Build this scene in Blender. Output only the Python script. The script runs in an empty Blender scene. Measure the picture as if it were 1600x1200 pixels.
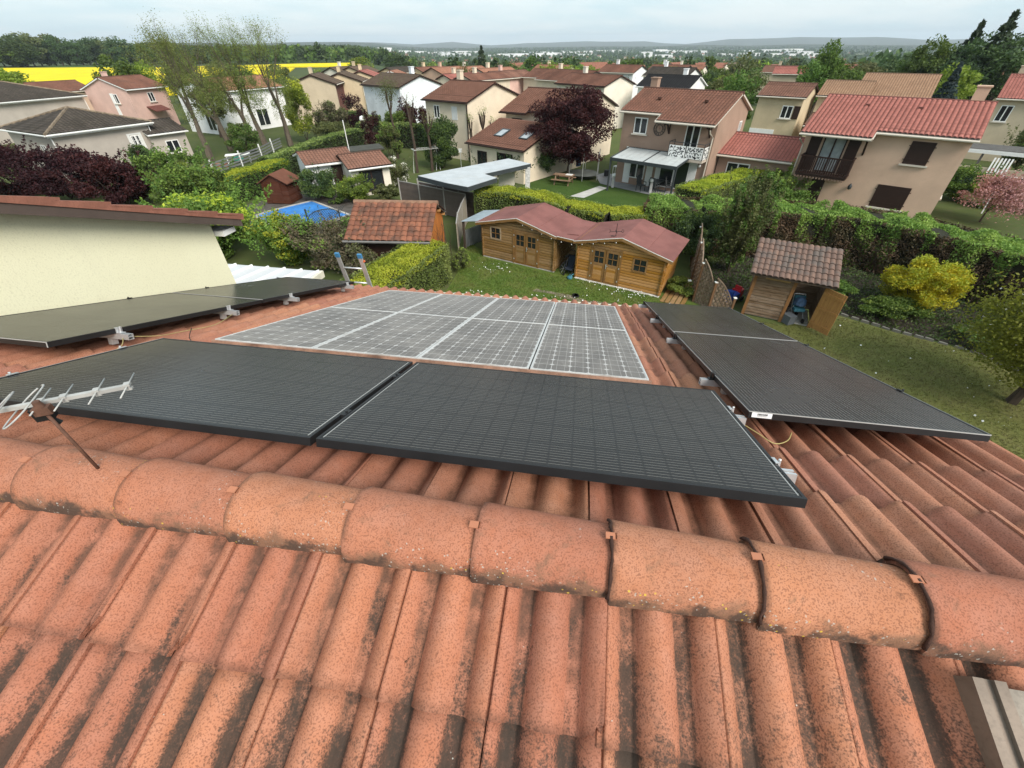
import bpy, math, random
import numpy as np
from mathutils import Vector, Matrix
random.seed(11)
RNG = np.random.default_rng(11)
S = bpy.context.scene
COL = S.collection
R_ = math.radians

# ------------------------------------------------------------------ camera, world, sun, exposure
CAM_Z = 9.2
PITCH, ROLL = R_(38.79), -0.0069
c_, s_ = math.cos(PITCH), math.sin(PITCH)
FW = Vector((0, c_, -s_)); UP = Vector((0, s_, c_)); RT = Vector((1, 0, 0))
RT2 = RT*math.cos(ROLL) + UP*math.sin(ROLL); UP2 = -RT*math.sin(ROLL) + UP*math.cos(ROLL)
cam = bpy.data.cameras.new("camera"); camo = bpy.data.objects.new("camera", cam); COL.objects.link(camo)
camo.matrix_world = Matrix(((RT2.x, UP2.x, -FW.x, 0), (RT2.y, UP2.y, -FW.y, 0), (RT2.z, UP2.z, -FW.z, CAM_Z), (0, 0, 0, 1)))
cam.sensor_fit = 'HORIZONTAL'; cam.sensor_width = 36; cam.lens = 36*660/1600
cam.clip_start = 0.05; cam.clip_end = 60000
S.camera = camo

SUN_EL, SUN_AZ = R_(42), R_(145)      # azimuth clockwise from +Y: the bright part of the cloud is right and behind
world = bpy.data.worlds.new("World"); S.world = world; world.use_nodes = True
sun = bpy.data.lights.new("sun", 'SUN'); suno = bpy.data.objects.new("sun", sun); COL.objects.link(suno)
sun.energy = 1.5; sun.angle = R_(28); sun.color = (1.0, 0.93, 0.84)
suno.rotation_euler = (R_(90)-SUN_EL, 0, math.pi-SUN_AZ); suno.location = (30, -10, 60)
S.view_settings.view_transform = 'Standard'; S.view_settings.look = 'None'
S.view_settings.gamma = 1; S.view_settings.use_curve_mapping = False
S.view_settings.exposure = 1.55
S.render.engine = 'CYCLES'
S.cycles.use_denoising = True
S.cycles.max_bounces = 6; S.cycles.volume_bounces = 0; S.cycles.caustics_reflective = False; S.cycles.caustics_refractive = False

class NB:
    """small node builder"""
    def __init__(s, tree): s.t = tree
    def n(s, typ, props=None, ins=None, out=0):
        nd = s.t.nodes.new(typ)
        for k, v in (props or {}).items(): setattr(nd, k, v)
        for k, v in (ins or {}).items():
            sk = nd.inputs[k]
            if isinstance(v, bpy.types.NodeSocket): s.t.links.new(v, sk)
            else: sk.default_value = v
        return nd.outputs[out] if out is not None else nd
    def math(s, op, a, b=0.0, c=None, clamp=False):
        d = {0: a, 1: b}
        if c is not None: d[2] = c
        return s.n('ShaderNodeMath', {'operation': op, 'use_clamp': clamp}, d)
    def mix(s, f, a, b, blend='MIX'):
        nd = s.n('ShaderNodeMix', {'data_type': 'RGBA', 'blend_type': blend, 'clamp_factor': True}, {0: f, 6: a, 7: b}, None)
        return nd.outputs[2]
    def noise(s, vec, scale, detail=4, rough=.55, dist=0):
        return s.n('ShaderNodeTexNoise', {}, {'Vector': vec, 'Scale': scale, 'Detail': detail, 'Roughness': rough, 'Distortion': dist})
    def ramp(s, x, a, b):
        return s.n('ShaderNodeMapRange', {'interpolation_type': 'SMOOTHSTEP'}, {0: x, 1: a, 2: b, 3: 0.0, 4: 1.0})
    def vm(s, op, a, b=(0, 0, 0)):
        return s.n('ShaderNodeVectorMath', {'operation': op}, {0: a, 1: b})
    def sep(s, v): return s.n('ShaderNodeSeparateXYZ', {}, {0: v}, None).outputs
    def comb(s, x, y, z): return s.n('ShaderNodeCombineXYZ', {}, {0: x, 1: y, 2: z})
def c4(c): return (c[0], c[1], c[2], 1.0)

wt = world.node_tree; wt.nodes.clear(); W = NB(wt)
sky = W.n('ShaderNodeTexSky', {'sky_type': 'NISHITA', 'sun_disc': False, 'sun_elevation': SUN_EL, 'sun_rotation': SUN_AZ, 'altitude': 200, 'dust_density': 2.0})
bg1 = W.n('ShaderNodeBackground', {}, {0: sky, 1: 0.06})
wd = W.n('ShaderNodeTexCoord', {}, {}, 'Generated')
wx = W.sep(wd)
hz = W.math('ADD', W.math('MAXIMUM', wx[2], 0.0), 0.12)
wv = W.comb(W.math('DIVIDE', wx[0], hz), W.math('DIVIDE', wx[1], hz), 0.0)
n1 = W.noise(wv, 0.55, 5, .55, .3); n2 = W.noise(wv, 1.7, 4, .5)
cl = W.ramp(W.math('ADD', W.math('MULTIPLY', n1, .7), W.math('MULTIPLY', n2, .3)), .36, .62)
cc = W.mix(cl, (.66, .86, .93, 1), (.90, .99, 1.0, 1))
bg2 = W.n('ShaderNodeBackground', {}, {0: cc, 1: 0.385})
ms = W.n('ShaderNodeMixShader', {}, {0: 0.84, 1: bg1, 2: bg2})
W.n('ShaderNodeOutputWorld', {}, {0: ms}, None)

# ------------------------------------------------------------------ mesh helpers
class MB:
    def __init__(s): s.v = []; s.f = []; s.m = []; s.uv = {}
    def add(s, vs, fs, m=0):
        o = len(s.v); s.v += [tuple(p) for p in vs]
        for f in fs: s.f.append(tuple(i+o for i in f)); s.m.append(m)
        return s
    def box(s, x0, x1, y0, y1, z0, z1, m=0):
        v = [(x0,y0,z0),(x1,y0,z0),(x1,y1,z0),(x0,y1,z0),(x0,y0,z1),(x1,y0,z1),(x1,y1,z1),(x0,y1,z1)]
        return s.add(v, [(0,3,2,1),(4,5,6,7),(0,1,5,4),(1,2,6,5),(2,3,7,6),(3,0,4,7)], m)
    def cbox(s, c, d, rz=0, m=0, mat=None):
        x, y, z = d[0]/2, d[1]/2, d[2]/2
        M_ = mat if mat is not None else Matrix.Rotation(rz, 3, 'Z')
        vs = [Vector(c) + M_ @ Vector(p) for p in ((-x,-y,-z),(x,-y,-z),(x,y,-z),(-x,y,-z),(-x,-y,z),(x,-y,z),(x,y,z),(-x,y,z))]
        return s.add(vs, [(0,3,2,1),(4,5,6,7),(0,1,5,4),(1,2,6,5),(2,3,7,6),(3,0,4,7)], m)
    def bar(s, p, q, w, h=None, m=0, up=(0,0,1)):
        p, q = Vector(p), Vector(q); d = (q-p); L = d.length; d.normalize(); up = Vector(up)
        if abs(d.dot(up)) > .98: up = Vector((1,0,0))
        y = up.cross(d).normalized(); z = d.cross(y)
        return s.cbox((p+q)/2, (L, w, h or w), 0, m, Matrix((d, y, z)).transposed())
    def tube(s, pts, rad, n=6, m=0, cap=True):
        pts = [Vector(p) for p in pts]; k = len(pts)
        if not hasattr(rad, '__len__'): rad = [rad]*k
        o = len(s.v); ref = Vector((0.31, 0.17, 1)).normalized()
        for i, p in enumerate(pts):
            d = (pts[min(i+1, k-1)] - pts[max(i-1, 0)])
            d = d.normalized() if d.length > 1e-9 else Vector((0,0,1))
            a = d.cross(ref)
            if a.length < .05: a = d.cross(Vector((1,0,0)))
            a.normalize(); b = d.cross(a)
            for j in range(n):
                t = 2*math.pi*j/n; s.v.append(tuple(p + a*(rad[i]*math.cos(t)) + b*(rad[i]*math.sin(t))))
        for i in range(k-1):
            for j in range(n):
                j2 = (j+1) % n
                s.f.append((o+i*n+j, o+i*n+j2, o+(i+1)*n+j2, o+(i+1)*n+j)); s.m.append(m)
        if cap:
            s.f.append(tuple(o+j for j in range(n))[::-1]); s.m.append(m)
            s.f.append(tuple(o+(k-1)*n+j for j in range(n))); s.m.append(m)
        return s
    def prism(s, poly, z0, z1, m=0):
        n = len(poly)
        a = sum(poly[i][0]*poly[(i+1)%n][1]-poly[(i+1)%n][0]*poly[i][1] for i in range(n))
        if a < 0: poly = poly[::-1]
        v = [(x,y,z0) for x,y in poly]+[(x,y,z1) for x,y in poly]
        return s.add(v, [tuple(range(n))[::-1], tuple(range(n,2*n))]+[(i,(i+1)%n,n+(i+1)%n,n+i) for i in range(n)], m)
    def xprism(s, poly, x0, x1, m=0):          # polygon in (y,z) extruded along x
        n = len(poly)
        a = sum(poly[i][0]*poly[(i+1)%n][1]-poly[(i+1)%n][0]*poly[i][1] for i in range(n))
        if a < 0: poly = poly[::-1]
        v = [(x0,y,z) for y,z in poly]+[(x1,y,z) for y,z in poly]
        return s.add(v, [tuple(range(n))[::-1], tuple(range(n,2*n))]+[(i,(i+1)%n,n+(i+1)%n,n+i) for i in range(n)], m)
    def lathe(s, prof, n=12, m=0, c=(0,0)):
        o = len(s.v); k = len(prof)
        for r, z in prof:
            for j in range(n):
                t = 2*math.pi*j/n; s.v.append((c[0]+r*math.cos(t), c[1]+r*math.sin(t), z))
        for i in range(k-1):
            for j in range(n):
                j2=(j+1)%n; s.f.append((o+i*n+j,o+i*n+j2,o+(i+1)*n+j2,o+(i+1)*n+j)); s.m.append(m)
        s.f.append(tuple(o+j for j in range(n))[::-1]); s.m.append(m)
        s.f.append(tuple(o+(k-1)*n+j for j in range(n))); s.m.append(m)
        return s
    def mesh(s, name, mats, smooth=False):
        me = bpy.data.meshes.new(name); me.from_pydata(s.v, [], s.f)
        for mt in (mats if isinstance(mats, (list, tuple)) else [mats]): me.materials.append(mt)
        if len(me.materials) > 1: me.polygons.foreach_set('material_index', np.array(s.m, np.int32))
        if smooth: me.shade_smooth()
        me.update(); return me
    def build(s, name, mats, parent=None, smooth=False, loc=None, rz=None):
        return link(name, s.mesh(name, mats, smooth), parent, loc, rz)
def link(name, me, parent=None, loc=None, rz=None, scale=None):
    o = bpy.data.objects.new(name, me); COL.objects.link(o)
    if parent is not None: o.parent = parent
    if loc is not None: o.location = loc
    if rz is not None: o.rotation_euler = (0, 0, rz)
    if scale is not None: o.scale = scale
    return o
def tag(o, label, cat, group=None, kind=None):
    o['label'] = label; o['category'] = cat
    if group: o['group'] = group
    if kind: o['kind'] = kind
    return o
def thing(name, label, cat, loc=(0,0,0), rz=0, group=None):
    return tag(link(name, None, None, loc, rz), label, cat, group)
def struct(o): o['kind'] = 'structure'; return o
def stuff(o): o['kind'] = 'stuff'; return o
def copy_tree(o, parent=None):
    c = o.copy(); COL.objects.link(c)
    if parent is not None: c.parent = parent
    for ch in list(o.children): copy_tree(ch, c)
    return c

# ------------------------------------------------------------------ materials
def newmat(name):
    m = bpy.data.materials.new(name); m.use_nodes = True; m.node_tree.nodes.clear(); return m, NB(m.node_tree)
def finish(b, col, rough=.8, bump=None, bstr=.3, bdist=.01, spec=.3, metal=0.0, extra=None):
    ins = {'Base Color': col, 'Roughness': rough, 'Specular IOR Level': spec, 'Metallic': metal}
    if bump is not None:
        ins['Normal'] = b.n('ShaderNodeBump', {}, {'Strength': bstr, 'Distance': bdist, 'Height': bump})
    if extra: ins.update(extra)
    p = b.n('ShaderNodeBsdfPrincipled', {}, ins)
    b.n('ShaderNodeOutputMaterial', {}, {0: p}, None)
def plain(name, col, rough=.8, var=.15, scale=2.0, grain=.12, gscale=40, bump=.0, spec=.3, metal=0.0, dirt=None, dirtamt=.0):
    m, b = newmat(name)
    o = b.n('ShaderNodeTexCoord', {}, {}, 'Object')
    n1 = b.noise(o, scale, 5); n2 = b.noise(o, gscale, 3)
    lo = tuple(c*(1-var) for c in col); hi = tuple(min(1, c*(1+var)) for c in col)
    col_ = b.mix(b.ramp(n1, .3, .7), c4(lo), c4(hi))
    col_ = b.mix(b.math('MULTIPLY', b.ramp(n2, .45, .75), grain*2), col_, c4(tuple(c*.6 for c in col)))
    if dirt is not None:
        n3 = b.noise(o, scale*.6, 6, .65, .5)
        col_ = b.mix(b.math('MULTIPLY', b.ramp(n3, .5, .72), dirtamt), col_, c4(dirt))
    rnd = b.n('ShaderNodeObjectInfo', {}, {}, 'Random')
    hv = b.n('ShaderNodeHueSaturation', {}, {'Value': b.math('ADD', b.math('MULTIPLY', rnd, .14), .93), 'Color': col_})
    finish(b, hv, rough, n2 if bump else None, .6, bump or .01, spec, metal)
    return m
def wood(name, col, col2, stretch=(1, 12, 12), rough=.7, scale=3, dark=.5):
    m, b = newmat(name)
    o = b.n('ShaderNodeTexCoord', {}, {}, 'Object')
    mp = b.vm('MULTIPLY', o, stretch)
    n1 = b.noise(mp, scale, 6, .6, .4); n2 = b.noise(o, 1.3, 4); n3 = b.noise(mp, scale*4, 3)
    col_ = b.mix(b.ramp(n1, .3, .7), c4(col), c4(col2))
    col_ = b.mix(b.math('MULTIPLY', b.ramp(n2, .5, .75), dark), col_, c4(tuple(c*.55 for c in col)))
    isl = b.n('ShaderNodeNewGeometry', {}, {}, 'Random Per Island')
    col_ = b.n('ShaderNodeHueSaturation', {}, {'Value': b.math('ADD', b.math('MULTIPLY', isl, .42), .76), 'Saturation': b.math('ADD', b.math('MULTIPLY', isl, -.2), 1.08), 'Color': col_})
    kn = b.n('ShaderNodeTexVoronoi', {}, {'Vector': b.vm('MULTIPLY', o, (2.2, 2.2, 5)), 'Scale': 1.6}, 'Distance')
    col_ = b.mix(b.math('MULTIPLY', b.ramp(kn, .16, .06), .55), col_, c4(tuple(c*.3 for c in col)))
    finish(b, col_, rough, n3, .4, .004, .25)
    return m
def leaf(name, col, col2, col3=None, trans=.35, rough=.6, scale=.9):
    m, b = newmat(name)
    g = b.n('ShaderNodeNewGeometry', {}, {}, None)
    rnd = g.outputs['Random Per Island']; pos = g.outputs['Position']
    ob = b.n('ShaderNodeObjectInfo', {}, {}, 'Random')
    n1 = b.noise(pos, scale, 3)
    c = b.mix(rnd, c4(col), c4(col2))
    if col3: c = b.mix(b.math('MULTIPLY', b.ramp(n1, .42, .66), .75), c, c4(col3))
    c = b.n('ShaderNodeHueSaturation', {}, {'Hue': b.math('ADD', b.math('MULTIPLY', ob, .03), .485), 'Value': b.math('ADD', b.math('MULTIPLY', ob, .4), .82), 'Color': c})
    d = b.n('ShaderNodeBsdfPrincipled', {}, {'Base Color': c, 'Roughness': rough, 'Specular IOR Level': .25})
    t = b.n('ShaderNodeBsdfTranslucent', {}, {0: b.mix(.5, c, b.mix(1.0, c, (1.0, 1.0, .4, 1), 'MULTIPLY'))})
    b.n('ShaderNodeOutputMaterial', {}, {0: b.n('ShaderNodeMixShader', {}, {0: trans, 1: d, 2: t})}, None)
    return m
# frame of the house whose roof the photographer stands on
SL, YAW, HP = 0.3375, 0.1675, 0.818
U = Vector((math.cos(YAW), -math.sin(YAW), 0)); HD = Vector((math.sin(YAW), math.cos(YAW), 0)); ZV = Vector((0,0,1))
V = HD*math.cos(SL) - ZV*math.sin(SL); N = U.cross(V)
V2 = -HD*math.cos(SL) - ZV*math.sin(SL); N2 = V2.cross(U)
O0 = Vector((0, 0, CAM_Z-HP))
VR, CREST = 0.815, -0.15
def PF(u, v, n=0.0): return O0 + U*u + V*v + N*n
RIDGE0 = PF(0, VR, CREST)
def PN(u, v, n=0.0): return RIDGE0 + U*u + V2*v + N2*n
def frame(o, x, y, z): return Matrix(((x.x,y.x,z.x,o.x),(x.y,y.y,z.y,o.y),(x.z,y.z,z.z,o.z),(0,0,0,1)))

def clay(name, base=(.455,.182,.097), moss=0.0, lichen=0.0, valley=.8, edge=.5, ridge=False):
    m, b = newmat(name)
    tc = b.n('ShaderNodeTexCoord', {}, {}, 'Object'); g = b.n('ShaderNodeNewGeometry', {}, {}, None); pos = g.outputs['Position']
    rnd = b.n('ShaderNodeObjectInfo', {}, {}, 'Random')
    x = b.sep(tc)
    n1 = b.noise(pos, 3.5, 5); n2 = b.noise(pos, 215, 1, .5); n3 = b.noise(pos, 14, 6, .65); n4 = b.noise(pos, 85, 3, .6)
    c = b.mix(b.ramp(n1, .3, .7), c4(base), c4((base[0]*.84, base[1]*.86, base[2]*.92)))
    c = b.n('ShaderNodeHueSaturation', {}, {'Hue': b.math('ADD', b.math('MULTIPLY', rnd, .012), .494), 'Saturation': b.math('ADD', b.math('MULTIPLY', n3, .25), .84), 'Value': b.math('ADD', b.math('MULTIPLY', rnd, .22), .88), 'Color': c})
    c = b.mix(b.math('MULTIPLY', b.ramp(n2, .51, .63), .54), c, (base[0]*.33, base[1]*.32, base[2]*.36, 1))      # sandy dark grains
    c = b.mix(b.math('MULTIPLY', b.ramp(n4, .60, .74), .30), c, (base[0]*1.25, base[1]*1.35, base[2]*1.4, 1))
    dirt = (.07, .048, .036, 1)
    if not ridge:
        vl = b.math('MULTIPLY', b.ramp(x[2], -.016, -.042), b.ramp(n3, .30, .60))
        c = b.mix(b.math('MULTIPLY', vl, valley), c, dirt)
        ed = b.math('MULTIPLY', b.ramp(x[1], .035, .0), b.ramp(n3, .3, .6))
        ed = b.math('MAXIMUM', ed, b.math('MULTIPLY', b.math('MULTIPLY', b.ramp(x[1], .335, .372), b.ramp(n3, .28, .5)), .5))  # shadow gap just below the upper tile's lip, painted into the colour
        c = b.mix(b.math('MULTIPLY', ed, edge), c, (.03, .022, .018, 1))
    if moss:
        # algae and moss thicken further down from the ridge, in the channels first
        rel = b.vm('SUBTRACT', pos, tuple(RIDGE0))
        dn = b.n('ShaderNodeVectorMath', {'operation': 'DOT_PRODUCT'}, {0: rel, 1: tuple(V2)}, 'Value')
        uu = b.n('ShaderNodeVectorMath', {'operation': 'DOT_PRODUCT'}, {0: rel, 1: tuple(U)}, 'Value')
        q = b.math('ADD', b.math('MULTIPLY', dn, .55), b.math('MULTIPLY', b.math('MAXIMUM', uu, -.6), .15))
        nb = b.noise(b.vm('MULTIPLY', pos, (1, .6, .6)), 7, 7, .68, .6)
        fl = b.math('MULTIPLY', b.ramp(x[2], .0, -.038), .20)
        mk = b.math('ADD', b.math('ADD', b.math('ADD', q, b.math('MULTIPLY', nb, 1.0)), fl), b.math('ADD', b.math('MULTIPLY', n4, .38), b.math('MULTIPLY', n2, .22)))
        c = b.mix(b.math('MULTIPLY', b.ramp(mk, 1.06, 1.30), .86*moss), c, (.045, .036, .029, 1))
        sp = b.noise(pos, 58, 4, .6); sp2 = b.noise(pos, 5, 3)
        c = b.mix(b.math('MULTIPLY', b.ramp(b.math('ADD', sp, b.math('MULTIPLY', sp2, .35)),   .88, .95), .85*moss), c, (.014, .016, .011, 1))
        vo = b.n('ShaderNodeTexVoronoi', {}, {'Vector': pos, 'Scale': 55.0}, 'Distance')
        w = b.math('MULTIPLY', b.ramp(vo, .13, .07), b.ramp(b.math('ADD', b.noise(pos, 11, 3), b.math('MULTIPLY', b.ramp(x[2], -.02, -.04), .13)), .70, .76))
        c = b.mix(b.math('MULTIPLY', w, .8), c, (.52, .52, .47, 1))
    if ridge:
        gr = b.noise(pos, 9, 6, .7, .5)
        low = b.ramp(x[2], .06, -.03)
        c = b.mix(b.math('MULTIPLY', b.ramp(b.math('ADD', gr, b.math('MULTIPLY', low, .26)), .56, .76), .72), c, (.15, .092, .06, 1))
        c = b.mix(b.math('MULTIPLY', b.ramp(b.math('ADD', n3, b.math('MULTIPLY', low, .24)), .64, .80), .75), c, (.045, .035, .03, 1))
    if lichen:
        ex = b.ramp(x[0], .022, .0)
        c = b.mix(b.math('MULTIPLY', b.math('MULTIPLY', ex, b.ramp(n3, .3, .55)), .6), c, (.06,.04,.03,1))
        vo = b.n('ShaderNodeTexVoronoi', {}, {'Vector': b.vm('ADD', pos, b.vm('MULTIPLY', b.n('ShaderNodeTexNoise', {}, {'Vector': pos, 'Scale': 90.0, 'Detail': 3.0}, 'Color'), (.016,.016,.016))), 'Scale': 66.0}, None)
        vo2 = b.n('ShaderNodeTexVoronoi', {}, {'Vector': pos, 'Scale': 42.0}, None)
        nn = b.noise(pos, 46, 4)
        msk = b.ramp(b.math('ADD', b.noise(pos, 5.5, 3), b.math('MULTIPLY', b.ramp(x[2], .08, 0.0), .18)), .60, .68)
        w = b.math('MULTIPLY', b.ramp(b.math('ADD', vo.outputs['Distance'], b.math('MULTIPLY', nn, .25)), .36, .26), msk)
        c = b.mix(b.math('MULTIPLY', w, lichen*.72), c, (.42, .40, .36, 1))
        w2 = b.math('MULTIPLY', b.ramp(b.math('ADD', vo2.outputs['Distance'], b.math('MULTIPLY', nn, .35)), .34, .26), b.ramp(b.math('ADD', b.noise(pos, 8, 3), b.math('MULTIPLY', b.ramp(x[2], .08, 0.0), .1)), .62, .70))
        c = b.mix(b.math('MULTIPLY', w2, lichen), c, (.56, .38, .06, 1))
    h = b.math('ADD', b.math('MULTIPLY', n2, .5), b.math('MULTIPLY', n3, .6))
    finish(b, c, .88, h, .55, .004, .25)
    return m
def tilesheet(name, a, bcol, tw, tl, dark=(.10,.06,.045), darkamt=.45):
    """roof covering seen from afar: each tile its own tone, weathering on top; UV is in metres"""
    m, b = newmat(name)
    uv = b.n('ShaderNodeTexCoord', {}, {}, 'UV'); x = b.sep(uv)
    cell = b.comb(b.math('FLOOR', b.math('DIVIDE', x[0], tw)), b.math('FLOOR', b.math('DIVIDE', x[1], tl)), 0.0)
    wn = b.n('ShaderNodeTexWhiteNoise', {'noise_dimensions': '3D'}, {'Vector': cell}, 'Value')
    c = b.mix(wn, c4(a), c4(bcol))
    pos = b.n('ShaderNodeNewGeometry', {}, {}, 'Position')
    n1 = b.noise(pos, .8, 6, .65); n2 = b.noise(pos, 9, 4)
    c = b.mix(b.math('MULTIPLY', b.ramp(n1, .42, .7), darkamt), c, c4(dark))
    c = b.mix(b.math('MULTIPLY', b.ramp(n2, .5, .8), .35), c, c4(tuple(k*.5 for k in a)))
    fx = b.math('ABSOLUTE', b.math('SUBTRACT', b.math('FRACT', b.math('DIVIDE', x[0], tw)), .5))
    c = b.mix(b.math('MULTIPLY', b.ramp(fx, .27, .46), .75), c, c4(tuple(k*.32 for k in a)))     # channel shade painted into the colour, with silt
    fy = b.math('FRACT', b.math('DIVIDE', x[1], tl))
    c = b.mix(b.math('MULTIPLY', b.ramp(fy, .16, .0), .8), c, c4(tuple(k*.3 for k in a)))   # dark lap shadows painted into the colour
    finish(b, c, .85, n2, .3, .01, .2)
    return m

MT = {}
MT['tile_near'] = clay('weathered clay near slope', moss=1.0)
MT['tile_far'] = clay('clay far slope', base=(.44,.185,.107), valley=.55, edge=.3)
MT['ridge'] = clay('clay ridge', base=(.44,.174,.093), lichen=.95, ridge=True)
MT['clip'] = plain('terracotta clip', (.42,.17,.095), .6, .08)
MT['foam'] = plain('dark foam', (.060,.030,.022), .95, .3, 30, .3, 200, .004)
MT['under'] = plain('roof underlay', (.05,.035,.03), .9)
MT['zinc'] = plain('weathered zinc', (.20,.172,.14), .55, .2, 6, .25, 90, .001, .4, .25, (.10,.08,.065), .6)
MT['alu'] = plain('aluminium', (.62,.63,.64), .42, .1, 8, .1, 60, 0, .5, .65)
MT['alu_white'] = plain('dull white aluminium', (.40,.40,.385), .55, .15, 8, .2, 60, 0, .4, .0, (.2,.18,.15), .5)
MT['black'] = plain('black anodised frame', (.012,.012,.013), .45, .2, 5, .1, 50, 0, .4)
MT['rust'] = plain('rusty steel', (.12,.06,.04), .75, .3, 20, .3, 120)
MT['rubber'] = plain('black rubber', (.012,.012,.012), .6)
MT['cable'] = plain('yellow earth cable', (.40,.33,.14), .5)
MT['white'] = plain('white paint', (.78,.78,.76), .55, .04, 2, .05)
MT['sticker'] = plain('white sticker', (.78,.79,.80), .4, .02)
MT['ink'] = plain('black ink', (.02,.02,.02), .6)
MT['glass'] = plain('dark window glass', (.018,.021,.024), .08, .2, 1, .0, 10, 0, .6)
MT['glass_l'] = plain('curtained glass', (.30,.33,.34), .15, .2, 2, .0, 10, 0, .6)
MT['grey_alu'] = plain('anthracite metal', (.045,.052,.056), .45, .1)
MT['brown'] = plain('dark brown paint', (.030,.014,.010), .55, .12, 3)
MT['pvc'] = plain('cream pvc gutter', (.60,.54,.46), .5, .05)
MT['gutter_w'] = plain('white gutter', (.72,.72,.70), .5, .06)
MT['concrete'] = plain('concrete', (.40,.38,.35), .9, .15, 2, .2, 25, .002, .2, 0, (.2,.19,.17), .4)
MT['paving'] = plain('grey paving', (.30,.30,.31), .8, .12, 1.5, .15, 20)
MT['blue'] = plain('blue plastic', (.012,.05,.26), .4, .15, 4)
MT['red'] = plain('red plastic', (.40,.02,.025), .4, .1)
MT['teal'] = plain('teal cloth', (.05,.17,.22), .8, .3, 6)
MT['denim'] = plain('blue cloth', (.06,.11,.20), .8, .3, 6)
MT['globe'] = plain('white lamp globe', (.80,.80,.78), .3, .02)
MT['trunk'] = wood('bark', (.12,.095,.07), (.07,.055,.042), (8,8,1), .9, 2)
MT['trunk_b'] = wood('brown bark', (.085,.06,.042), (.05,.036,.028), (8,8,1), .9, 2)
# ------------------------------------------------------------------ the tiled house under the photographer
house0 = thing('tiled_house', 'terracotta roof in the foreground carrying the solar panels and an aerial', 'house')
wl = MB()
wl.box(-4.3, 2.28, -4.9, 6.15, -.3, 6.0)
ow = wl.build('wall', plain('own render', (.62,.55,.44), .9, .06), house0); ow.rotation_euler = (0, 0, -YAW)
def roof_slab():
    m = MB()
    zr = (RIDGE0 - ZV*.09)
    a = [zr+U*-4.42, zr+U*2.38]
    f = [p + V*5.5 for p in a]; nn = [p + V2*5.6 for p in a]
    dz = ZV*-.14
    for q in (f, nn):
        pts = [a[0], a[1], q[1], q[0]]
        low = [p+dz for p in pts]
        m.add(pts+low, [(0,1,2,3),(7,6,5,4),(0,4,5,1),(1,5,6,2),(2,6,7,3),(3,7,4,0)])
    return m
roof0 = roof_slab().build('roof', MT['under'], house0)

TW, TLEN = .2985, .43
def tile_mesh(name, mat, nx=30, chip=0, simple=False):
    """double-roll interlocking tile: x across, y up the slope, z out; right edge laps over the neighbour"""
    m = MB()
    def h(x):
        t = ((x/.14925) % 1.0)
        if t < .77: return .054*math.sin(math.pi*t/.77)**.66
        return .0 + .004*math.sin(math.pi*(t-.77)/.23)
    x0, x1 = -.014, TW-.0012
    ph = .064                       # the joint runs on the shoulder of a roll
    ys = [0, .02, .2, TLEN]
    xs = [x0, -.002, .004] + [.0045+(x1-.0045)*i/(nx-3) for i in range(nx-2)]
    rows = []
    for j, y in enumerate(ys):
        row = []
        for i, x in enumerate(xs):
            z = h(x+ph) - .052 + .0045*(x/TW) + .022*(1-y/TLEN) - (.012 if x < .0042 else 0)
            yy = y
            if chip and x > TW-.055:
                k = (x-(TW-.055))/.065
                yy = max(y, (.07 if chip == 1 else .045)*k*(1+.35*math.sin(x*410)))
                if j > 1: yy = y
                if j == 1: yy = max(yy, .012)
            row.append((x, yy, z))
        rows.append(row)
    o = 0; vs = [p for r in rows for p in r]; n = nx+1
    fs = [(j*n+i, j*n+i+1, (j+1)*n+i+1, (j+1)*n+i) for j in range(len(ys)-1) for i in range(nx)]
    m.add(vs, fs)
    sk = rows[0]; m.add([*sk, *[(x, y+.001, z-.019) for x, y, z in sk]], [(n+i, n+i+1, i+1, i) for i in range(nx)])
    rt = [r[-1] for r in rows]; k = len(rt)
    m.add([*rt, *[(x, y, z-.013) for x, y, z in rt]], [(i, k+i, k+i+1, i+1) for i in range(k-1)])
    lf = [r[0] for r in rows]
    m.add([*lf, *[(x, y, z-.013) for x, y, z in lf]], [(i+1, k+i+1, k+i, i) for i in range(k-1)])
    me = m.mesh(name, mat, True)
    return me
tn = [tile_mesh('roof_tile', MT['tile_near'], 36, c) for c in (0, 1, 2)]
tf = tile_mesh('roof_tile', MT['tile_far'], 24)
FN = frame(Vector(), U, -V2, N2); FF = frame(Vector(), -U, -V, N)
def put_tile(me, M_):
    o = link('roof_tile', me, roof0)
    j = Matrix.Translation((random.uniform(-.0015,.0015), random.uniform(-.007,.007), random.uniform(-.0015,.0015))) @ Matrix.Rotation(random.uniform(-.005,.005), 4, 'Z') @ Matrix.Rotation(random.uniform(-.006,.006), 4, 'X')
    o.matrix_world = M_ @ j
    return o
for k in range(-10, 8):
    for r, v in enumerate((.455, .83, 1.205)):
        if r == 2 and not -3 <= k <= 4: continue
        u = .175 - TW + TW*k
        me = tn[0]
        if r == 0 and k in (-5, -4): me = tn[1]
        elif (k*7+r*5) % 9 == 0: me = tn[2]
        M_ = FN.copy(); M_.translation = PN(u, v)
        put_tile(me, M_)
for k in range(-15, 8):
    for r in range(1, 15):
        v = .955 + .375*r; u = .121 + TW*k + TW
        uc = u - TW/2
        if u > 2.45: continue
        if -2.35 < uc < .25 and 2.75 < v < 5.55: continue     # nothing of these shows under the old panels
        if uc < -3.62 and 2.3 < v: continue
        if 1.25 < uc < 1.75 and 2.7 < v < 5.5: continue
        M_ = FF.copy(); M_.translation = PF(u, v, CREST)
        put_tile(tf, M_)
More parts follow.
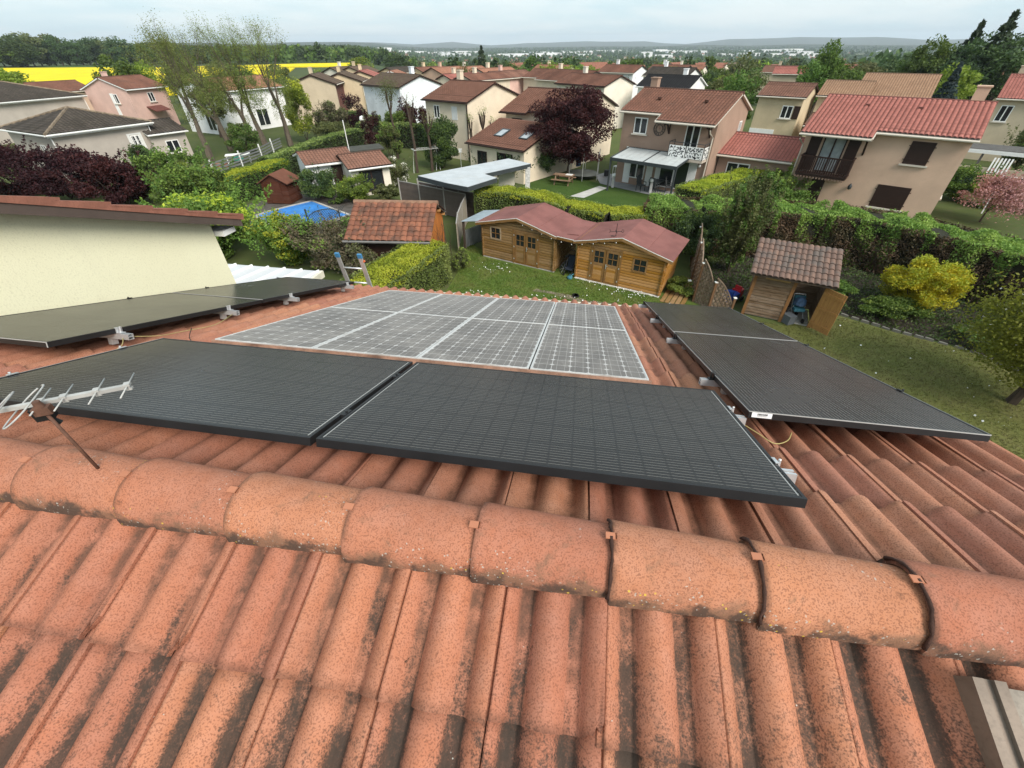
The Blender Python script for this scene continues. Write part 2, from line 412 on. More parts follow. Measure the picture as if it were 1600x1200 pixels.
# ridge tiles, each lapping over its left neighbour
def ridge_mesh():
    m = MB(); nseg = 26
    def ring(x, w, hh):
        zb = -w*math.tan(SL)+.006
        return [(x, -w*math.cos(math.pi*i/nseg)*(1 if True else 1), zb+(hh-zb)*max(0.0, math.sin(math.pi*i/nseg))**.86) for i in range(nseg+1)]
    rs = [ring(0, .127, .090), ring(.005, .129, .092), ring(.05, .127, .089), ring(.25, .120, .080), ring(.46, .110, .070)]
    n = nseg+1
    m.add([p for r in rs for p in r], [(j*n+i, (j+1)*n+i, (j+1)*n+i+1, j*n+i+1) for j in range(len(rs)-1) for i in range(nseg)])
    e = rs[0]; m.add([*e, *[(x, y*.89, z-.016) for x, y, z in e]], [(i, i+1, n+i+1, n+i) for i in range(nseg)])
    b0 = [r[0] for r in rs]; k = len(b0)
    m.add([*b0, *[(x, y+.014, z) for x, y, z in b0]], [(i, k+i, k+i+1, i+1) for i in range(k-1)])
    b1 = [r[-1] for r in rs]
    m.add([*b1, *[(x, y-.014, z) for x, y, z in b1]], [(i+1, k+i+1, k+i, i) for i in range(k-1)])
    return m.mesh('ridge_tile', MT['ridge'], True)
rme = ridge_mesh()
FR = frame(Vector(), U, HD, ZV)
clip = MB()
clip.box(-.022, .010, -.011, .011, .0, .004); clip.box(.006, .010, -.011, .011, -.010, .004)
clip_me = clip.mesh('ridge_clip', MT['clip'])
def foam_mesh(full, seed):
    rr = random.Random(seed); m = MB(); pts = []; rad = []
    for i in range(15):
        t = math.pi*(.06 + .80*full*i/14)
        w, hh = .126, .088; zb = -w*math.tan(SL)
        pts.append((-.004+rr.uniform(-.003,.003), -w*math.cos(t), zb+(hh-zb)*math.sin(t)**.86+.002)); rad.append(.0058*rr.uniform(.6,1.3))
    m.tube(pts, rad, 5)
    return m.mesh('foam_strip', MT['foam'], True)
for k in range(-6, 7):
    u = -.231 + .4085*k + .0
    o = link('ridge_tile', rme, roof0); M_ = FR.copy(); M_.translation = RIDGE0 + U*u
    o.matrix_world = M_ @ Matrix.Rotation(random.uniform(-.006,.006), 4, 'Z') @ Matrix.Translation((0, random.uniform(-.004,.004), random.uniform(-.002,.002)))
    c = link('ridge_clip', clip_me, o)
    a = .10 if k >= 1 else -.12
    c.matrix_world = M_ @ Matrix.Translation((0, .125*math.sin(a), .094*math.cos(a) - .003)) @ Matrix.Rotation(-a*.8, 4, 'X')
    if 1 <= k <= 4:
        f = link('foam_strip', foam_mesh(1.0, k), o); f.matrix_world = M_
# bedding under the ridge
m = MB(); m.tube([RIDGE0+U*-3+ZV*-.02, RIDGE0+U*2.37+ZV*-.02], .075, 8)
m.build('ridge_bedding', MT['under'], roof0)
# roof window flashing, bottom right corner
sk = link('skylight', None, house0); FS = FN.copy(); FS.translation = PN(1.06, .18, .035)
sk.matrix_world = FS
FSk = MB(); FSk.box(0, .9, -.115, 0, -.02, .02); FSk.box(.115, .9, -.6, -.122, -.02, .012)
FSk.build('top_flashing', MT['zinc'], sk)
m = MB()
for a, b, h in ((-.006,.018,.034),(.018,.040,.024),(.040,.066,.036)):
    m.xprism([(-.9,-.03),(.012,-.03),(.012,h),(-.9,h)], a, b)
m.build('side_flashing', plain('grey zinc edge', (.19,.148,.115), .6, .22, 6, .2, 90, .001, .4, .2, (.14,.1,.08), .5), sk)
m = MB(); m.box(.15, .85, -.58, -.16, .012, .03); m.build('pane', MT['glass'], sk)
for o in sk.children: pass

# ------------------------------------------------------------------ solar panels
def pv_black():
    m, b = newmat('black solar glass')
    uv = b.n('ShaderNodeTexCoord', {}, {}, 'UV'); x = b.sep(uv)       # x: long side, y: short side, metres
    def lines(c, pitch, w, soft=.3):
        f = b.math('ABSOLUTE', b.math('SUBTRACT', b.math('FRACT', b.math('DIVIDE', c, pitch)), .5))
        return b.ramp(f, .5-w/pitch*.5*(1+soft), .5-w/pitch*.5*(1-soft))
    bus = lines(x[1], .0193, .0016)
    dash = b.ramp(b.math('ABSOLUTE', b.math('SUBTRACT', b.math('FRACT', b.math('DIVIDE', x[0], .0868)), .5)), .47, .42)
    cellg = b.math('MAXIMUM', lines(x[0], .0868, .0022), lines(x[1], .1737, .003))
    pos = b.n('ShaderNodeNewGeometry', {}, {}, 'Position')
    d1 = b.noise(pos, 1.4, 5, .6, .3); d2 = b.noise(b.vm('MULTIPLY', pos, (1, 1, 1)), 9, 6, .7, .8); d3 = b.noise(pos, 60, 3)
    c = b.mix(b.math('MULTIPLY', bus, b.math('ADD', b.math('MULTIPLY', dash, .55), .40)), (.009,.008,.008,1), (.24,.222,.20,1))
    c = b.mix(b.math('MULTIPLY', cellg, .5), c, (.004,.004,.005,1))
    edge = b.math('MAXIMUM', b.ramp(x[0], .016, .011), 0.0)
    c = b.mix(b.math('MULTIPLY', b.math('ADD', b.math('MULTIPLY', d1, .08), b.math('MULTIPLY', d3, .05)), .34), c, (.34,.28,.23,1))
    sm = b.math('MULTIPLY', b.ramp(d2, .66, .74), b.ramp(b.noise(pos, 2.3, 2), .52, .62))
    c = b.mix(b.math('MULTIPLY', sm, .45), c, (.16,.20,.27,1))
    rgh = b.math('ADD', .17, b.math('MULTIPLY', d1, .16))
    finish(b, c, rgh, d3, .05, .002, .26)
    return m
def pv_old():
    m, b = newmat('old monocrystalline solar glass')
    uv = b.n('ShaderNodeTexCoord', {}, {}, 'UV'); x = b.sep(uv)
    P = .1285
    fx = b.math('SUBTRACT', b.math('FRACT', b.math('DIVIDE', x[0], P)), .5); fy = b.math('SUBTRACT', b.math('FRACT', b.math('DIVIDE', x[1], P)), .5)
    ax = b.math('ABSOLUTE', fx); ay = b.math('ABSOLUTE', fy)
    dia = b.math('ADD', ax, ay)
    gap = b.math('MAXIMUM', b.ramp(b.math('MAXIMUM', ax, ay), .478, .488), b.ramp(dia, .835, .855))
    busx = b.ramp(b.math('ABSOLUTE', b.math('SUBTRACT', ax, .22)), .016, .009)
    border = b.math('MAXIMUM', b.math('MAXIMUM', b.ramp(x[0], .0, -.004), b.ramp(x[0], .771, .775)), b.math('MAXIMUM', b.ramp(x[1], .0, -.004), b.ramp(x[1], 1.542, 1.546)))
    pos = b.n('ShaderNodeNewGeometry', {}, {}, 'Position')
    cellid = b.comb(b.math('FLOOR', b.math('DIVIDE', x[0], P)), b.math('FLOOR', b.math('DIVIDE', x[1], P)), 0.0)
    wn = b.n('ShaderNodeTexWhiteNoise', {}, {'Vector': cellid}, 'Value')
    d1 = b.noise(pos, 1.6, 6, .65, 1.2); d2 = b.noise(b.vm('MULTIPLY', pos, (1.0, .45, 1)), 6, 7, .7, 1.5); d3 = b.noise(pos, 45, 4, .6)
    cell = b.mix(wn, (.030,.026,.028,1), (.048,.042,.042,1))
    c = b.mix(busx, cell, (.27,.26,.25,1))
    c = b.mix(b.math('MAXIMUM', gap, border), c, (.54,.53,.52,1))
    # dried dust, rain tracks, lichen
    sep = b.sep(pos)
    left = b.ramp(sep[0], .3, -2.6)
    dust = b.math('ADD', b.math('ADD', b.math('MULTIPLY', b.ramp(d1, .25, .8), b.math('ADD', b.math('MULTIPLY', left, .30), .22)), .17), b.math('MULTIPLY', b.ramp(d2, .48, .72), .17))
    dust = b.math('ADD', dust, b.math('MULTIPLY', d3, .12))
    c = b.mix(dust, c, (.44,.405,.37,1))
    c = b.mix(b.math('MULTIPLY', b.ramp(b.noise(pos, 3.2, 7, .72, 2.0), .62, .74), .34), c, (.07,.062,.056,1))
    finish(b, c, b.math('ADD', .38, b.math('MULTIPLY', d1, .3)), d3, .15, .002, .35)
    return m
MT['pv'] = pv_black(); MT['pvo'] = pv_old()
MT['old_frame'] = plain('dull old aluminium frame', (.66,.66,.65), .5, .1, 5, .2, 60, 0, .5, .3, (.33,.26,.2), .5)
def panel_mesh(W, H, fw, depth, inset, uvrot, off):
    fr = MB()
    fr.box(0, W, 0, fw, -depth, 0); fr.box(0, W, H-fw, H, -depth, 0); fr.box(0, fw, fw, H-fw, -depth, 0); fr.box(W-fw, W, fw, H-fw, -depth, 0)
    g = MB(); g.add([(fw, fw, -inset), (W-fw, fw, -inset), (W-fw, H-fw, -inset), (fw, H-fw, -inset)], [(0,1,2,3)])
    g.add([(fw, fw, -depth+.004), (W-fw, fw, -depth+.004), (W-fw, H-fw, -depth+.004), (fw, H-fw, -depth+.004)], [(3,2,1,0)])
    return fr, g
def glass_uv(me, uvrot, off):
    uvl = me.uv_layers.new(name='UVMap')
    for l in me.loops:
        p = me.vertices[l.vertex_index].co
        uvl.data[l.index].uv = (p.y-off[1], p.x-off[0]) if uvrot else (p.x-off[0], p.y-off[1])
def panel_root(name, label, u, v, n, group):
    o = thing(name, label, 'solar panel', group=group)
    M_ = frame(PF(u, v, n), U, V, N); o.matrix_world = M_
    return o
fwt = plain('pale panel line and edge highlight', (.36,.36,.35), .4, .05)
def black_panel(u, v, W, H, rot, label, edges=(), stick=False):
    o = panel_root('solar_panel', label, u, v, 0.0, 'new black solar panels')
    fr, g = panel_mesh(W, H, .011, .035, .0015, rot, (0,0))
    fr.build('frame', MT['black'], o)
    me = g.mesh('glass', MT['pv']); glass_uv(me, rot, (.012,.012)); link('glass', me, o)
    for k in edges:           # pale line where the cells stop short of the frame, frame edge highlights put in as pale strips
        e = MB()
        if k == 'l': e.box(.018, .022, .02, H-.02, -.0016, -.0005)
        if k == 'r': e.box(W-.022, W-.018, .02, H-.02, -.0016, -.0005)
        if k == 'f': e.box(.0, W, -.0012, .001, -.004, .0012)
        if k == 'b': e.box(.0, W, H-.001, H+.0012, -.004, .0012)
        if k == 'R': e.box(W-.001, W+.0012, 0, H, -.004, .0012)
        if k == 'L': e.box(-.0012, .001, 0, H, -.004, .0012)
        if k == 'c': e.box(W-.004, W+.0015, -.0015, .002, -.034, .0015)
        if k == 'd': e.box(-.0015, .002, H-.002, H+.0015, -.034, .0015)
        e.build('edge_strip', fwt, o)
    if stick:
        st = MB(); st.box(.014, .108, -.0018, -.0004, -.030, -.004, 0)
        rr = random.Random(3); x = .040
        while x < .086:
            w = rr.choice((.001,.0018,.0028)); st.box(x, x+w, -.0024, -.0017, -.018, -.008, 1); x += w+rr.choice((.0012,.002))
        for i in range(9): st.box(.040+i*.005, .0425+i*.005, -.0024, -.0017, -.0235, -.0205, 1)
        st.build('sticker', [MT['sticker'], MT['ink']], o)
    return o
FUU, FV, FGAP, FW_, FH_ = -.925, 1.043, .0245, 1.736, 1.049
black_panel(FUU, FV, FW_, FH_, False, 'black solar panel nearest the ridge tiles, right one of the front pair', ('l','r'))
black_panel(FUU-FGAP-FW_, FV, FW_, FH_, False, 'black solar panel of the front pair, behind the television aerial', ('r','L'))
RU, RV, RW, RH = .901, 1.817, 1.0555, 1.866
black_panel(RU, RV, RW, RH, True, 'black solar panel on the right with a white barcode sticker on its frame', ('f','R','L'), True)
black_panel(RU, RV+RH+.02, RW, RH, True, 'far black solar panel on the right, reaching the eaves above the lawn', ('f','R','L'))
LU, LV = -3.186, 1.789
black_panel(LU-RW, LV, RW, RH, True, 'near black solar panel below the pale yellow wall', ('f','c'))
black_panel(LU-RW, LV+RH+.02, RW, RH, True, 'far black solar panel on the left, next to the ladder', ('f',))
OU, OV, OW, OHH = -2.7056, 2.5027, 3.244, 3.162
for k in range(4):
    for r in range(2):
        pw, ph = OW/4-.012, OHH/2-.006
        lab = ['first', 'second', 'third', 'fourth'][k]
        o = panel_root('old_solar_panel', '%s from the left in the %s row of dusty white framed panels' % (lab, 'front' if r == 0 else 'back'), OU+k*OW/4+.006, OV+r*OHH/2+.003, -.102, 'old dusty solar panels')
        fr, g = panel_mesh(pw, ph, .011, .042, .002, False, (0,0))
        fr.build('frame', MT['old_frame'], o)
        me = g.mesh('glass', MT['pvo']); glass_uv(me, False, ((pw-.771)/2, (ph-1.542)/2)); link('glass', me, o)
# cover strips between the old columns, rusty front skirt
for k in (1, 2):
    m = MB(); m.box(-.004, .004, 0, OHH, -.03, -.004)
    o = tag(m.build('cover_strip', MT['old_frame']), 'narrow metal cover strip %s' % ('between the first and second old panel columns' if k == 1 else 'between the second and third old panel columns'), 'cover strip', 'cover strips of the old panels')
    o.matrix_world = frame(PF(OU+k*OW/4, OV, -.102), U, V, N)
m = MB(); m.box(-.01, OW+.01, -.016, -.004, -.055, -.006)
o = tag(m.build('front_flashing', plain('stained aluminium flashing', (.36,.22,.16), .6, .3, 7, .3, 60, 0, .3, .2, (.12,.07,.05), .7)), 'stained flashing strip along the front edge of the dusty panels', 'flashing'); o.matrix_world = frame(PF(OU, OV, -.102), U, V, N)
# mounting rails and clamps
def rail(u, v, L, along, label, n=-.036):
    m = MB()
    if along == 'u':
        m.box(0, L, -.020, .020, -.040, -.036); m.box(0, L, -.020, -.016, -.036, 0); m.box(0, L, .016, .020, -.036, 0); m.box(0, L, -.016, -.006, -.004, 0); m.box(0, L, .006, .016, -.004, 0); m.box(0, L, -.016, .016, -.022, -.019)
    o = tag(m.build('mounting_rail', MT['alu']), label, 'mounting rail', 'aluminium rails under the panels'); o.matrix_world = frame(PF(u, v, n), U, V, N)
    for x in (.16, L-.16):
        h = MB(); h.box(x-.018, x+.018, -.02, .02, -.085, -.041); h.build('roof_hook', MT['alu'], o)
    return o
def clamp(u, v, side, label):
    m = MB(); s = side
    m.box(min(0, s*.03), max(0, s*.03), -.022, .022, -.034, -.028); m.box(min(.001*s, .005*s), max(.001*s, .005*s), -.022, .022, -.028, .004); m.box(min(-.008*s, .005*s), max(-.008*s, .005*s), -.022, .022, .0022, .006)
    m.lathe([(.006,-.03),(.006,.010),(.0045,.012)], 6, c=(.015*s, 0))
    o = tag(m.build('panel_clamp', MT['black'] if label.startswith('black') else MT['alu']), label, 'clamp', 'clamps at the panel edges'); o.matrix_world = frame(PF(u, v, 0), U, V, N)
ordn = ['nearest', 'second', 'third', 'farthest']
for i, v in enumerate((RV+.02, RV+.30+.09, RV+1.62, RV+2.45, RV+3.45)):
    vv = (1.905, 2.42, 3.55, 4.50, 5.50)[i]
for i, vv in enumerate((2.42, 3.55, 4.50, 5.55)):
    rail(RU-.075, vv, RW+.13, 'u', 'aluminium rail end left of the right hand black panels, %s' % ordn[i])
    clamp(RU, vv, -1, 'black clamp on the left edge of the right hand panels, %s' % ordn[i])
    clamp(RU+RW, vv, 1, 'black clamp on the lawn side of the right hand panels, %s' % ordn[i])
for i, vv in enumerate((2.22, 3.22, 4.12, 5.35)):
    rail(LU-RW-.03, vv, RW+.12, 'u', 'aluminium rail end under the left hand black panels, %s' % ordn[i])
    clamp(LU, vv, 1, 'silver clamp on the right edge of the left hand panels, %s' % ordn[i])
    clamp(LU-RW, vv, -1, 'black clamp on the wall side of the left hand panels, %s' % ordn[i])
for i, vv in enumerate((FV+.25, FV+.78)):
    rail(FUU-FGAP-FW_-.05, vv, 2*FW_+FGAP+.13, 'u', 'aluminium rail sticking out right of the front panels, %s' % ('nearer the ridge' if i == 0 else 'beside the sticker'))
    clamp(FUU+FW_, vv, 1, 'silver clamp on the right edge of the front panels, %s' % ('nearer the ridge' if i == 0 else 'farther from the ridge'))
    clamp(FUU-FGAP-FW_, vv, -1, 'silver clamp on the left edge of the front panels, %s' % ('nearer the ridge' if i == 0 else 'farther from the ridge'))
    m = MB(); m.box(.002, FGAP-.002, -.03, .03, -.02, .002); m.lathe([(.006,.0),(.006,.008),(.004,.010)], 6, c=(FGAP/2,0))
    o = tag(m.build('panel_clamp', MT['black']), 'black clamp in the gap between the two front panels, %s' % ('nearer the ridge' if i == 0 else 'farther from the ridge'), 'clamp', 'clamps at the panel edges'); o.matrix_world = frame(PF(FUU-FGAP, vv, 0), U, V, N)
def cable(pts, r, mat, label, name='cable'):
    m = MB(); P = [PF(*p) for p in pts]; Q = []
    for i in range(len(P)-1):
        a = P[max(i-1,0)]; b_ = P[i]; c = P[i+1]; d = P[min(i+2,len(P)-1)]
        for k in range(6):
            t = k/6; Q.append(.5*((2*b_)+(c-a)*t+(2*a-5*b_+4*c-d)*t*t+(3*b_-a-3*c+d)*t**3))
    Q.append(P[-1]); m.tube(Q, r*.72, 5)
    return tag(m.build(name, mat, None, True), label, 'cable')
cable([(LU+.06,2.24,-.06),(LU+.12,2.4,-.085),(LU+.10,2.62,-.10),(LU+.13,2.9,-.10),(LU+.07,3.18,-.06)], .004, MT['cable'], 'yellow earth cable running between the rails beside the left panels')
cable([(LU+.02,2.22,-.06),(LU+.12,2.12,-.09),(LU+.15,2.0,-.12)], .004, MT['cable'], 'short yellow cable end hanging below the nearest left rail')
cable([(RU-.05,1.85,-.06),(RU+.05,1.78,-.10),(RU+.12,1.75,-.13),(RU+.20,1.80,-.13),(RU+.24,1.86,-.11)], .004, MT['cable'], 'yellow cable loop under the sticker corner of the right panel')
cable([(LU+.10,2.7,-.09),(LU+.22,2.55,-.12),(LU+.34,2.45,-.13),(LU+.45,2.35,-.14)], .004, MT['rubber'], 'thin dark cable crossing the tiles toward the front panels')

# ------------------------------------------------------------------ television aerial
ant = thing('television_aerial', 'white yagi television aerial on a rusty mast above the ridge', 'aerial', (-1.4527, .9752, 8.04))
Lc = lambda p: Vector(p) - Vector((-1.4527, .9752, 8.04))
b0, b1 = Vector((-1.72,.918,8.33)), Vector((-1.258,1.087,8.33)); bd = (b1-b0).normalized(); bp = Vector((-bd.y, bd.x, 0))
m = MB(); m.tube([Lc((-1.4527,.9752,8.0)), Lc((-1.4527,.9752,8.325))], .0052, 8); m.build('mast', MT['rust'], ant, True)
m = MB(); m.bar(Lc(b0), Lc(b1), .013, .013); m.build('boom', MT['alu_white'], ant)
for t in (.006, .09, .177, .237):
    p = b1 - bd*t; m = MB()
    m.tube([Lc(p+bp*.07+ZV*.004), Lc(p-bp*.07+ZV*.004)], .0024, 6); me_ = m.build('element', MT['alu_white'], ant, True)
    k = MB(); k.bar(Lc(p-bd*.009+ZV*.008), Lc(p+bd*.009+ZV*.008), .018, .008); k.bar(Lc(p-bd*.008-ZV*.009), Lc(p+bd*.008-ZV*.009), .014, .006); k.build('element_clamp', MT['alu_white'], me_)
p = b1 - bd*.280; m = MB(); pts = []
for i in range(33):
    t = 2*math.pi*i/32*.93 + .3
    x, z = math.cos(t), math.sin(t)
    k = abs(x)**.5*(1 if x > 0 else -1)
    q = p + bp*(.098*k) + ZV*(.020*z) + bd*(.036*z); pts.append(Lc(q))
m.tube(pts, .0026, 6); m.build('folded_dipole', MT['alu_white'], ant, True)
p = b1 - bd*.350; m = MB(); pts = [Lc(p + bp*(.09*math.cos(t)) + ZV*(.022*math.sin(t)) + bd*(.034*math.sin(t))) for t in [2*math.pi*i/24 for i in range(25)]]
m.tube(pts, .0026, 6); m.build('reflector_loop', MT['alu_white'], ant, True)
m = MB(); q = b1 - bd*.245 - ZV*.030 - bp*.012
m.cbox(Lc(q), (.045,.03,.045), math.atan2(bd.y, bd.x)); m.tube([Lc(q-ZV*.02), Lc(q-ZV*.05+bd*.02)], .008, 8); m.build('junction_box', MT['rubber'], ant)
m = MB(); q = Vector((-1.4527,.9752,8.325)); m.bar(Lc(q-bd*.022), Lc(q+bd*.022), .024, .026); m.lathe([(.010,.27),(.013,.30),(.010,.32)], 10); m.build('mast_clamp', MT['rust'], ant)

# ------------------------------------------------------------------ ladder leaning on the far eaves
lad = thing('ladder', 'aluminium ladder with blue end caps leaning on the far eaves', 'ladder')
Pl, Pr = Vector((-2.691,6.507,6.129)), Vector((-2.334,6.472,6.120)); ld = (-HD*.2+ZV).normalized()
for P in (Pl, Pr):
    m = MB(); m.bar(P+ld*.52, P-ld*5.95, .028, .062, 0, U); r_ = m.build('rail', plain('ladder aluminium', (.55,.55,.54), .4, .1, 8, .15, 60, 0, .5, .5), lad)
    m = MB(); m.bar(P+ld*.575, P+ld*.505, .034, .068, 0, U); m.build('end_cap', plain('blue cap', (.06,.22,.42), .5), r_)
for i in range(22):
    z = .31 - .28*i
    m = MB(); m.tube([Pl+ld*z+(Pr-Pl)*.02, Pr+ld*z-(Pr-Pl)*.02], .014, 8); m.build('rung', MT['alu'], lad, True)
m = MB(); m.bar(Pr+ld*.44+U*.02, Pr+ld*.46+U*.055, .02, .03); m.build('safety_catch', plain('orange catch', (.55,.13,.05), .5), lad)

# ------------------------------------------------------------------ yellow gabled neighbour on the left
nb = thing('yellow_house', 'pale yellow rendered gable wall under a brown verge board, left foreground', 'house', (0,0,0), -YAW)
def zt(y): return 7.57 + .368*(4.81-y)
pl = [(-6.0, -.3), (4.52, -.3), (4.52, zt(4.52)-.12), (0.0, zt(0.0)-.12), (-6.0, zt(0)-2.3)]
m = MB(); m.xprism(pl, -12, -4.45)
def render_mat():
    mm, b = newmat('pale yellow render')
    o = b.n('ShaderNodeTexCoord', {}, {}, 'Object')
    n1 = b.noise(o, 75, 3, .6); n2 = b.noise(o, .9, 4); n3 = b.noise(b.vm('MULTIPLY', o, (1, 1, .25)), 3, 5)
    c = b.mix(b.ramp(n2, .3, .7), (.82,.79,.57,1), (.78,.745,.53,1))
    c = b.mix(b.math('MULTIPLY', b.ramp(n1, .5, .7), .22), c, (.42,.39,.26,1))
    c = b.mix(b.math('MULTIPLY', b.ramp(n3, .55, .75), .12), c, (.40,.37,.28,1))
    finish(b, c, .95, n1, .3, .005, .15); return mm
m.build('wall', render_mat(), nb)
m = MB(); m.xprism([(-.2, zt(-.2)-.150), (4.80, zt(4.80)-.150), (4.80, zt(4.80)-.055), (-.2, zt(-.2)-.055)], -4.45, -4.25)
m.build('verge_board', plain('taupe verge board', (.085,.062,.052), .7, .12, 4), nb)
m = MB(); m.box(-4.60, -4.33, 4.53, 4.74, zt(4.74)-.215, zt(4.74)-.155); m.build('soffit_box', MT['white'], nb)
m = MB(); m.xprism([(-.2, zt(-.2)-.11), (4.84, zt(4.84)-.11), (4.84, zt(4.84)-.03), (-.2, zt(-.2)-.03)], -12.2, -4.46)
rf = m.build('roof', MT['under'], nb)
vm = MB(); 
vm.xprism([(0, -.005), (.42, -.028), (.42, -.008), (0, .020)], 0, .19); vm.box(0, .025, 0, .40, -.052, -.008)
vt = vm.mesh('verge_tile', plain('brown red verge tile', (.27,.115,.08), .9, .25, 3, .25, 60, .003, .2, 0, (.09,.06,.05), .6))
for i in range(13):
    y = 4.86 - .375*i
    o = link('verge_tile', vt, rf, (-4.43, y, zt(y)-.005)); o.rotation_euler = (math.atan(.368), 0, 0); o.rotation_euler = (0,0,0)
    o.matrix_local = Matrix.Translation((-4.43, y, zt(y)-.012)) @ Matrix.Rotation(math.pi, 4, 'Z') @ Matrix.Rotation(math.atan(.368), 4, 'X') @ Matrix.Translation((-.19, 0, 0))
ver = thing('veranda_roof', 'white ribbed metal veranda roof behind the far left panel', 'roof', (-10.35, 14.85, 0), R_(-11))
m = MB(); m.add([(0,-1.6,2.94),(3.75,-1.6,2.94),(3.75,0,3.0),(0,0,3.0),(0,-1.6,2.90),(3.75,-1.6,2.90),(3.75,0,2.96),(0,0,2.96)], [(0,1,2,3),(7,6,5,4),(0,4,5,1),(1,5,6,2),(2,6,7,3),(3,7,4,0)])
m.box(-.2, 0, -3.2, 0, 2.75, 2.9)
m.build('sheet', plain('white lacquered sheet', (.50,.51,.52), .4, .04), ver)
for i in range(6):
    m = MB(); m.bar((.35+i*.66, -.02, 3.03), (-.25+i*.66, -1.6, 2.97), .06, .06); m.build('rib', MT['white'], ver)
m = MB(); m.box(3.70, 3.80, -1.6, 0, 2.80, 3.03); m.box(3.6, 3.7, -.2, -.1, 0, 2.85); m.box(.3,.4,-.2,-.1,0,2.85); m.build('frame', plain('cream frame', (.62,.58,.48), .5), ver)
# ------------------------------------------------------------------ ground
def gz(x, y):
    r = math.hypot(x, y); a = math.atan2(x, y)
    t = max(0.0, min(1.0, (a+.30)/.18)) if y > 0 else 1.0
    return -.030*min(max(r-105, 0), 800)*t*t*(3-2*t)
def smooth(x): x = max(0, min(1, x)); return x*x*(3-2*x)
def terrain():
    rad = [0, 8, 14, 20, 28, 36, 46, 60, 80, 110, 150, 200, 260, 330, 420, 540, 700, 900, 1150, 1500, 1900, 2400, 3000, 3400, 3700, 4000, 4300, 4700, 5200, 5800, 6400, 7000, 7600, 8300, 9000, 10000, 12000]
    na = 180; v = [(0, 0, 0)]; rr = random.Random(5)
    ph = [rr.uniform(0, 6.28) for _ in range(12)]
    def hill(a, r):
        f = sum(math.sin(a*k*1.0+ph[i])/(1+i*.35) for i, k in enumerate((3, 7, 11, 17, 29, 43)))
        f2 = sum(math.sin(a*k+ph[i+6])/(1+i*.35) for i, k in enumerate((4, 9, 15, 23, 37, 53)))
        z = 0
        z += (22 + 6*f)*smooth((r-3500)/700)*(1-.6*smooth((r-4500)/800))
        z += max(6, 38 + 20*f2)*smooth((r-6200)/1500)
        return z
    for r in rad[1:]:
        for i in range(na):
            a = 2*math.pi*i/na; x, y = r*math.sin(a), r*math.cos(a)
            v.append((x, y, gz(x, y) + (hill(a, r) if r > 3400 else 0)))
    f = [(0, 1+(i+1) % na, 1+i) for i in range(na)]
    for j in range(len(rad)-2):
        for i in range(na):
            a = 1+j*na+i; b = 1+j*na+(i+1) % na; f.append((a, b, b+na, a+na))
    f = [t[::-1] for t in f]
    me = bpy.data.meshes.new('ground'); me.from_pydata(v, [], f); me.update()
    return me
def ground_mat():
    m, b = newmat('ground cover')
    pos = b.n('ShaderNodeNewGeometry', {}, {}, 'Position')
    n1 = b.noise(pos, .12, 5); n2 = b.noise(pos, 1.5, 6, .65); n3 = b.noise(pos, .012, 5); n4 = b.noise(pos, .0025, 5, .6)
    c = b.mix(b.ramp(n1, .35, .65), (.085,.105,.034,1), (.064,.084,.028,1))
    c = b.mix(b.math('MULTIPLY', b.ramp(n2, .5, .72), .6), c, (.11,.09,.055,1))
    x = b.sep(pos); r = b.n('ShaderNodeVectorMath', {'operation': 'LENGTH'}, {0: pos}, 'Value')
    far = b.mix(b.ramp(n3, .4, .6), (.060,.085,.035,1), (.045,.062,.034,1))
    far = b.mix(b.math('MULTIPLY', b.ramp(n4, .5, .62), .6), far, (.13,.135,.07,1))
    c = b.mix(b.ramp(r, 140, 420), c, far)
    c = b.mix(b.ramp(r, 3350, 3700), c, b.mix(b.ramp(b.noise(pos, .03, 4, .7), .4, .6), (.028,.042,.024,1), (.05,.062,.033,1)))
    finish(b, c, .95, n2, .4, .05, .1); return m
gr = struct(link('ground', terrain())); gr.data.materials.append(ground_mat())
def sheet(name, pts, z, mat, kind='structure', sub=0):
    m = MB(); m.add([(x, y, z) for x, y in pts], [tuple(range(len(pts)))])
    o = m.build(name, mat); 
    if o.data.polygons[0].normal.z < 0: o.data.flip_normals()
    if kind: o['kind'] = kind
    return o
def lawn_mat(name, a, b_, dry):
    m, b = newmat(name)
    pos = b.n('ShaderNodeNewGeometry', {}, {}, 'Position')
    n1 = b.noise(pos, .9, 5, .6); n2 = b.noise(pos, 9, 6, .7); n3 = b.noise(pos, 60, 3, .6)
    c = b.mix(b.ramp(n1, .35, .65), c4(a), c4(b_))
    c = b.mix(b.math('MULTIPLY', b.ramp(n2, .48, .68), .5), c, c4(dry))
    c = b.mix(b.math('MULTIPLY', b.ramp(n3, .5, .7), .45), c, c4(tuple(k*.4 for k in a)))
    finish(b, c, .95, n3, .8, .05, .1); return m
MT['lawn'] = lawn_mat('mossy lawn', (.085,.14,.026), (.13,.175,.036), (.15,.15,.055))
MT['lawn_dry'] = lawn_mat('mown olive lawn', (.145,.16,.047), (.18,.18,.06), (.18,.16,.07))
MT['lawn_b'] = lawn_mat('fresh lawn', (.05,.095,.02), (.065,.11,.025), (.08,.11,.03))
sheet('lawn', [(-2.8,20.5),(-2.6,25),(-1.4,23.4),(7.2,18.2),(8.3,17.2),(9.0,14.5),(8,9),(4,6.5),(-3.2,7.5),(-3.4,17)], .012, MT['lawn'])
sheet('mown_lawn', [(8.2,17.0),(9.5,15.9),(11.2,15.2),(13.6,16.4),(15.6,14.6),(17.3,13.4),(18.2,11.6),(21,4),(20,-6),(5,-6),(5,7),(8,9.5)], .008, MT['lawn_dry'])
sheet('neighbour_lawn', [(-1.5,33.5),(3.2,41.5),(6.2,40.2),(8.1,37.4),(10.6,35.2),(12.6,34.4),(9.4,27.5),(7,25),(3,27)], .010, MT['lawn_b'])
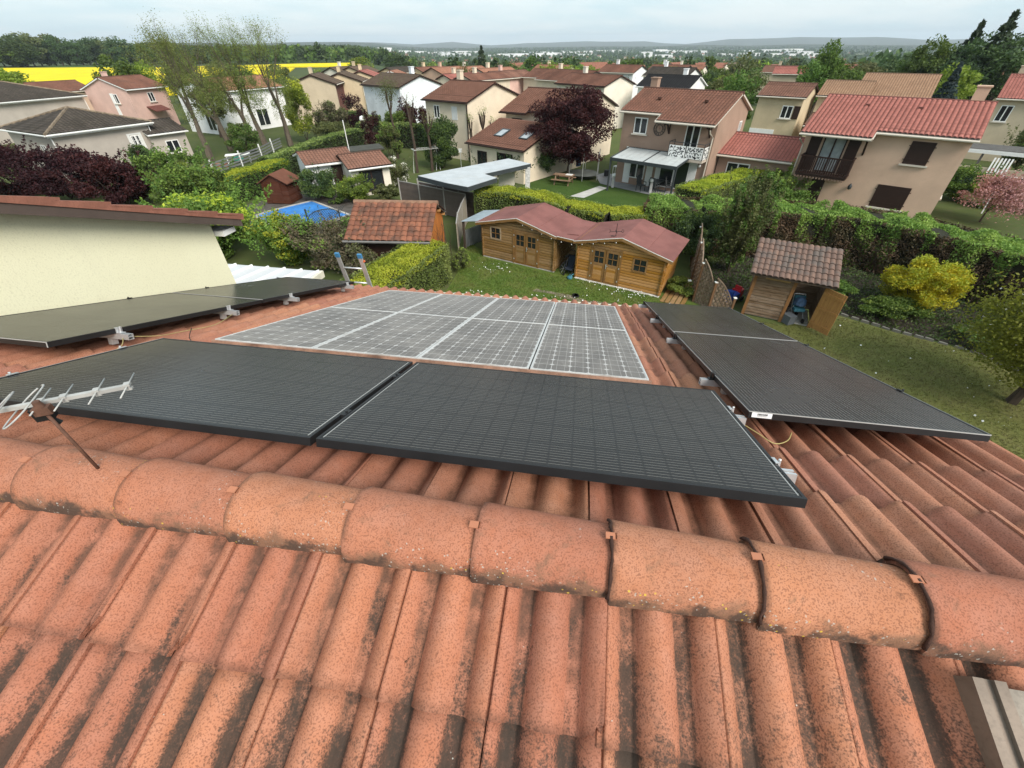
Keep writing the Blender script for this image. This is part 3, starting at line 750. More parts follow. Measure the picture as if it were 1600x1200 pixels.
sheet('soil_bed', [(13.9,16.5),(15.7,14.7),(17.4,13.5),(18.4,11.6),(22,9),(24,18),(19,22),(13,24),(9.5,20),(11.5,17)], .016, plain('dark soil', (.035,.028,.02), .95, .3, 3, .3, 30, .02))
sheet('patio', [(7.55,38.4),(8.2,37.55),(10.45,35.25),(13.3,32.5),(17.0,33.9),(11.3,39.5),(8.6,42.2),(7.6,41.2)], .024, MT['paving'])
sheet('garden_path', [(4.6,34.6),(5.6,34.1),(7.9,36.9),(7.35,37.55)], .020, plain('pale concrete path', (.48,.47,.44), .9, .1, 2))
sheet('pool_deck', [(-19.6,33.2),(-16.2,37.4),(-13.2,35.4),(-9.3,30.2),(-11.8,26.5),(-18.9,28.6)], .014, plain('dark deck', (.085,.075,.068), .8, .25, 2, .2, 20))
sheet('bare_earth', [(1.2,18.75),(2.9,18.0),(3.5,17.5),(4.6,17.2),(4.4,16.9),(3.0,17.4),(1.9,18.2),(1.0,18.5)], .020, plain('trodden earth', (.20,.165,.12), .95, .25, 3))
# daisies and tufts
def quads(name, P, size, mat, parent=None, aspect=.55, upright=0.0, rng=None, bend=True, jitter=.35):
    """many small leaf blades: each a kinked rhombus of its own"""
    rng = rng or RNG; n = len(P)
    d = rng.normal(size=(n, 3)); d[:, 2] = d[:, 2]*.8 + upright; d /= np.linalg.norm(d, axis=1)[:, None]
    r = rng.normal(size=(n, 3)); w = np.cross(d, r); w /= np.linalg.norm(w, axis=1)[:, None]+1e-9
    nn = np.cross(d, w)
    s = size*(1+jitter*rng.uniform(-1, 1, size=(n, 1)))
    v = np.empty((n, 4, 3), np.float32)
    v[:, 0] = P - d*s*.5; v[:, 2] = P + d*s*.5
    v[:, 1] = P + w*s*aspect*.5 + nn*s*.10; v[:, 3] = P - w*s*aspect*.5 + nn*s*.10
    me = bpy.data.meshes.new(name)
    me.vertices.add(4*n); me.loops.add(4*n); me.polygons.add(n)
    me.vertices.foreach_set('co', v.ravel())
    me.loops.foreach_set('vertex_index', np.arange(4*n, dtype=np.int32))
    me.polygons.foreach_set('loop_start', np.arange(0, 4*n, 4, dtype=np.int32))
    me.materials.append(mat); me.update(); me.validate()
    return me
def inpoly(P, poly):
    x, y = P[:, 0], P[:, 1]; c = np.zeros(len(P), bool); n = len(poly)
    for i in range(n):
        x0, y0 = poly[i]; x1, y1 = poly[(i+1) % n]
        k = ((y0 > y) != (y1 > y)) & (x < (x1-x0)*(y-y0)/(y1-y0+1e-12)+x0); c ^= k
    return c
MT['grass'] = leaf('grass blades', (.095,.16,.027), (.15,.20,.04), (.17,.16,.06), .25)
MT['grass_dry'] = leaf('olive grass blades', (.13,.14,.04), (.17,.165,.06), (.19,.165,.08), .25)
def tufts(name, poly, n, mat, size=.09):
    xs = [p[0] for p in poly]; ys = [p[1] for p in poly]
    P = np.c_[RNG.uniform(min(xs), max(xs), n), RNG.uniform(min(ys), max(ys), n), np.zeros(n)]
    P = P[inpoly(P, poly)]; P[:, 2] = .03
    return stuff(link(name, quads(name, P, size, mat, upright=1.4, aspect=.25)))
L1 = [(-2.7,20.5),(-2.5,25),(-1.5,22.6),(2.2,20.2),(3.2,20.0),(7.0,17.8),(8.2,17),(8.9,14.5),(7,11),(-3.1,13),(-3.3,17)]
L2 = [(8.4,16.8),(11.2,15.2),(13.6,16.3),(15.5,14.5),(17.2,13.3),(18.1,11.6),(20,5),(8,8)]
tag(tufts('grass', L1, 60000, MT['grass']), 'mossy green grass between the sheds and the roof', 'grass', kind='stuff')
tag(tufts('grass', L2, 45000, MT['grass_dry'], .075), 'short olive grass of the right hand lawn', 'grass', kind='stuff')
def daisies():
    n = 900; cl = RNG.uniform((-2.6, 13.5), (7, 23), (26, 2))
    P = cl[RNG.integers(0, 26, n)] + RNG.normal(size=(n, 2))*.45
    P = np.c_[P, np.full(n, .075)]; P = P[inpoly(P, L1)]
    P2 = np.c_[RNG.uniform(9, 18, 60), RNG.uniform(9, 16, 60), np.full(60, .07)]; P = np.r_[P, P2[inpoly(P2, L2)]]
    me = quads('daisies', P, .055, MT['white'], aspect=1.0, upright=0.0)
    return me
tag(link('daisies', daisies()), 'white daisies scattered through the lawn grass', 'flowers', kind='stuff')
BED = [(13.9,16.5),(15.7,14.7),(17.4,13.5),(18.4,11.6),(21,11),(22.5,15),(20,19.5),(17,21.5),(13.6,22.2),(10.8,22.4),(9.6,20),(11.6,17.4),(12.8,18.4)]
def cover():
    n = 30000; P = np.c_[RNG.uniform(9, 23, n), RNG.uniform(11, 23, n), np.zeros(n)]; P = P[inpoly(P, BED)]
    h = .10+.22*np.clip(np.sin(P[:, 0]*2.3)+np.sin(P[:, 1]*3.1+P[:, 0]), 0, 2)*.6; P[:, 2] = RNG.uniform(.02, 1, len(P))*h
    return quads('ground_cover', P, .10, leaf('ground cover leaves', (.030,.060,.016), (.065,.105,.026), (.10,.13,.035), .25), upright=.5)
tag(link('ground_cover', cover()), 'leafy ground cover plants between the stone edging and the cypress hedge', 'plants', kind='stuff')
# rapeseed fields
def rape_mat():
    m, b = newmat('rapeseed in bloom')
    pos = b.n('ShaderNodeNewGeometry', {}, {}, 'Position')
    n1 = b.noise(pos, .05, 4); n2 = b.noise(b.vm('MULTIPLY', pos, (1, .25, 1)), .9, 4, .6)
    c = b.mix(b.ramp(n1, .4, .65), (.74,.58,.012,1), (.66,.53,.016,1)); c = b.mix(b.math('MULTIPLY', b.ramp(n2, .5, .7), .35), c, (.40,.38,.02,1))
    finish(b, c, .9, n2, .5, .2, .1); return m
MT['rape'] = rape_mat()
def field(name, pts, z0, label):
    m = MB(); m.prism(pts, z0, z0+1.0)
    return struct(m.build(name, MT['rape']))
field('rapeseed_field', [(-310,300),(-222,300),(-112,275),(-80,180),(-76,130),(-96,112),(-128,118),(-230,180)], -.6, '')
field('rapeseed_field', [(-185,305),(-128,345),(-104,352),(-88,318),(-86,292),(-128,290)], -.6, '')
struct(sheet('green_field', [(-350,330),(-230,335),(-220,302),(-315,302)], .35, MT['lawn_b']))

# ------------------------------------------------------------------ foliage
def blob_points(n, rx, ry, rz, k, seed, spread=.30, shell=.45, flat=1.0):
    """leaf positions gathered in clumps through an ellipsoid crown"""
    r = np.random.default_rng(seed)
    d = r.normal(size=(k, 3)); d /= np.linalg.norm(d, axis=1)[:, None]
    rad = shell + (1-shell)*r.uniform(0, 1, (k, 1))**.6
    C = d*rad*(1-spread*.6); sz = spread*r.uniform(.6, 1.25, (k, 1))
    i = r.integers(0, k, n)
    e = r.normal(size=(n, 3)); e /= np.linalg.norm(e, axis=1)[:, None]; e *= r.uniform(.15, 1, (n, 1))**.5
    P = C[i] + e*sz[i]*np.array([1, 1, .8*flat])
    return P*np.array([rx, ry, rz])
LEAF = {
 'mid': leaf('mid green leaves', (0.083,0.145,0.029), (0.148,0.222,0.046), (0.060,0.099,0.028)),
 'lime': leaf('young lime leaves', (0.190,0.278,0.038), (0.293,0.366,0.056), (0.124,0.205,0.029)),
 'dark': leaf('dark green leaves', (0.049,0.088,0.030), (0.090,0.136,0.043), (0.034,0.057,0.025), .25),
 'olive': leaf('olive leaves', (0.116,0.140,0.050), (0.173,0.189,0.070), (0.074,0.090,0.037)),
 'purple': leaf('purple plum leaves', (0.040,0.012,0.016), (0.075,0.022,0.024), (0.024,0.008,0.012), .35),
 'yellow': leaf('golden leaves', (0.441,0.378,0.019), (0.546,0.441,0.032), (0.252,0.273,0.021), .35),
 'yellowgreen': leaf('yellow green shoots', (0.337,0.410,0.038), (0.498,0.527,0.059), (0.220,0.293,0.032), .35),
 'hedge': leaf('hedge laurel leaves', (0.092,0.140,0.036), (0.175,0.236,0.062), (0.289,0.351,0.104), .25, .45),
 'cypress': leaf('cypress sprays', (0.134,0.216,0.046), (0.216,0.310,0.065), (0.289,0.370,0.083), .3),
 'cypress_dead': leaf('browned cypress sprays', (0.126,0.088,0.048), (0.169,0.115,0.064), (0.059,0.071,0.030), .15),
 'spruce': leaf('blue spruce needles', (0.032,0.053,0.055), (0.053,0.079,0.082), (0.021,0.032,0.032), .1),
 'conifer': leaf('conifer needles', (0.041,0.070,0.034), (0.070,0.104,0.048), (0.029,0.049,0.027), .15),
 'blossom': leaf('pink blossom', (0.420,0.200,0.210), (0.525,0.315,0.304), (0.315,0.168,0.158), .3),
 'sparse': leaf('opening buds', (0.183,0.226,0.061), (0.244,0.287,0.085), (0.134,0.171,0.049), .4),
 'sparse_old': leaf('buds', (0.140,0.182,0.050), (0.215,0.264,0.074), (0.099,0.123,0.041), .35),
 'shrub': leaf('shrub leaves', (0.090,0.165,0.033), (0.165,0.248,0.050), (0.264,0.346,0.066)),
 'greyshrub': leaf('grey brown twigs', (0.090,0.085,0.052), (0.140,0.140,0.074), (0.182,0.132,0.090), .2),
 'white': leaf('white petals', (0.630,0.609,0.546), (0.756,0.735,0.672), None, .3),
}
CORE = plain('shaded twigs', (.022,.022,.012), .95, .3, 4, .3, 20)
def crown_mesh(kind, n, rx, ry, rz, k, size, seed, **kw):
    return quads('crown', blob_points(n, rx, ry, rz, k, seed, **kw), size, LEAF[kind], rng=np.random.default_rng(seed+1))
def limb_tree(h, r0, seed, spread=.5, levels=3, trunk=.3, up=.35, nb=(3, 4), lean=(0, 0)):
    """trunk and limbs as tapered tubes; returns mesh builder and twig ends"""
    rr = random.Random(seed); m = MB(); ends = []
    def grow(p, d, L, r, lv):
        pts = [p]; rad = [r]; q = p; dd = d
        for i in range(3):
            dd = (dd + Vector((rr.uniform(-.14,.14), rr.uniform(-.14,.14), up*.22))).normalized(); q = q + dd*(L/3); pts.append(q); rad.append(r*(1-.16*(i+1)))
        m.tube(pts, rad, 5 if lv < 2 else 3, 0, lv == 0)
        if lv >= levels:
            ends.extend([pts[1], pts[2], pts[3]]); return
        for k in range(rr.randint(*nb)):
            a = rr.uniform(0, 6.28); t = spread*rr.uniform(.6, 1.25)
            ax = dd.orthogonal().normalized(); ax.rotate(Matrix.Rotation(a, 3, dd))
            nd = (dd*math.cos(t)+ax*math.sin(t)).normalized()
            grow(pts[rr.choice((2, 3, 3))], nd, L*rr.uniform(.62, .88), rad[-1]*.72, lv+1)
    grow(Vector((0,0,0)), Vector((lean[0], lean[1], 1)).normalized(), h*trunk, r0, 0)
    return m, ends
def spray_points(n, rx, ry, h, k, seed, curl=.5):
    r = np.random.default_rng(seed); P = []
    for i in range(k):
        a = r.uniform(0, 6.28); b = r.uniform(0, 1)**.6; base = np.array([rx*b*.75*math.cos(a), ry*b*.75*math.sin(a), h*r.uniform(.25, .5)])
        d = np.array([math.cos(a)*b*rx*.7, math.sin(a)*b*ry*.7, h*r.uniform(.45, .8)]); m_ = n//k; t = r.uniform(0, 1, (m_, 1))**.8
        P.append(base + d*t + np.array([0, 0, -.25*curl*h])*t*t*b + r.normal(size=(m_, 3))*.11*(1.25-t))
    return np.concatenate(P)
def end_points(ends, n, sd, seed):
    r = np.random.default_rng(seed); E = np.array([tuple(e) for e in ends])
    return E[r.integers(0, len(E), n)] + r.normal(size=(n, 3))*sd
def ctree(name, label, cat, loc, crown, trunk, cz, sc=(1,1,1), rz=None, group=None):
    """tree thing: crown mesh scaled and lifted, trunk from the ground"""
    o = thing(name, label, cat, loc, random.uniform(0, 6.28) if rz is None else rz, group)
    link('crown', crown, o, (0, 0, cz), None, sc)
    if trunk is not None: link('trunk', trunk, o, None, None, (1, 1, 1))
    return o
def trunk_mesh(h, r, mat='trunk', seed=0):
    m, e = limb_tree(h*1.0, r, seed, .5, 1, .50, .3, (4, 5)); return m.mesh('trunk', MT[mat])
def shrub(label, kind, loc, rx, ry, rz, n, size, seed, name='shrub', cat='shrub', group=None, k=26, spread=.32, kinds=None):
    o = thing(name, label, cat, loc, 0, group)
    link('foliage', quads('foliage', blob_points(n, rx, ry, rz, k, seed, spread, .5)+np.array([0, 0, rz*.98]), size, LEAF[kind], rng=np.random.default_rng(seed)), o)
    if kinds:
        link('young_shoots', quads('young_shoots', blob_points(n//4, rx*1.03, ry*1.03, rz*1.05, k, seed, spread*.8, .75)+np.array([0, 0, rz*1.02]), size, LEAF[kinds], rng=np.random.default_rng(seed+3)), o)
    if name == 'shrub' and rz > .7 and kind != 'yellow':
        link('sprays', quads('sprays', spray_points(n//5, rx, ry, rz*1.75, 40, seed+9), size*.9, LEAF[kind], rng=np.random.default_rng(seed+9)), o)
    m = MB(); rr = random.Random(seed)
    for i in range(5):
        a = rr.uniform(0, 6.28); m.tube([(0,0,-.05), (.3*rx*math.cos(a), .3*ry*math.sin(a), rz*.7), (.55*rx*math.cos(a), .55*ry*math.sin(a), rz*1.3)], [.035,.022,.008], 4)
    m.build('stem', MT['trunk_b'], o)
    return o
def hedge(label, path, w, h, n, size, side, top, seed, topn=.45, lump=.10, name='hedge', taper=0.0, h2=None, core=True, group=None, extra=None, end0=True):
    """clipped hedge along a polyline: dark core, leafy sides, young growth on top"""
    o = thing(name, label, 'hedge', (path[0][0], path[0][1], 0), 0, group)
    r = np.random.default_rng(seed); P = np.array(path, float) - np.array(path[0], float)
    seg = np.linalg.norm(np.diff(P, axis=0), axis=1); cum = np.r_[0, np.cumsum(seg)]; Lt = cum[-1]
    h2 = h if h2 is None else h2
    def at(s):
        i = np.clip(np.searchsorted(cum, s, 'right')-1, 0, len(seg)-1); t = (s-cum[i])/seg[i]
        d = (P[i+1]-P[i])/seg[i][:, None]; return P[i]+d*(s-cum[i])[:, None], np.c_[-d[:, 1], d[:, 0]], h+(h2-h)*s/Lt
    nl = lambda s, z: lump*(np.sin(s*2.1+seed)+np.sin(s*5.3+z*3+seed*2)*.6+np.sin(z*4.1+s*1.3)*.5)
    nt = int(n*topn); ns = n-nt
    s = r.uniform(0, Lt, nt); c, nm, hh = at(s); u = r.uniform(-1, 1, nt)
    z = hh + nl(s, u) - np.abs(u)**6*.10*hh - r.uniform(0, .10, nt)*1.2
    top_p = np.c_[c + nm*(u*(w/2))[:, None], z]
    ne = max(int(ns*w/(2*Lt+2*w)), 1)
    s = r.uniform(0, Lt, ns); c, nm, hh = at(s); sd = np.where(r.uniform(size=ns) < .5, -1, 1); z = r.uniform(0, 1, ns)**.85*hh
    off = sd*(w/2*(1+taper*(1-z/hh)) + nl(s, z)*.8 - r.uniform(0, .12, ns))
    side_p = np.c_[c + nm*off[:, None], z]
    es = np.where(r.uniform(size=2*ne) < .5, 0.0, Lt); c, nm, hh = at(es); u = r.uniform(-1, 1, 2*ne); z = r.uniform(0, 1, 2*ne)*hh
    i0 = np.where(es == 0, 0, len(seg)-1); d = (P[i0+1]-P[i0])/seg[i0][:, None]
    end_p = np.c_[c + nm*(u*w/2)[:, None] + d*(np.where(es == 0, -1, 1)*(nl(u*3, z)*.5))[:, None], z]
    link('foliage', quads('foliage', np.r_[side_p, end_p], size, LEAF[side], rng=r), o)
    link('top_growth', quads('top_growth', top_p, size, LEAF[top], rng=r, upright=.5), o)
    if extra:
        kind, cnt, zlo, zhi = extra
        s = r.uniform(0, Lt, cnt*3); keep = (np.sin(s*1.7+seed)+np.sin(s*4.1)) > -.1; s = s[keep][:cnt]; c, nm, hh = at(s); k = len(s)
        z = hh*r.uniform(zlo, zhi, k); off = np.where(r.uniform(size=k) < .75, -1, 1)*(w/2 + nl(s, z)*.8 + r.uniform(-.05, .1, k))
        link('patchy_growth', quads('patchy_growth', np.c_[c+nm*off[:, None], z], size, LEAF[kind], rng=r), o)
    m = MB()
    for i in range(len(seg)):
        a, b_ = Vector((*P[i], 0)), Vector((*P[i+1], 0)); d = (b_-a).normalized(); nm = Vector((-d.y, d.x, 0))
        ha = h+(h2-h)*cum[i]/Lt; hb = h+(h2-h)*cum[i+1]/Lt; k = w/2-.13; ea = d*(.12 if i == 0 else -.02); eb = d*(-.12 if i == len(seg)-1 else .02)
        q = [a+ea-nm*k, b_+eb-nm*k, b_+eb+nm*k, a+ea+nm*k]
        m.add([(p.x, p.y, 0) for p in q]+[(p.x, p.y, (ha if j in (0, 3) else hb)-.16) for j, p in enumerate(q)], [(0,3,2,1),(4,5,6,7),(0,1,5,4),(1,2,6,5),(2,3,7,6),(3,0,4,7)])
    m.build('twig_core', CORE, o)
    return o
# ------------------------------------------------------------------ houses
def grid_sheet(sheets, zr, sl, tw, tl, amp, nseg):
    """tiled slopes: (x0, x1, side, s0, s1) in metres from the ridge; rolls across, laps down the slope"""
    VV, FF_, UV_ = [], [], []; o = 0; cs = 1/math.sqrt(1+sl*sl)
    for x0, x1, side, s0, s1 in sheets:
        nx = max(2, int(round((x1-x0)/tw))*nseg); xs = np.linspace(x0, x1, nx+1)
        ph = (xs-x0)/((x1-x0)/max(1, round((x1-x0)/tw)))
        roll = amp*np.abs(np.sin(np.pi*ph))**.7
        ncr = max(1, int(round((s1-s0)/cs/tl))); st = (s1-s0)/ncr
        rows = []
        for k in range(ncr):
            rows += [(s0+k*st+.004, 0.0), (s0+(k+1)*st+.002, .045)]
        rows = np.array(rows)
        X, SS = np.meshgrid(xs, rows[:, 0]); Z = zr - SS*sl + roll[None, :] + rows[:, 1][:, None]
        Y = SS*side
        v = np.stack([X, Y, Z], -1).reshape(-1, 3); nxx = nx+1; nr = len(rows)
        i, j = np.meshgrid(np.arange(nx), np.arange(nr-1)); a = (j*nxx+i).ravel()+o
        q = np.stack([a, a+nxx, a+nxx+1, a+1], -1)
        if side > 0: q = q[:, ::-1]
        VV.append(v); FF_.append(q); UV_.append(np.stack([(X-x0)/(x1-x0)*round((x1-x0)/tw)*tw, SS/cs], -1).reshape(-1, 2)); o += len(v)
    return np.concatenate(VV), np.concatenate(FF_), np.concatenate(UV_)
def np_mesh(name, v, q, uv, mats):
    me = bpy.data.meshes.new(name); n = len(q)
    me.vertices.add(len(v)); me.loops.add(4*n); me.polygons.add(n)
    me.vertices.foreach_set('co', v.astype(np.float32).ravel()); me.loops.foreach_set('vertex_index', q.astype(np.int32).ravel())
    me.polygons.foreach_set('loop_start', np.arange(0, 4*n, 4, dtype=np.int32))
    u = me.uv_layers.new(name='UVMap'); u.data.foreach_set('uv', uv[q.ravel()].astype(np.float32).ravel())
    for m in mats: me.materials.append(m)
    me.update(); me.validate(); return me
_wc = {}
def window_mesh(w, h, style):
    k = (round(w, 2), round(h, 2), style)
    if k in _wc: return _wc[k]
    a, g, s = MB(), MB(), MB(); t = .07
    if style in ('win', 'winl', 'french', 'wind'):
        a.box(-w/2, w/2, -.05, .02, -h/2, -h/2+t); a.box(-w/2, w/2, -.05, .02, h/2-t, h/2); a.box(-w/2, -w/2+t, -.05, .02, -h/2+t, h/2-t); a.box(w/2-t, w/2, -.05, .02, -h/2+t, h/2-t)
        a.box(-.045, .045, -.056, .01, -h/2+t, h/2-t)
        for q in (-1, 1): g.box(min(q*.045, q*(w/2-t)), max(q*.045, q*(w/2-t)), -.022, -.012, -h/2+t, h/2-t)
        if style != 'french': s.box(-w/2-.12, w/2+.12, -.14, .0, -h/2-.09, -h/2-.003)
    elif style == 'shutter':
        a.box(-w/2, w/2, -.05, -.004, -h/2, h/2)
        for i in range(1, int(w/.14)): a.box(-w/2+i*.14-.004, -w/2+i*.14+.004, -.053, -.049, -h/2+.02, h/2-.02)
        for z in (-h*.3, h*.3):
            a.box(-w/2+.04, w/2-.04, -.062, -.052, z-.05, z+.05); a.box(-w/2-.07, -w/2+.02, -.07, -.05, z-.02, z+.02); a.box(w/2-.02, w/2+.07, -.07, -.05, z-.02, z+.02)
        s.box(-w/2-.12, w/2+.12, -.14, .0, -h/2-.09, -h/2-.003)
    elif style in ('door', 'garage', 'roller'):
        a.box(-w/2, w/2, -.04, -.004, -h/2, h/2)
        for i in range(1, 4): a.box(-w/2+.05, w/2-.05, -.047, -.039, -h/2+h*i/4-.01, -h/2+h*i/4+.01)
    _wc[k] = (a, g, s); return _wc[k]
_mc = {}
def window(parent, face, x, z, w, h, style, y0, fmat='white', gmat='glass', smat='pvc', name=None):
    key = (round(w, 2), round(h, 2), style, fmat, gmat)
    if key not in _mc:
        a, g, s = window_mesh(w, h, style)
        _mc[key] = (a.mesh('frame', MT[fmat]), g.mesh('pane', MT[gmat]) if g.v else None, s.mesh('sill', MT[smat]) if s.v else None)
    fm, gm, sm = _mc[key]
    o = link(name or {'shutter': 'shutter', 'door': 'door', 'garage': 'garage_door', 'roller': 'roller_shutter'}.get(style, 'window'), fm, parent)
    rz = {'F': 0, 'R': math.pi/2, 'L': -math.pi/2}[face]
    p = {'F': (x, -y0, z), 'R': (y0, x, z), 'L': (-y0, -x, z)}[face]
    o.location = p; o.rotation_euler = (0, 0, rz)
    if gm: link('pane', gm, o)
    if sm: link('sill', sm, o)
    return o
def house(name, label, c, yaw, L, D, ze, sl, roofm, wallm, ext=None, wins=(), oh=.32, og=.22, tw=.22, tl=.36, amp=.045, nseg=4, gutter='pvc', verge='brown', chim=None, group=None, zb=None, cat='house', ridge=True, back_oh=None):
    """c: centre of the eaves rectangle, L along the ridge, D eaves to eaves, ze eaves height"""
    z0 = gz(*c) if zb is None else zb
    o = thing(name, label, cat, (c[0], c[1], z0), R_(yaw), group)
    zr = ze + sl*D/2; lw, dw = L/2-og, D/2-oh; zw = ze + sl*oh - .10
    m = MB(); m.xprism([(-dw, -.4), (dw, -.4), (dw, zw), (0, zr-.12), (-dw, zw)], -lw, lw); m.build('wall', wallm, o)
    sh = [(-L/2, L/2, 1, .02, D/2)]
    if ext:
        xa, xb, e = ext
        if xa > -L/2: sh.append((-L/2, xa, -1, .02, D/2))
        sh.append((xa, xb, -1, .02, D/2+e))
        if xb < L/2: sh.append((xb, L/2, -1, .02, D/2))
    else: sh.append((-L/2, L/2, -1, .02, D/2))
    v, q, uv = grid_sheet(sh, zr, sl, tw, tl, amp, nseg)
    r = link('roof', np_mesh('roof', v, q, uv, [roofm]), o)
    m = MB()
    for x0, x1, sd, s0, s1 in sh:
        y0, y1 = sd*0.0, sd*s1
        m.xprism([(y0, zr-.01), (y1, zr-s1*sl-.01), (y1, zr-s1*sl-.12), (y0, zr-.12)], x0+.015, x1-.015)
    m.build('verge_board', MT[verge], r)
    if ridge:
        m = MB(); n = max(2, int(L/.42))
        for i in range(n):
            x = -L/2 + L*i/n; m.tube([(x, 0, zr-.03), (x+L/n+.02, 0, zr-.015)], [.125, .112], 8)
        m.build('ridge_cap', roofm, r)
    if gutter:
        for x0, x1, sd, s0, s1 in sh:
            zz = zr-s1*sl; m = MB(); m.tube([(x0, sd*(s1+.06), zz-.06), (x1, sd*(s1+.06), zz-.06)], .065, 7); m.build('gutter', MT[gutter], r)
        if ext:
            xa, xb, e = ext
            for xx in (xa, xb):
                if abs(xx) < L/2-.01: m = MB(); m.bar((xx, -D/2, zr-D/2*sl-.06), (xx, -D/2-e, zr-(D/2+e)*sl-.06), .10, .12); m.build('gutter', MT[gutter], r)
    if chim:
        cx_, cy_, w, h = chim; zc = zr - abs(cy_)*sl
        m = MB(); m.box(cx_-w/2, cx_+w/2, cy_-w/2, cy_+w/2, zc-.5, zc+h); m.box(cx_-w/2-.05, cx_+w/2+.05, cy_-w/2-.05, cy_+w/2+.05, zc+h, zc+h+.07)
        ch = m.build('chimney', wallm, r)
    for wd in wins:
        face, x, z, w, h, st = wd[:6]
        kw = wd[6] if len(wd) > 6 else {}
        window(o, face, x, z, w, h, st, dw if face == 'F' else lw, **kw)
    o['zr'] = zr
    return o
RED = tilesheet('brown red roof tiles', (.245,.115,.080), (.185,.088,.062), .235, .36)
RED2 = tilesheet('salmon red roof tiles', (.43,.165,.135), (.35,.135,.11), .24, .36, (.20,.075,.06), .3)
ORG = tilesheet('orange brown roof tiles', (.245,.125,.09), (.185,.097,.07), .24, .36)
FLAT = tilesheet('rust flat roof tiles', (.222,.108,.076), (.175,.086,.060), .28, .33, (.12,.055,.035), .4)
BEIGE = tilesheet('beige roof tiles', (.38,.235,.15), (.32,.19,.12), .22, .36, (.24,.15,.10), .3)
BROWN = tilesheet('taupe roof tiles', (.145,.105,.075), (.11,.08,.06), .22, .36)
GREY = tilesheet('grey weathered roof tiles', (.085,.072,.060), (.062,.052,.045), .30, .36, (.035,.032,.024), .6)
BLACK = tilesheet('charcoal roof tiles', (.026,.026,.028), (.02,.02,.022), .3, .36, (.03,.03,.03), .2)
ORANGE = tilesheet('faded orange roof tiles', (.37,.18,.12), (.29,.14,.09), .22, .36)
def rend(name, c, g=30): return plain(name, c, .92, .07, .8, .12, g, .006, .15, 0, tuple(k*.6 for k in c), .25)
PEACH = rend('peach roughcast', (0.593,0.410,0.302)); TERRA = rend('terracotta roughcast', (.36,.245,.185)); CREAM = rend('cream render', (0.707,0.604,0.467)); IVORY = rend('ivory render', (0.752,0.695,0.593))
WHITE = rend('white render', (0.780,0.780,0.780)); BLUEW = rend('bluish white render', (0.707,0.741,0.775)); PINK = rend('pink render', (0.661,0.445,0.382)); SAND = rend('sand render', (0.547,0.456,0.331)); BUFF = rend('buff render', (0.593,0.479,0.319)); LIGHT = rend('warm grey render', (.43,.385,.34))

# house with the wall clock
CHc, CHy, CHL, CHD = (13.82, 39.11), -40.1, 7.77, 7.17
ch = house('clock_house', 'terracotta roughcast house with a large round wall clock and a glazed pergola', CHc, CHy, CHL, CHD, 5.15, .351, RED, TERRA, ext=(-.45, CHL/2, .92), verge='pvc', chim=(-3.1, .3, .55, .75), tw=.235, tl=.37, nseg=5,
   wins=[('F', -2.1, 4.25, 1.08, 1.08, 'win'), ('F', 2.05, 3.70, 1.05, 1.95, 'french'), ('F', -1.85, 1.4, 1.35, 1.7, 'french'), ('F', 1.25, 1.25, 2.3, 2.0, 'french'), ('R', 2.0, 4.0, .6, .95, 'win')])
dw = CHD/2-.32
m = MB()
for x0, x1, z0, z1 in ((-3.0,-2.42,.1,2.75),(-1.02,-.48,.1,2.75),(-2.42,-1.02,2.36,2.75),(-.25,.08,.1,2.75),(2.42,2.95,.1,2.75),(.08,2.42,2.30,2.75)):
    m.box(x0, x1, -dw-.03, -dw+.02, z0, z1)
m.build('white_surround', MT['white'], ch)
ck = link('wall_clock', None, ch, (-.55, -dw-.03, 4.17))
m = MB()
def ringmesh(m, R, r, n=36, y0=-.02, y1=.01):
    for i in range(n):
        a, b = 2*math.pi*i/n, 2*math.pi*(i+1)/n
        P = [(R*math.sin(a), R*math.cos(a)), (R*math.sin(b), R*math.cos(b)), (r*math.sin(b), r*math.cos(b)), (r*math.sin(a), r*math.cos(a))]
        m.add([(x, y0, z) for x, z in P]+[(x, y1, z) for x, z in P], [(3,2,1,0),(0,1,5,4),(2,3,7,6)])
ringmesh(m, .47, .415); ringmesh(m, .28, .235)
for i in range(12):
    a = math.pi*i/6; d = Vector((math.sin(a), 0, math.cos(a))); t = Vector((d.z, 0, -d.x))
    num = ['XII','I','II','III','IV','V','VI','VII','VIII','IX','X','XI'][i]; k = len(num)
    for j, chx in enumerate(num):
        off = t*((j-(k-1)/2)*.042)
        if chx == 'I': m.bar(d*.285+off, d*.415+off, .014, .014)
        elif chx == 'V': m.bar(d*.285+off, d*.415+off-t*.018, .012, .012); m.bar(d*.285+off, d*.415+off+t*.018, .012, .012)
        else: m.bar(d*.285+off-t*.018, d*.415+off+t*.018, .012, .012); m.bar(d*.285+off+t*.018, d*.415+off-t*.018, .012, .012)
m.build('dial', plain('patinated metal', (.085,.068,.06), .6, .1), ck)
m = MB(); m.bar((0,-.03,-.03), (.12,-.03,.10), .022, .01); m.bar((0,-.035,-.04), (-.02,-.035,.21), .016, .01); m.build('hand', plain('red hand', (.22,.04,.03), .5), ck)
bal = link('balcony', None, ch, (2.15, -dw, 0))
m = MB(); m.box(-1.35, 1.35, -1.0, 0, 2.42, 2.58); m.build('slab', plain('balcony slab', (.50,.42,.35), .85), bal)
m = MB()
for x in (-1.3, 0, 1.3): m.bar((x,-.96,2.58), (x,-.96,3.62), .035)
m.bar((-1.3,-.96,3.6), (1.3,-.96,3.6), .035); 
for x in (-1.3, 1.3): m.bar((x,-.96,3.6), (x,0,3.6), .035); m.bar((x,-.02,2.58), (x,-.02,3.6), .03)
m.build('railing', MT['grey_alu'], bal)
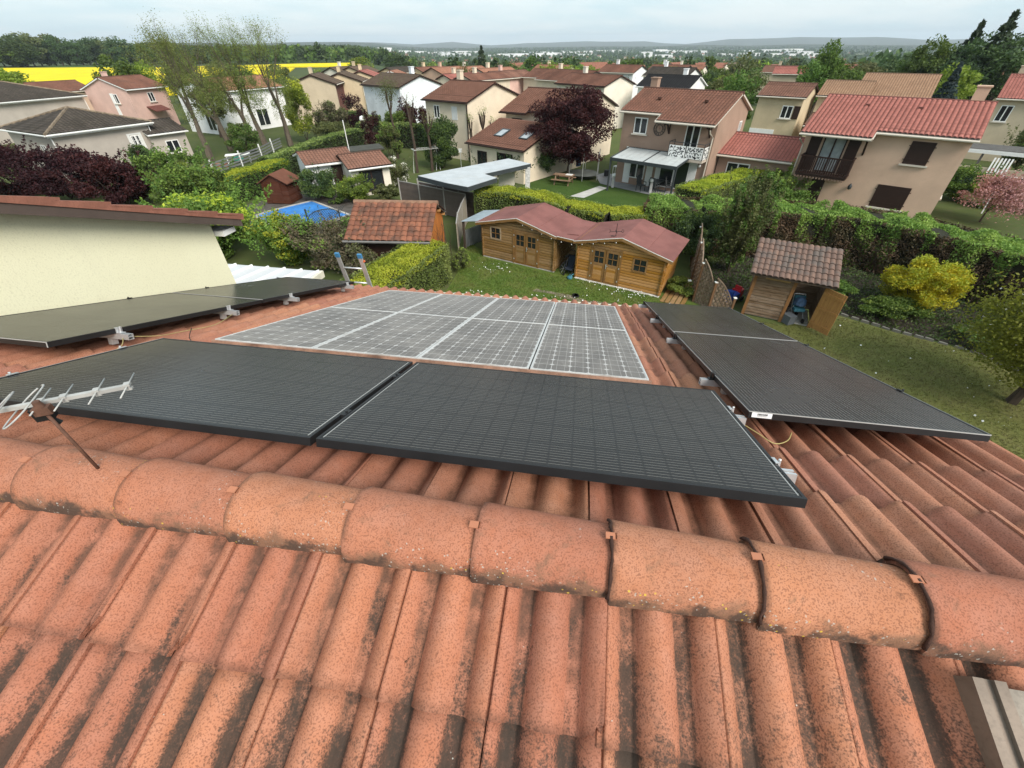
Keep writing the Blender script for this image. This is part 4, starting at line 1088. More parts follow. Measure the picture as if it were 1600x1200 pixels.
def perf_panel(w, h, seed):
    rr = random.Random(seed); m = MB(); m.box(-w/2, w/2, -.01, .01, 0, h, 0)
    for i in range(int(w*h*95)):
        x, z = rr.uniform(-w/2+.05, w/2-.05), rr.uniform(.05, h-.05); a = rr.uniform(0, 3.1); r1, r2 = rr.uniform(.03,.065), rr.uniform(.018,.04)
        m.add([(x+math.cos(a+q*math.pi/3)*(r1 if q % 3 == 0 else r2*1.3), -.0125, z+math.sin(a+q*math.pi/3)*(r1 if q % 3 == 0 else r2*1.3)) for q in range(6)], [tuple(range(6))], 1)
    return m
HOLE = plain('cut out pattern', (.035,.035,.04), .8)
perf_panel(1.22, .78, 1).build('pattern_panel', [MT['white'], HOLE], bal, False, (-.65, -.98, 2.62))
perf_panel(1.22, .78, 2).build('pattern_panel', [MT['white'], HOLE], bal, False, (.65, -.98, 2.62))
perf_panel(.9, .78, 3).build('pattern_panel', [MT['white'], HOLE], bal, False, (1.32, -.5, 2.62), math.pi/2)
for x in (.25, 3.3):
    m = MB(); m.bar((x,-dw,3.95), (x,-dw-.62,4.62), .09, .12); m.bar((x,-dw,4.64), (x,-dw-1.0,4.62), .09, .10); m.bar((x,-dw-.02,3.9), (x,-dw-.02,4.7), .09, .06); m.build('roof_bracket', MT['brown'], ch)
m = MB(); P = [(3.55,-dw-1.0,4.50),(3.55,-dw-.85,4.28),(3.55,-dw-.08,3.95),(3.55,-dw-.08,.05)]; m.tube(P, .045, 8); m.build('downpipe', MT['pvc'], ch)
for x, z in ((3.12, 2.1), (-3.25, 2.25)):
    m = MB(); m.lathe([(.0,-.11),(.08,-.08),(.11,0),(.08,.08),(.0,.11)], 10, 0); m.build('wall_lamp', MT['globe'], ch, True, (x, -dw-.13, z))
for x in (-1.6, 2.0):
    m = MB(); m.box(x-.12, x+.12, -1.9, -1.7, 5.88, 6.02); m.build('vent_tile', RED, ch)
PERG = thing('pergola', 'anthracite pergola with a translucent white two panel roof against the clock house', 'pergola', (CHc[0], CHc[1], 0), R_(CHy))
py0, py1 = -dw-.05, -dw-2.9
for i, x in enumerate((-2.75, -.1)):
    m = MB(); m.add([(x+.03,py1,2.40),(x+2.58,py1,2.40),(x+2.58,py0,2.72),(x+.03,py0,2.72),(x+.03,py1,2.37),(x+2.58,py1,2.37),(x+2.58,py0,2.69),(x+.03,py0,2.69)], [(0,1,2,3),(7,6,5,4),(0,4,5,1),(1,5,6,2),(2,6,7,3),(3,7,4,0)])
    for k in range(1, 5): m.bar((x+.03+k*.51, py1, 2.412), (x+.03+k*.51, py0, 2.732), .02, .012, 1)
    m.build('roof_panel', [plain('opal polycarbonate', (.48,.51,.51), .35, .06, 3), MT['alu']], PERG)
m = MB(); m.box(-2.8, 2.55, py1-.1, py1, 2.20, 2.42); 
for x in (-2.78, -.10, 2.5): m.bar((x, py1, 2.37), (x, py0, 2.69), .08, .12)
m.box(-2.8, 2.55, py0-.02, py0+.04, 2.62, 2.76); m.build('beam', MT['grey_alu'], PERG)
for x in (-2.74, 2.46):
    m = MB(); m.box(x-.055, x+.055, py1-.07, py1+.04, 0, 2.2); m.build('post', MT['grey_alu'], PERG)
# annex between the two houses
an = house('annex', 'low red tiled annex between the clock house and the balcony house', (19.55, 36.45), -38.5, 5.3, 6.6, 2.70, .32, RED2, TERRA, wins=[('F', -.9, 1.5, 1.6, 1.5, 'french')], tw=.235, gutter='pvc', verge='pvc')
# house with brown balcony
RHc, RHy, RHL, RHD = (24.82, 31.74), -40.9, 8.5, 8.3
rh = house('balcony_house', 'peach roughcast house with salmon roof, dark brown shutters and wooden balcony', RHc, RHy, RHL, RHD, 5.02, .338, RED2, PEACH, ext=(-RHL/2, -.42, .80), chim=(3.35, .25, .6, .8), tw=.24, tl=.38, amp=.07, nseg=6, verge='pvc',
   wins=[('F', 2.02, 4.12, 1.12, 1.18, 'shutter', dict(fmat='brown')), ('F', 1.72, 1.65, 1.68, 1.28, 'shutter', dict(fmat='brown')), ('F', -2.35, 1.10, .76, 2.2, 'door', dict(fmat='brown')), ('F', -2.3, 3.55, 1.25, 2.0, 'french', dict(fmat='brown', gmat='glass_l'))])
dw = RHD/2-.32
for x in (-3.38, -1.25):
    m = MB(); m.box(x-.32, x+.32, -dw-.06, -dw-.012, 2.55, 4.6)
    for z in (2.9, 4.2): m.box(x-.28, x+.28, -dw-.075, -dw-.055, z-.05, z+.05)
    m.build('open_shutter', MT['brown'], rh)
bal = link('balcony', None, rh, (-2.28, -dw, 0))
m = MB(); m.box(-1.42, 1.42, -1.0, 0, 2.38, 2.50); m.build('slab', MT['brown'], bal)
m = MB()
for i in range(16): m.box(-1.42+i*.178, -1.34+i*.178, -1.04, -.1, 2.28, 2.378)
m.build('joists', plain('weathered joists', (.24,.16,.12), .8), bal)
m = MB(); m.box(-1.45, 1.45, -1.03, -.97, 3.48, 3.56); m.box(-1.45, 1.45, -1.03, -.97, 2.50, 2.58)
for x in (-1.42, 1.42): m.box(x-.03, x+.03, -.97, -.02, 3.48, 3.56); m.box(x-.03, x+.03, -.97, -.02, 2.50, 2.58)
m.build('handrail', MT['brown'], bal)
bm = MB(); bm.box(-.030, .030, -.012, .012, 2.58, 3.48); bme = bm.mesh('baluster', MT['brown'])
for i in range(22): link('baluster', bme, bal, (-1.38+i*.1315, -1.0, 0))
for i in range(7):
    link('baluster', bme, bal, (1.42, -.88+i*.13, 0), math.pi/2); link('baluster', bme, bal, (-1.42, -.88+i*.13, 0), math.pi/2)
m = MB(); m.bar((-.62,-dw,3.75), (-.62,-dw-.6,4.55), .10, .12); m.bar((-.62,-dw,4.62), (-.62,-dw-1.0,4.6), .1, .1); m.build('roof_bracket', MT['brown'], rh)
m = MB(); m.tube([(-4.15,-dw-.98,4.42),(-4.12,-dw-.5,4.2),(-4.02,-dw-.08,4.0),(-4.02,-dw-.08,.05)], .045, 8); m.build('downpipe', MT['pvc'], rh)
m = MB(); m.lathe([(.02,-.18),(.10,-.12),(.12,.02),(.07,.12),(.015,.2)], 10); m.box(-.03,.03,.0,.16,-.03,.03); m.build('wall_lamp', MT['grey_alu'], rh, True, (-.5, -dw-.16, 1.95))
for x in (-1.7, 1.0):
    m = MB(); m.box(x-.12, x+.12, -1.35, -1.15, 6.02, 6.14); m.build('vent_tile', RED2, rh)
window(rh, 'R', -2.2, 2.2, .9, .9, 'win', RHL/2-.22)
# cream houses in the centre
h3 = house('cream_house', 'cream house with rust flat tiles and a white chimney, left of the purple plum', (-3.84, 52.52), -38.4, 6.2, 8.59, 4.98, .312, FLAT, CREAM, chim=(-1.9, .3, .5, .9), tw=.28, tl=.30, amp=.012, nseg=2, gutter='brown',
   wins=[('F', -1.3, 4.0, .8, 1.1, 'win'), ('F', 1.15, 4.0, .75, 1.1, 'roller', dict(fmat='gutter_w'))])
m = MB(); m.tube([(2.85,-4.05,4.8),(2.85,-4.05,.0)], .06, 6); m.build('downpipe', MT['brown'], h3)
ax = house('annex', 'single storey rust tiled annex with two roof windows behind the pollards', (1.6, 43.6), -40.5, 6.6, 9.4, 2.55, .30, FLAT, CREAM, tw=.28, tl=.30, amp=.012, nseg=2, gutter='brown', ridge=False, wins=[('F', -1.6, 1.35, 1.1, 1.3, 'win', dict(fmat='brown')), ('F', 1.0, 1.15, 1.7, 1.9, 'french', dict(fmat='brown'))])
for x, s in ((-.8, 2.6), (1.9, 2.5)):
    k = link('roof_window', None, ax, (x, -s, 2.55+.30*4.7-s*.30+.03)); k.rotation_euler = (math.atan(.30), 0, 0)
    m = MB(); m.box(-.45,.45,-.65,-.57,0,.1); m.box(-.45,.45,.57,.65,0,.1); m.box(-.45,-.37,-.57,.57,0,.1); m.box(.37,.45,-.57,.57,0,.1); m.build('frame', MT['grey_alu'], k)
    m = MB(); m.box(-.37,.37,-.57,.57,.04,.06); m.build('pane', plain('sky glass', (.35,.38,.40), .05, .1), k)
h4 = house('cream_house', 'cream house with a dark balcony half hidden by the purple plum', (5.1, 49.7), -36.6, 8.1, 8.8, 4.34, .33, FLAT, CREAM, ext=(-4.05, -1.0, .5), tw=.28, tl=.30, amp=.012, nseg=2, gutter='brown', wins=[('F', -2.5, 2.6, 1.2, 2.1, 'french', dict(fmat='brown')), ('F', .5, 3.2, 1.0, 1.2, 'win')])
bal = link('balcony', None, h4, (-2.6, -4.08, -.9)); m = MB(); m.box(-1.1, 1.1, -.9, 0, 2.35, 2.5); m.box(-1.1, 1.1, -.92, -.86, 3.3, 3.4)
for i in range(14): m.box(-1.08+i*.165, -1.01+i*.165, -.91, -.87, 2.5, 3.3)
m.build('railing', MT['brown'], bal)
house('white_house', 'bluish white gable wall with a dark verge behind the cream house', (-15.04, 71.61), -43.0, 9, 7.41, 4.99, .312, BROWN, BLUEW, chim=(2.2, .4, .5, .9), nseg=2, gutter='brown')
house('beige_roof_house', 'long beige tiled roof behind the salmon roof', (40.17, 53.33), -39.2, 6.3, 9.9, 5.0, .329, BEIGE, SAND, nseg=3, gutter='pvc')
house('beige_roof_house', 'smaller beige tiled roof left of the long beige roof', (35.3, 53.6), -38, 4.4, 6.97, 4.95, .32, BEIGE, SAND, nseg=3)
house('garage_house', 'buff house with an arched white garage door right of the big green tree', (29.1, 53.2), -40.5, 4.6, 6.0, 4.97, .33, ORG, BUFF, nseg=3, wins=[('F', .9, 3.7, 1.0, 1.1, 'win'), ('F', -.9, 1.1, 2.4, 2.0, 'garage', dict(fmat='white'))])
m = MB(); m.box(1.5, 2.05, -2.75, -2.70, 3.15, 4.25); m.build('shutter', MT['brown'], bpy.data.objects['garage_house'])
house('carport', 'brown tiled carport between the garage house and the salmon roof', (31.6, 48.6), -40.5, 3.6, 5.0, 2.9, .32, ORG, BUFF, nseg=3)
house('dark_roof_house', 'house with a charcoal roof and a white gable behind the clock house', (20.9, 66.5), -37.8, 7.0, 6.67, 4.94, .33, BLACK, WHITE, nseg=2, gutter='gutter_w', verge='white', chim=(1.4,.2,.5,.7))
house('cream_house', 'cream gable with an air conditioner box just above the purple plum', (11.6, 70.9), -50, 9, 6.6, 4.97, .311, RED, IVORY, nseg=2, chim=(-2.0, .2, .5, .8), gutter='brown')
house('gable_house', 'second parallel red roof above the purple plum, farther back', (9.6, 79.0), -50, 9, 7.6, 5.0, .302, RED, CREAM, nseg=2)
house('gable_house', 'third and farthest parallel red roof above the purple plum', (7.4, 86.0), -45, 9, 6.6, 4.97, .31, RED, CREAM, nseg=2, chim=(1, .2, .5, .8))
house('farm_house', 'sand coloured house at the right edge with a red roof and white window', (52.0, 47.6), -43.9, 9, 10, 5.05, .324, RED2, SAND, nseg=2, wins=[('F', -3.4, 3.9, .9, 1.3, 'win'), ('F', -.6, 1.6, 1.2, 1.2, 'shutter', dict(fmat='brown'))], chim=(-3.6, 1.2, .9, 1.0))
house('red_roof_house', 'distant red roofed house left of the tall wind blown tree', (50.5, 94.2), -30.8, 5.4, 6.1, 4.93, .318, RED2, SAND, nseg=2)
house('red_roof_house', 'distant red roof at the right edge under the dark conifers', (85, 92), -47, 7, 7.2, 4.98, .317, ORANGE, SAND, nseg=2)
# rows of houses left of centre
R1 = house('row_house', 'beige row house with a taupe roof and red and white end, nearest of the row', (-28.6, 76.9), 96, 6.0, 6.9, 4.9, .33, BROWN, SAND, nseg=2, verge='brown', chim=(-1.2, .2, .45, .8))
m = MB()
for i in range(9): m.box(-2.4+i*.56, -2.12+i*.56, -3.18, -3.14, .2, 4.85)
m.build('red_cladding', plain('oxblood cladding', (.12,.03,.03), .7), R1)
house('row_house', 'beige row house with a taupe roof and a yellowish end, second of the row', (-26.3, 82.3), 96, 6.0, 6.8, 4.9, .321, BROWN, BUFF, nseg=2, wins=[('F', -1.2, 3.6, .9, 1.2, 'win'), ('F', 1.3, 3.6, .9, 1.2, 'win')], chim=(-1.2, .2, .45, .8))
house('row_house', 'row house with a bright red roof, third of the row', (-24.6, 88.4), 93, 6.2, 6.6, 4.92, .33, RED2, BUFF, nseg=2, wins=[('F', -1.2, 3.6, .9, 1.2, 'win'), ('F', 1.3, 3.6, .9, 1.2, 'win')], chim=(-1.2, .2, .45, .8))
house('row_house', 'peach row house with white verges, nearest to the yellow field', (-20.9, 94.3), 90, 6.0, 5.0, 4.88, .34, ORANGE, PEACH, nseg=2, verge='white', gutter='gutter_w', wins=[('F', 0, 3.4, .9, 1.2, 'win')])
house('row_house', 'far row house with a pale gable and taupe roof, leftmost behind the row', (-33.2, 106.5), 60, 8, 6.1, 4.96, .314, BROWN, IVORY, nseg=2, chim=(-1.2, .2, .45, .8))
house('row_house', 'far row house with a taupe roof between the pale gable and the bright red roof', (-30.6, 106.6), 75, 7, 6.5, 4.95, .312, BROWN, BUFF, nseg=2, chim=(-1.2, .2, .45, .8), zb=0)
house('row_house', 'far row house with grey panels on its roof, right of the bright red one', (-22.8, 109), 60, 8, 5.6, 4.96, .313, GREY, BUFF, nseg=2)
house('small_house', 'white single storey house with a faded orange roof at the left end of the row', (-33.5, 86.5), 90, 5.2, 4.2, 2.9, .325, ORANGE, WHITE, nseg=2, gutter='gutter_w', wins=[('F', 0, 1.7, .9, 1.1, 'win', dict(fmat='brown'))])
for i, (cx, cy, yw, L, D, lab, rm, wm) in enumerate([(-.4, 88.8, 46, 9, 5.4, 'pink gabled house with pale verges behind the cream chimney', ORG, PINK), (-4.4, 83.6, 48, 9, 4.8, 'brown red roof just left of the pink gable, lowest of three', RED, CREAM), (-2.8, 95, 50, 9, 6.6, 'faded roof left of the pink gable, behind the lowest one', ORANGE, CREAM), (-7.9, 85.7, 48, 8, 4.1, 'small red roof right of the cream house chimney', RED2, CREAM), (-12.5, 104, 50, 8, 6, 'orange roof left of the far purple tree', ORANGE, PEACH), (-17, 112, 50, 8, 6, 'red brown roof below the far yellow strip', RED, BUFF), (-9, 118, 50, 8, 6, 'pale orange roof right of the far yellow strip', ORANGE, IVORY), (22.5, 104, -40, 8, 7, 'small red roofed white house left of the clock house chimney', RED, WHITE), (33, 108, -40, 8, 7, 'red roof right behind the charcoal roof', RED, WHITE), (10.5, 124, -30, 9, 7, 'orange roof under the round lime tree left of the plum', ORANGE, CREAM), (43, 128, -35, 9, 7, 'distant orange roof between the lime trees', ORANGE, IVORY), (62, 118, -35, 9, 7, 'distant brown roof right of the big green tree', ORG, SAND), (28, 90, -40, 8, 7, 'grey slate roof behind the charcoal roof', GREY, WHITE)]):
    house('gable_house', lab, (cx, cy), yw, L, D, 4.9, .315, rm, wm, nseg=2, chim=(-1.5, .2, .5, .8))
# left side
pk = house('pink_house', 'pink gabled house with a white verge and small red porch on the left', (-54.3, 72.9), 76, 6.5, 7.9, 4.75, .331, RED, PINK, nseg=2, verge='white', gutter='gutter_w', chim=(-1.6, .6, .5, .7), wins=[('L', 1.2, 3.7, .9, 1.1, 'win'), ('F', .2, 3.7, .9, 1.1, 'win')])
m = MB(); m.box(-3.06, -2.98, -1.0, -.45, .5, 4.3); m.build('white_band', MT['white'], pk)
m = MB(); m.xprism([(-5.0,2.2),(-3.6,2.7),(-3.6,2.6),(-5.0,2.1)], -1.2, 1.2); m.build('porch_roof', RED2, pk)
house('white_house', 'long white house with a pinkish roof behind the bare trees', (-38.5, 71), 62, 11, 8, 4.7, .31, ORANGE, WHITE, nseg=2, gutter='gutter_w', wins=[('F', -3, 3.4, 1, 1.2, 'win'), ('F', 1, 1.4, 1.8, 2.0, 'french'), ('L', 1.5, 1.4, 1.6, 2, 'french')])
house('brown_roof_house', 'brown red hipped roof showing between the two grey roofs and the pink gable', (-80, 89), 66, 10, 9, 3.3, .30, RED, PEACH, nseg=2)
def hip_house(name, label, c, yaw, L, D, ze, sl, roofm, wallm, wins=(), group=None):
    o = thing(name, label, 'house', (c[0], c[1], 0), R_(yaw), group); zr = ze+sl*D/2; h = max(L/2-D/2, 0)
    m = MB(); m.box(-L/2+.4, L/2-.4, -D/2+.4, D/2-.4, -.4, ze+.05); m.build('wall', wallm, o)
    VV, UVs, FQ = [], [], []; k = 0
    tw, tl, amp = .36, .36, .06
    for face in range(4):
        half = L/2 if face % 2 == 0 else D/2; run = D/2; top = h if face % 2 == 0 else 0.0
        rot = Matrix.Rotation(face*math.pi/2, 3, 'Z'); off = D/2 if face % 2 == 0 else L/2
        nx = int(2*half/tw)*4; nr = int(run*1.06/tl)
        rows = []
        for r in range(nr): rows += [(run*r/nr, .03), (run*(r+1)/nr, 0.0)]
        for s, dz in rows:
            wd = half + (top-half)*s/run if face % 2 == 0 else half*(1-s/run)
            for i in range(nx+1):
                x = -half + 2*half*i/nx; xc = max(-wd, min(wd, x)); ph = (x+half)/tw
                z = ze + s*sl + dz + amp*abs(math.sin(math.pi*ph))**.8
                p = rot @ Vector((xc, -off+s, z)); VV.append(p); UVs.append((x, s*1.05))
        for r in range(len(rows)-1):
            for i in range(nx): a = k+r*(nx+1)+i; FQ.append((a, a+1, a+nx+2, a+nx+1))
        k = len(VV)
    r = link('roof', np_mesh('roof', np.array([tuple(p) for p in VV]), np.array(FQ), np.array(UVs), [roofm]), o)
    m = MB()
    for sx in (-1, 1):
        for sy in (-1, 1):
            n = 9
            for i in range(n):
                a = Vector((sx*L/2, sy*D/2, ze+.05)); b = Vector((sx*h, 0, zr+.05)); m.tube([a+(b-a)*(i/n), a+(b-a)*((i+1.1)/n)], [.12,.10], 6)
    m.tube([(-h-.01, 0, zr+.05), (h+.01, 0, zr+.05)], .11, 6); m.build('ridge_cap', plain('sandy ridge tiles', (.20,.155,.11), .9, .3, 3), r)
    m = MB(); m.tube([(-L/2,-D/2-.07,ze-.05),(L/2,-D/2-.07,ze-.05)], .07, 6); m.tube([(L/2+.07,-D/2,ze-.05),(L/2+.07,D/2,ze-.05)], .07, 6); m.tube([(-L/2-.07,-D/2,ze-.05),(-L/2-.07,D/2,ze-.05)], .07, 6)
    m.box(-L/2+.05, L/2-.05, -D/2, -D/2+.03, ze-.2, ze+.02); m.build('gutter', MT['gutter_w'], r)
    m = MB()
    for x in (-L/2+.35, L/2-.35): m.tube([(x, -D/2+.3, ze-.1), (x, -D/2+.3, 0)], .05, 6)
    m.build('downpipe', MT['gutter_w'], o)
    for w in wins: window(o, w[0], w[1], w[2], w[3], w[4], w[5], (D/2-.4) if w[0] == 'F' else (L/2-.4))
    return o
b1_ = hip_house('bungalow', 'grey tiled bungalow with a barred white window beside the purple shrub', (-39.4, 44.9), 63, 8.3, 8.4, 3.67, .32, GREY, LIGHT, [('F', 2.3, 2.3, .75, 1.05, 'win'), ('L', 1.5, 2.2, .8, 1.1, 'win')])
for wn in [c for c in b1_.children if c.name.startswith('window')][:1]:
    m = MB()
    for x in (-.25,-.08,.08,.25): m.box(x-.012, x+.012, -.09, -.07, -.5, .5)
    for z in (-.25, .1): m.box(-.36, .36, -.092, -.068, z-.012, z+.012)
    m.build('window_bars', MT['white'], wn)
    m = MB(); m.box(-.62,-.40,-.02,.01,-.65,.68); m.box(.40,.62,-.02,.01,-.65,.68); m.box(-.40,.40,-.02,.01,.56,.68); m.build('surround', MT['gutter_w'], wn)
house('bungalow_wing', 'lower wing of the grey tiled bungalow with flowers on its window sill', (-35.3, 48.6), 56, 3.6, 5.6, 2.75, .30, GREY, LIGHT, nseg=3, tw=.36, amp=.06, gutter='gutter_w', verge='white', wins=[('F', .1, 1.55, 1.15, 1.1, 'win')])
hip_house('grey_roof_house', 'large grey tiled house with a white gutter at the far left edge', (-65.7, 64.1), 72, 16, 11.2, 4.1, .31, GREY, LIGHT)
# ------------------------------------------------------------------ twin log cabins
PINE = wood('varnished pine', (.42,.21,.05), (.33,.155,.034), (1.2,1.2,14), .6, 2.2, .35)
PINE_OLD = wood('darker stained pine', (.28,.165,.058), (.215,.12,.044), (1.2,1.2,14), .7, 2.2, .5)
TRIM = wood('stained trim', (.24,.125,.035), (.19,.095,.03), (3,3,3), .6, 2, .4)
SHINGLE = plain('red bitumen shingle', (.215,.092,.082), .95, .15, 1.2, .35, 70, .004, .2, 0, (.20,.09,.08), .5)
CAB = (-1.49, 22.88); CABY = R_(-30.9)
def cab_z(x):
    pts = [(-.32,1.87),(2.2,2.45),(4.45,1.93),(5.35,1.90),(7.68,2.44),(10.05,1.84)]
    for (a, za), (b, zb) in zip(pts, pts[1:]):
        if a <= x <= b: return za+(zb-za)*(x-a)/(b-a)
    return 1.85
def log_wall_front(x0, x1, holes, y=0, end=.10):
    m = MB(); z = .06; bh = .135
    while z < 2.5:
        segs = [(x0-end if (z//bh) % 1 < 2 else x0, x1+end)]
        # trim to roof line
        lim = [x for x in np.arange(x0-end, x1+end+.001, .02) if cab_z(x)-.06 > z+bh*.9]
        if not lim: break
        segs = [(max(segs[0][0], lim[0]), min(segs[0][1], lim[-1]))]
        for hx0, hx1, hz0, hz1 in holes:
            if z+bh*.5 > hz0 and z+bh*.5 < hz1:
                ns = []
                for a, b in segs:
                    if hx0 > a: ns.append((a, min(b, hx0)))
                    if hx1 < b: ns.append((max(a, hx1), b))
                segs = [t for t in ns if t[1]-t[0] > .02]
        for a, b in segs: m.xprism([(y-.035,z+.012),(y-.045,z+.03),(y-.045,z+bh-.02),(y-.035,z+bh-.004),(y+.02,z+bh-.004),(y+.02,z+.012)], a, b)
        z += bh
    return m
def side_wall(x, y0, y1, zt):
    m = MB(); z = .06
    while z < zt-.1:
        m.box(x-.022, x+.022, y0-.12, y1+.12, z+.010, z+.130); m.box(x-.03, x+.03, y0-.12, y1+.12, z+.025, z+.115); z += .135
    return m
def cabin(name, label, x0, x1, woodm, door, win, slabs, extra):
    o = thing(name, label, 'shed', (CAB[0], CAB[1], 0), CABY)
    holes = [(door[0], door[1], 0, 1.72), (win[0]-.28, win[0]+.28, win[1]-.28, win[1]+.28)]
    stuff(log_wall_front(x0, x1, holes).build('wall_boards', woodm, o))
    for x in (x0, x1): stuff(side_wall(x, 0, 2.6, cab_z(x)-.02).build('side_boards', woodm, o))
    m = MB(); m.box(x0, x1, 2.56, 2.6, .05, 1.85); m.box(x0+.03, x1-.03, .05, 2.55, -.02, .055); m.build('back_wall', woodm, o)
    m = MB(); m.box(x0+.04, x1-.04, .04, .05, .06, 1.78); m.build('interior_shade_sheet', plain('dark interior', (.012,.010,.008), .9), o)  # near-black sheet stands in for the shade inside the cabin
    m = MB(); m.box(x0-.05, x1+.05, -.16 if extra else -.08, .06, -.02, .045); m.build('base_strip', MT['concrete'] if not extra else plain('whitewashed kerb', (.58,.56,.52), .9, .15, 4, .2, 20), o)
    dm = (door[0]+door[1])/2
    m = MB()
    for x in (door[0]-.03, door[1]+.03): m.box(x-.05, x+.05, -.075, .0, .03, 1.78)
    m.box(door[0]-.08, door[1]+.08, -.07, .0, 1.72, 1.82); m.build('door_frame', TRIM, o)
    for i in (0, 1):
        a, b = (door[0]+.03, dm-.012) if i == 0 else (dm+.012, door[1]-.03)
        d = link('door', None, o); m = MB(); zz0, zz1 = 1.02, 1.58; wa, wb = a+.10, b-.10
        m.box(a, wa, -.06, -.02, .06, 1.70); m.box(wb, b, -.06, -.02, .06, 1.70); m.box(wa, wb, -.06, -.02, zz1, 1.70); m.box(wa, wb, -.06, -.02, .90, zz0); m.box(wa, wb, -.06, -.02, .06, .16)
        m.build('frame', TRIM, d)
        m = MB()
        for k in range(6): m.box(wa, wb, -.048, -.03, .162+k*.123, .162+k*.123+.118)
        stuff(m.build('door_boards', woodm, d))
        m = MB(); m.box(wa, wb, -.036, -.030, zz0, zz1); m.build('pane', MT['glass'], d)
        m = MB(); m.box((wa+wb)/2-.012, (wa+wb)/2+.012, -.062, -.037, zz0, zz1); m.box(wa, wb, -.060, -.037, (zz0+zz1)/2-.012, (zz0+zz1)/2+.012); m.build('glazing_bars', TRIM, d)
        if i == 1:
            m = MB(); m.box(a+.02, a+.06, -.075, -.06, .80, 1.02); m.bar((a+.04,-.09,.94), (a+.13,-.09,.94), .018); m.build('handle', MT['alu'], d)
        m = MB()
        for z in (.25, .9, 1.5): m.box((a-.05 if i == 0 else b-.005), (a+.005 if i == 0 else b+.05), -.082, -.076, z, z+.07)
        m.build('hinge', MT['alu'], d)
    w = link('window', None, o, (win[0], 0, win[1]))
    m = MB(); q = .34
    m.box(-q, q, -.065, -.0, q-.07, q); m.box(-q, q, -.065, 0, -q, -q+.07); m.box(-q, -q+.07, -.065, 0, -q+.07, q-.07); m.box(q-.07, q, -.065, 0, -q+.07, q-.07); m.build('frame', win[2], w)
    m = MB(); m.box(-.27, .27, -.03, -.024, -.27, .27); m.build('pane', MT['glass'], w)
    m = MB(); m.box(-.012, .012, -.058, -.031, -.27, .27); m.box(-.27, .27, -.056, -.031, -.012, .012); m.build('glazing_bars', TRIM, w)
    r = link('roof', None, o)
    for i, (a, b, y0, y1, dz) in enumerate(slabs):
        za, zb = cab_z(a), cab_z(b); m = MB()
        m.add([(a,y0,za+dz),(b,y0,zb+dz),(b,y1,zb+dz),(a,y1,za+dz),(a,y0,za-.05+dz),(b,y0,zb-.05+dz),(b,y1,zb-.05+dz),(a,y1,za-.05+dz)], [(0,1,2,3),(7,6,5,4),(0,4,5,1),(1,5,6,2),(2,6,7,3),(3,7,4,0)])
        s = m.build('shingle_sheet', SHINGLE, r)
    m = MB()
    for a, b, y0, y1, dz in slabs:
        L = math.hypot(b-a, cab_z(b)-cab_z(a))
        m.bar((a, y0-.02, cab_z(a)-.09+dz), (b, y0-.02, cab_z(b)-.09+dz), .03, .11)
    m.build('fascia', TRIM, r)
    m = MB(); 
    for a, b, y0, y1, dz in slabs: m.bar((a, y0-.035, cab_z(a)-.005+dz), (b, y0-.035, cab_z(b)-.005+dz), .012, .025)
    m.build('drip_edge', MT['gutter_w'], r)
    return o
cl_ = cabin('garden_shed', 'browner left log cabin under the red shingle roof, beside the metal lean-to', 0, 4.28, PINE_OLD, (1.95, 3.35), (.82, 1.42, wood('bleached trim', (.36,.26,.16), (.28,.2,.12), (3,3,3))), [(-.32,.95,-.22,2.85,0),(.955,2.2,-.22,2.85,.012),(2.2,3.4,-.22,2.85,.012),(3.405,4.45,-.22,2.85,0),(4.45,5.35,-.16,2.75,.014)], False)
cr_ = cabin('garden_shed', 'orange right log cabin under the red shingle roof, beside the lattice fence', 5.55, 9.72, PINE, (6.28, 7.68), (8.62, 1.28, TRIM), [(5.35,6.5,-.22,2.85,0),(6.505,7.68,-.22,2.85,.012),(7.68,8.85,-.22,2.85,.012),(8.855,10.05,-.22,2.85,0)], True)
def cabp(x, y, z): c, s = math.cos(CABY), math.sin(CABY); return (CAB[0]+x*c-y*s, CAB[1]+x*s+y*c, z)
m = MB(); m.bar((4.75,.35,1.955),(5.3,.5,1.95),.05,.02); m.build('batten', SHINGLE, cl_.children[-1] if False else cl_)
leant = thing('lean_to', 'blue grey sheet metal lean-to at the left end of the browner log cabin', 'canopy', cabp(-.30, 0, 0), CABY)
m = MB(); m.add([(-1.25,.1,1.62),(0,.1,1.84),(0,2.4,1.84),(-1.25,2.4,1.62),(-1.25,.1,1.60),(0,.1,1.82),(0,2.4,1.82),(-1.25,2.4,1.60)], [(0,1,2,3),(7,6,5,4),(0,4,5,1),(1,5,6,2),(2,6,7,3),(3,7,4,0)])
m.build('sheet', plain('zinc sheet', (.36,.42,.46), .4, .15, 3, .1, 20, 0, .5, .3), leant)
m = MB(); m.box(-1.2,-1.1,.15,.25,0,1.6); m.box(-1.2,-1.1,2.2,2.3,0,1.6); m.build('post', MT['trunk_b'], leant)
m = MB()
for i in range(12): m.bar((-1.35+.02*i, .35+i*.15, .0), (-1.15+.02*i, .35+i*.15, 1.1), .02, .1)
o = tag(m.build('corrugated_sheet', plain('old grey corrugated sheet', (.25,.26,.27), .5, .2), None, False, cabp(-.3,0,0), CABY), 'grey corrugated sheets leaning under the metal canopy', 'sheet')
# string of lights
m = MB(); pts = [cabp(x, -.27, cab_z(x)-.12-(.05 if i % 2 else 0)) for i, x in enumerate(np.arange(2.3, 7.7, .27))]; m.tube(pts, .006, 4)
o = thing('string_lights', 'string of small white bulbs along the fascia of the log cabins', 'lights'); m.build('wire', MT['rubber'], o)
for p in pts[1::2]:
    k = MB(); k.lathe([(.005,.015),(.017,-.008),(.017,-.028),(.004,-.042)], 6); k.build('bulb', MT['globe'], o, True, p)
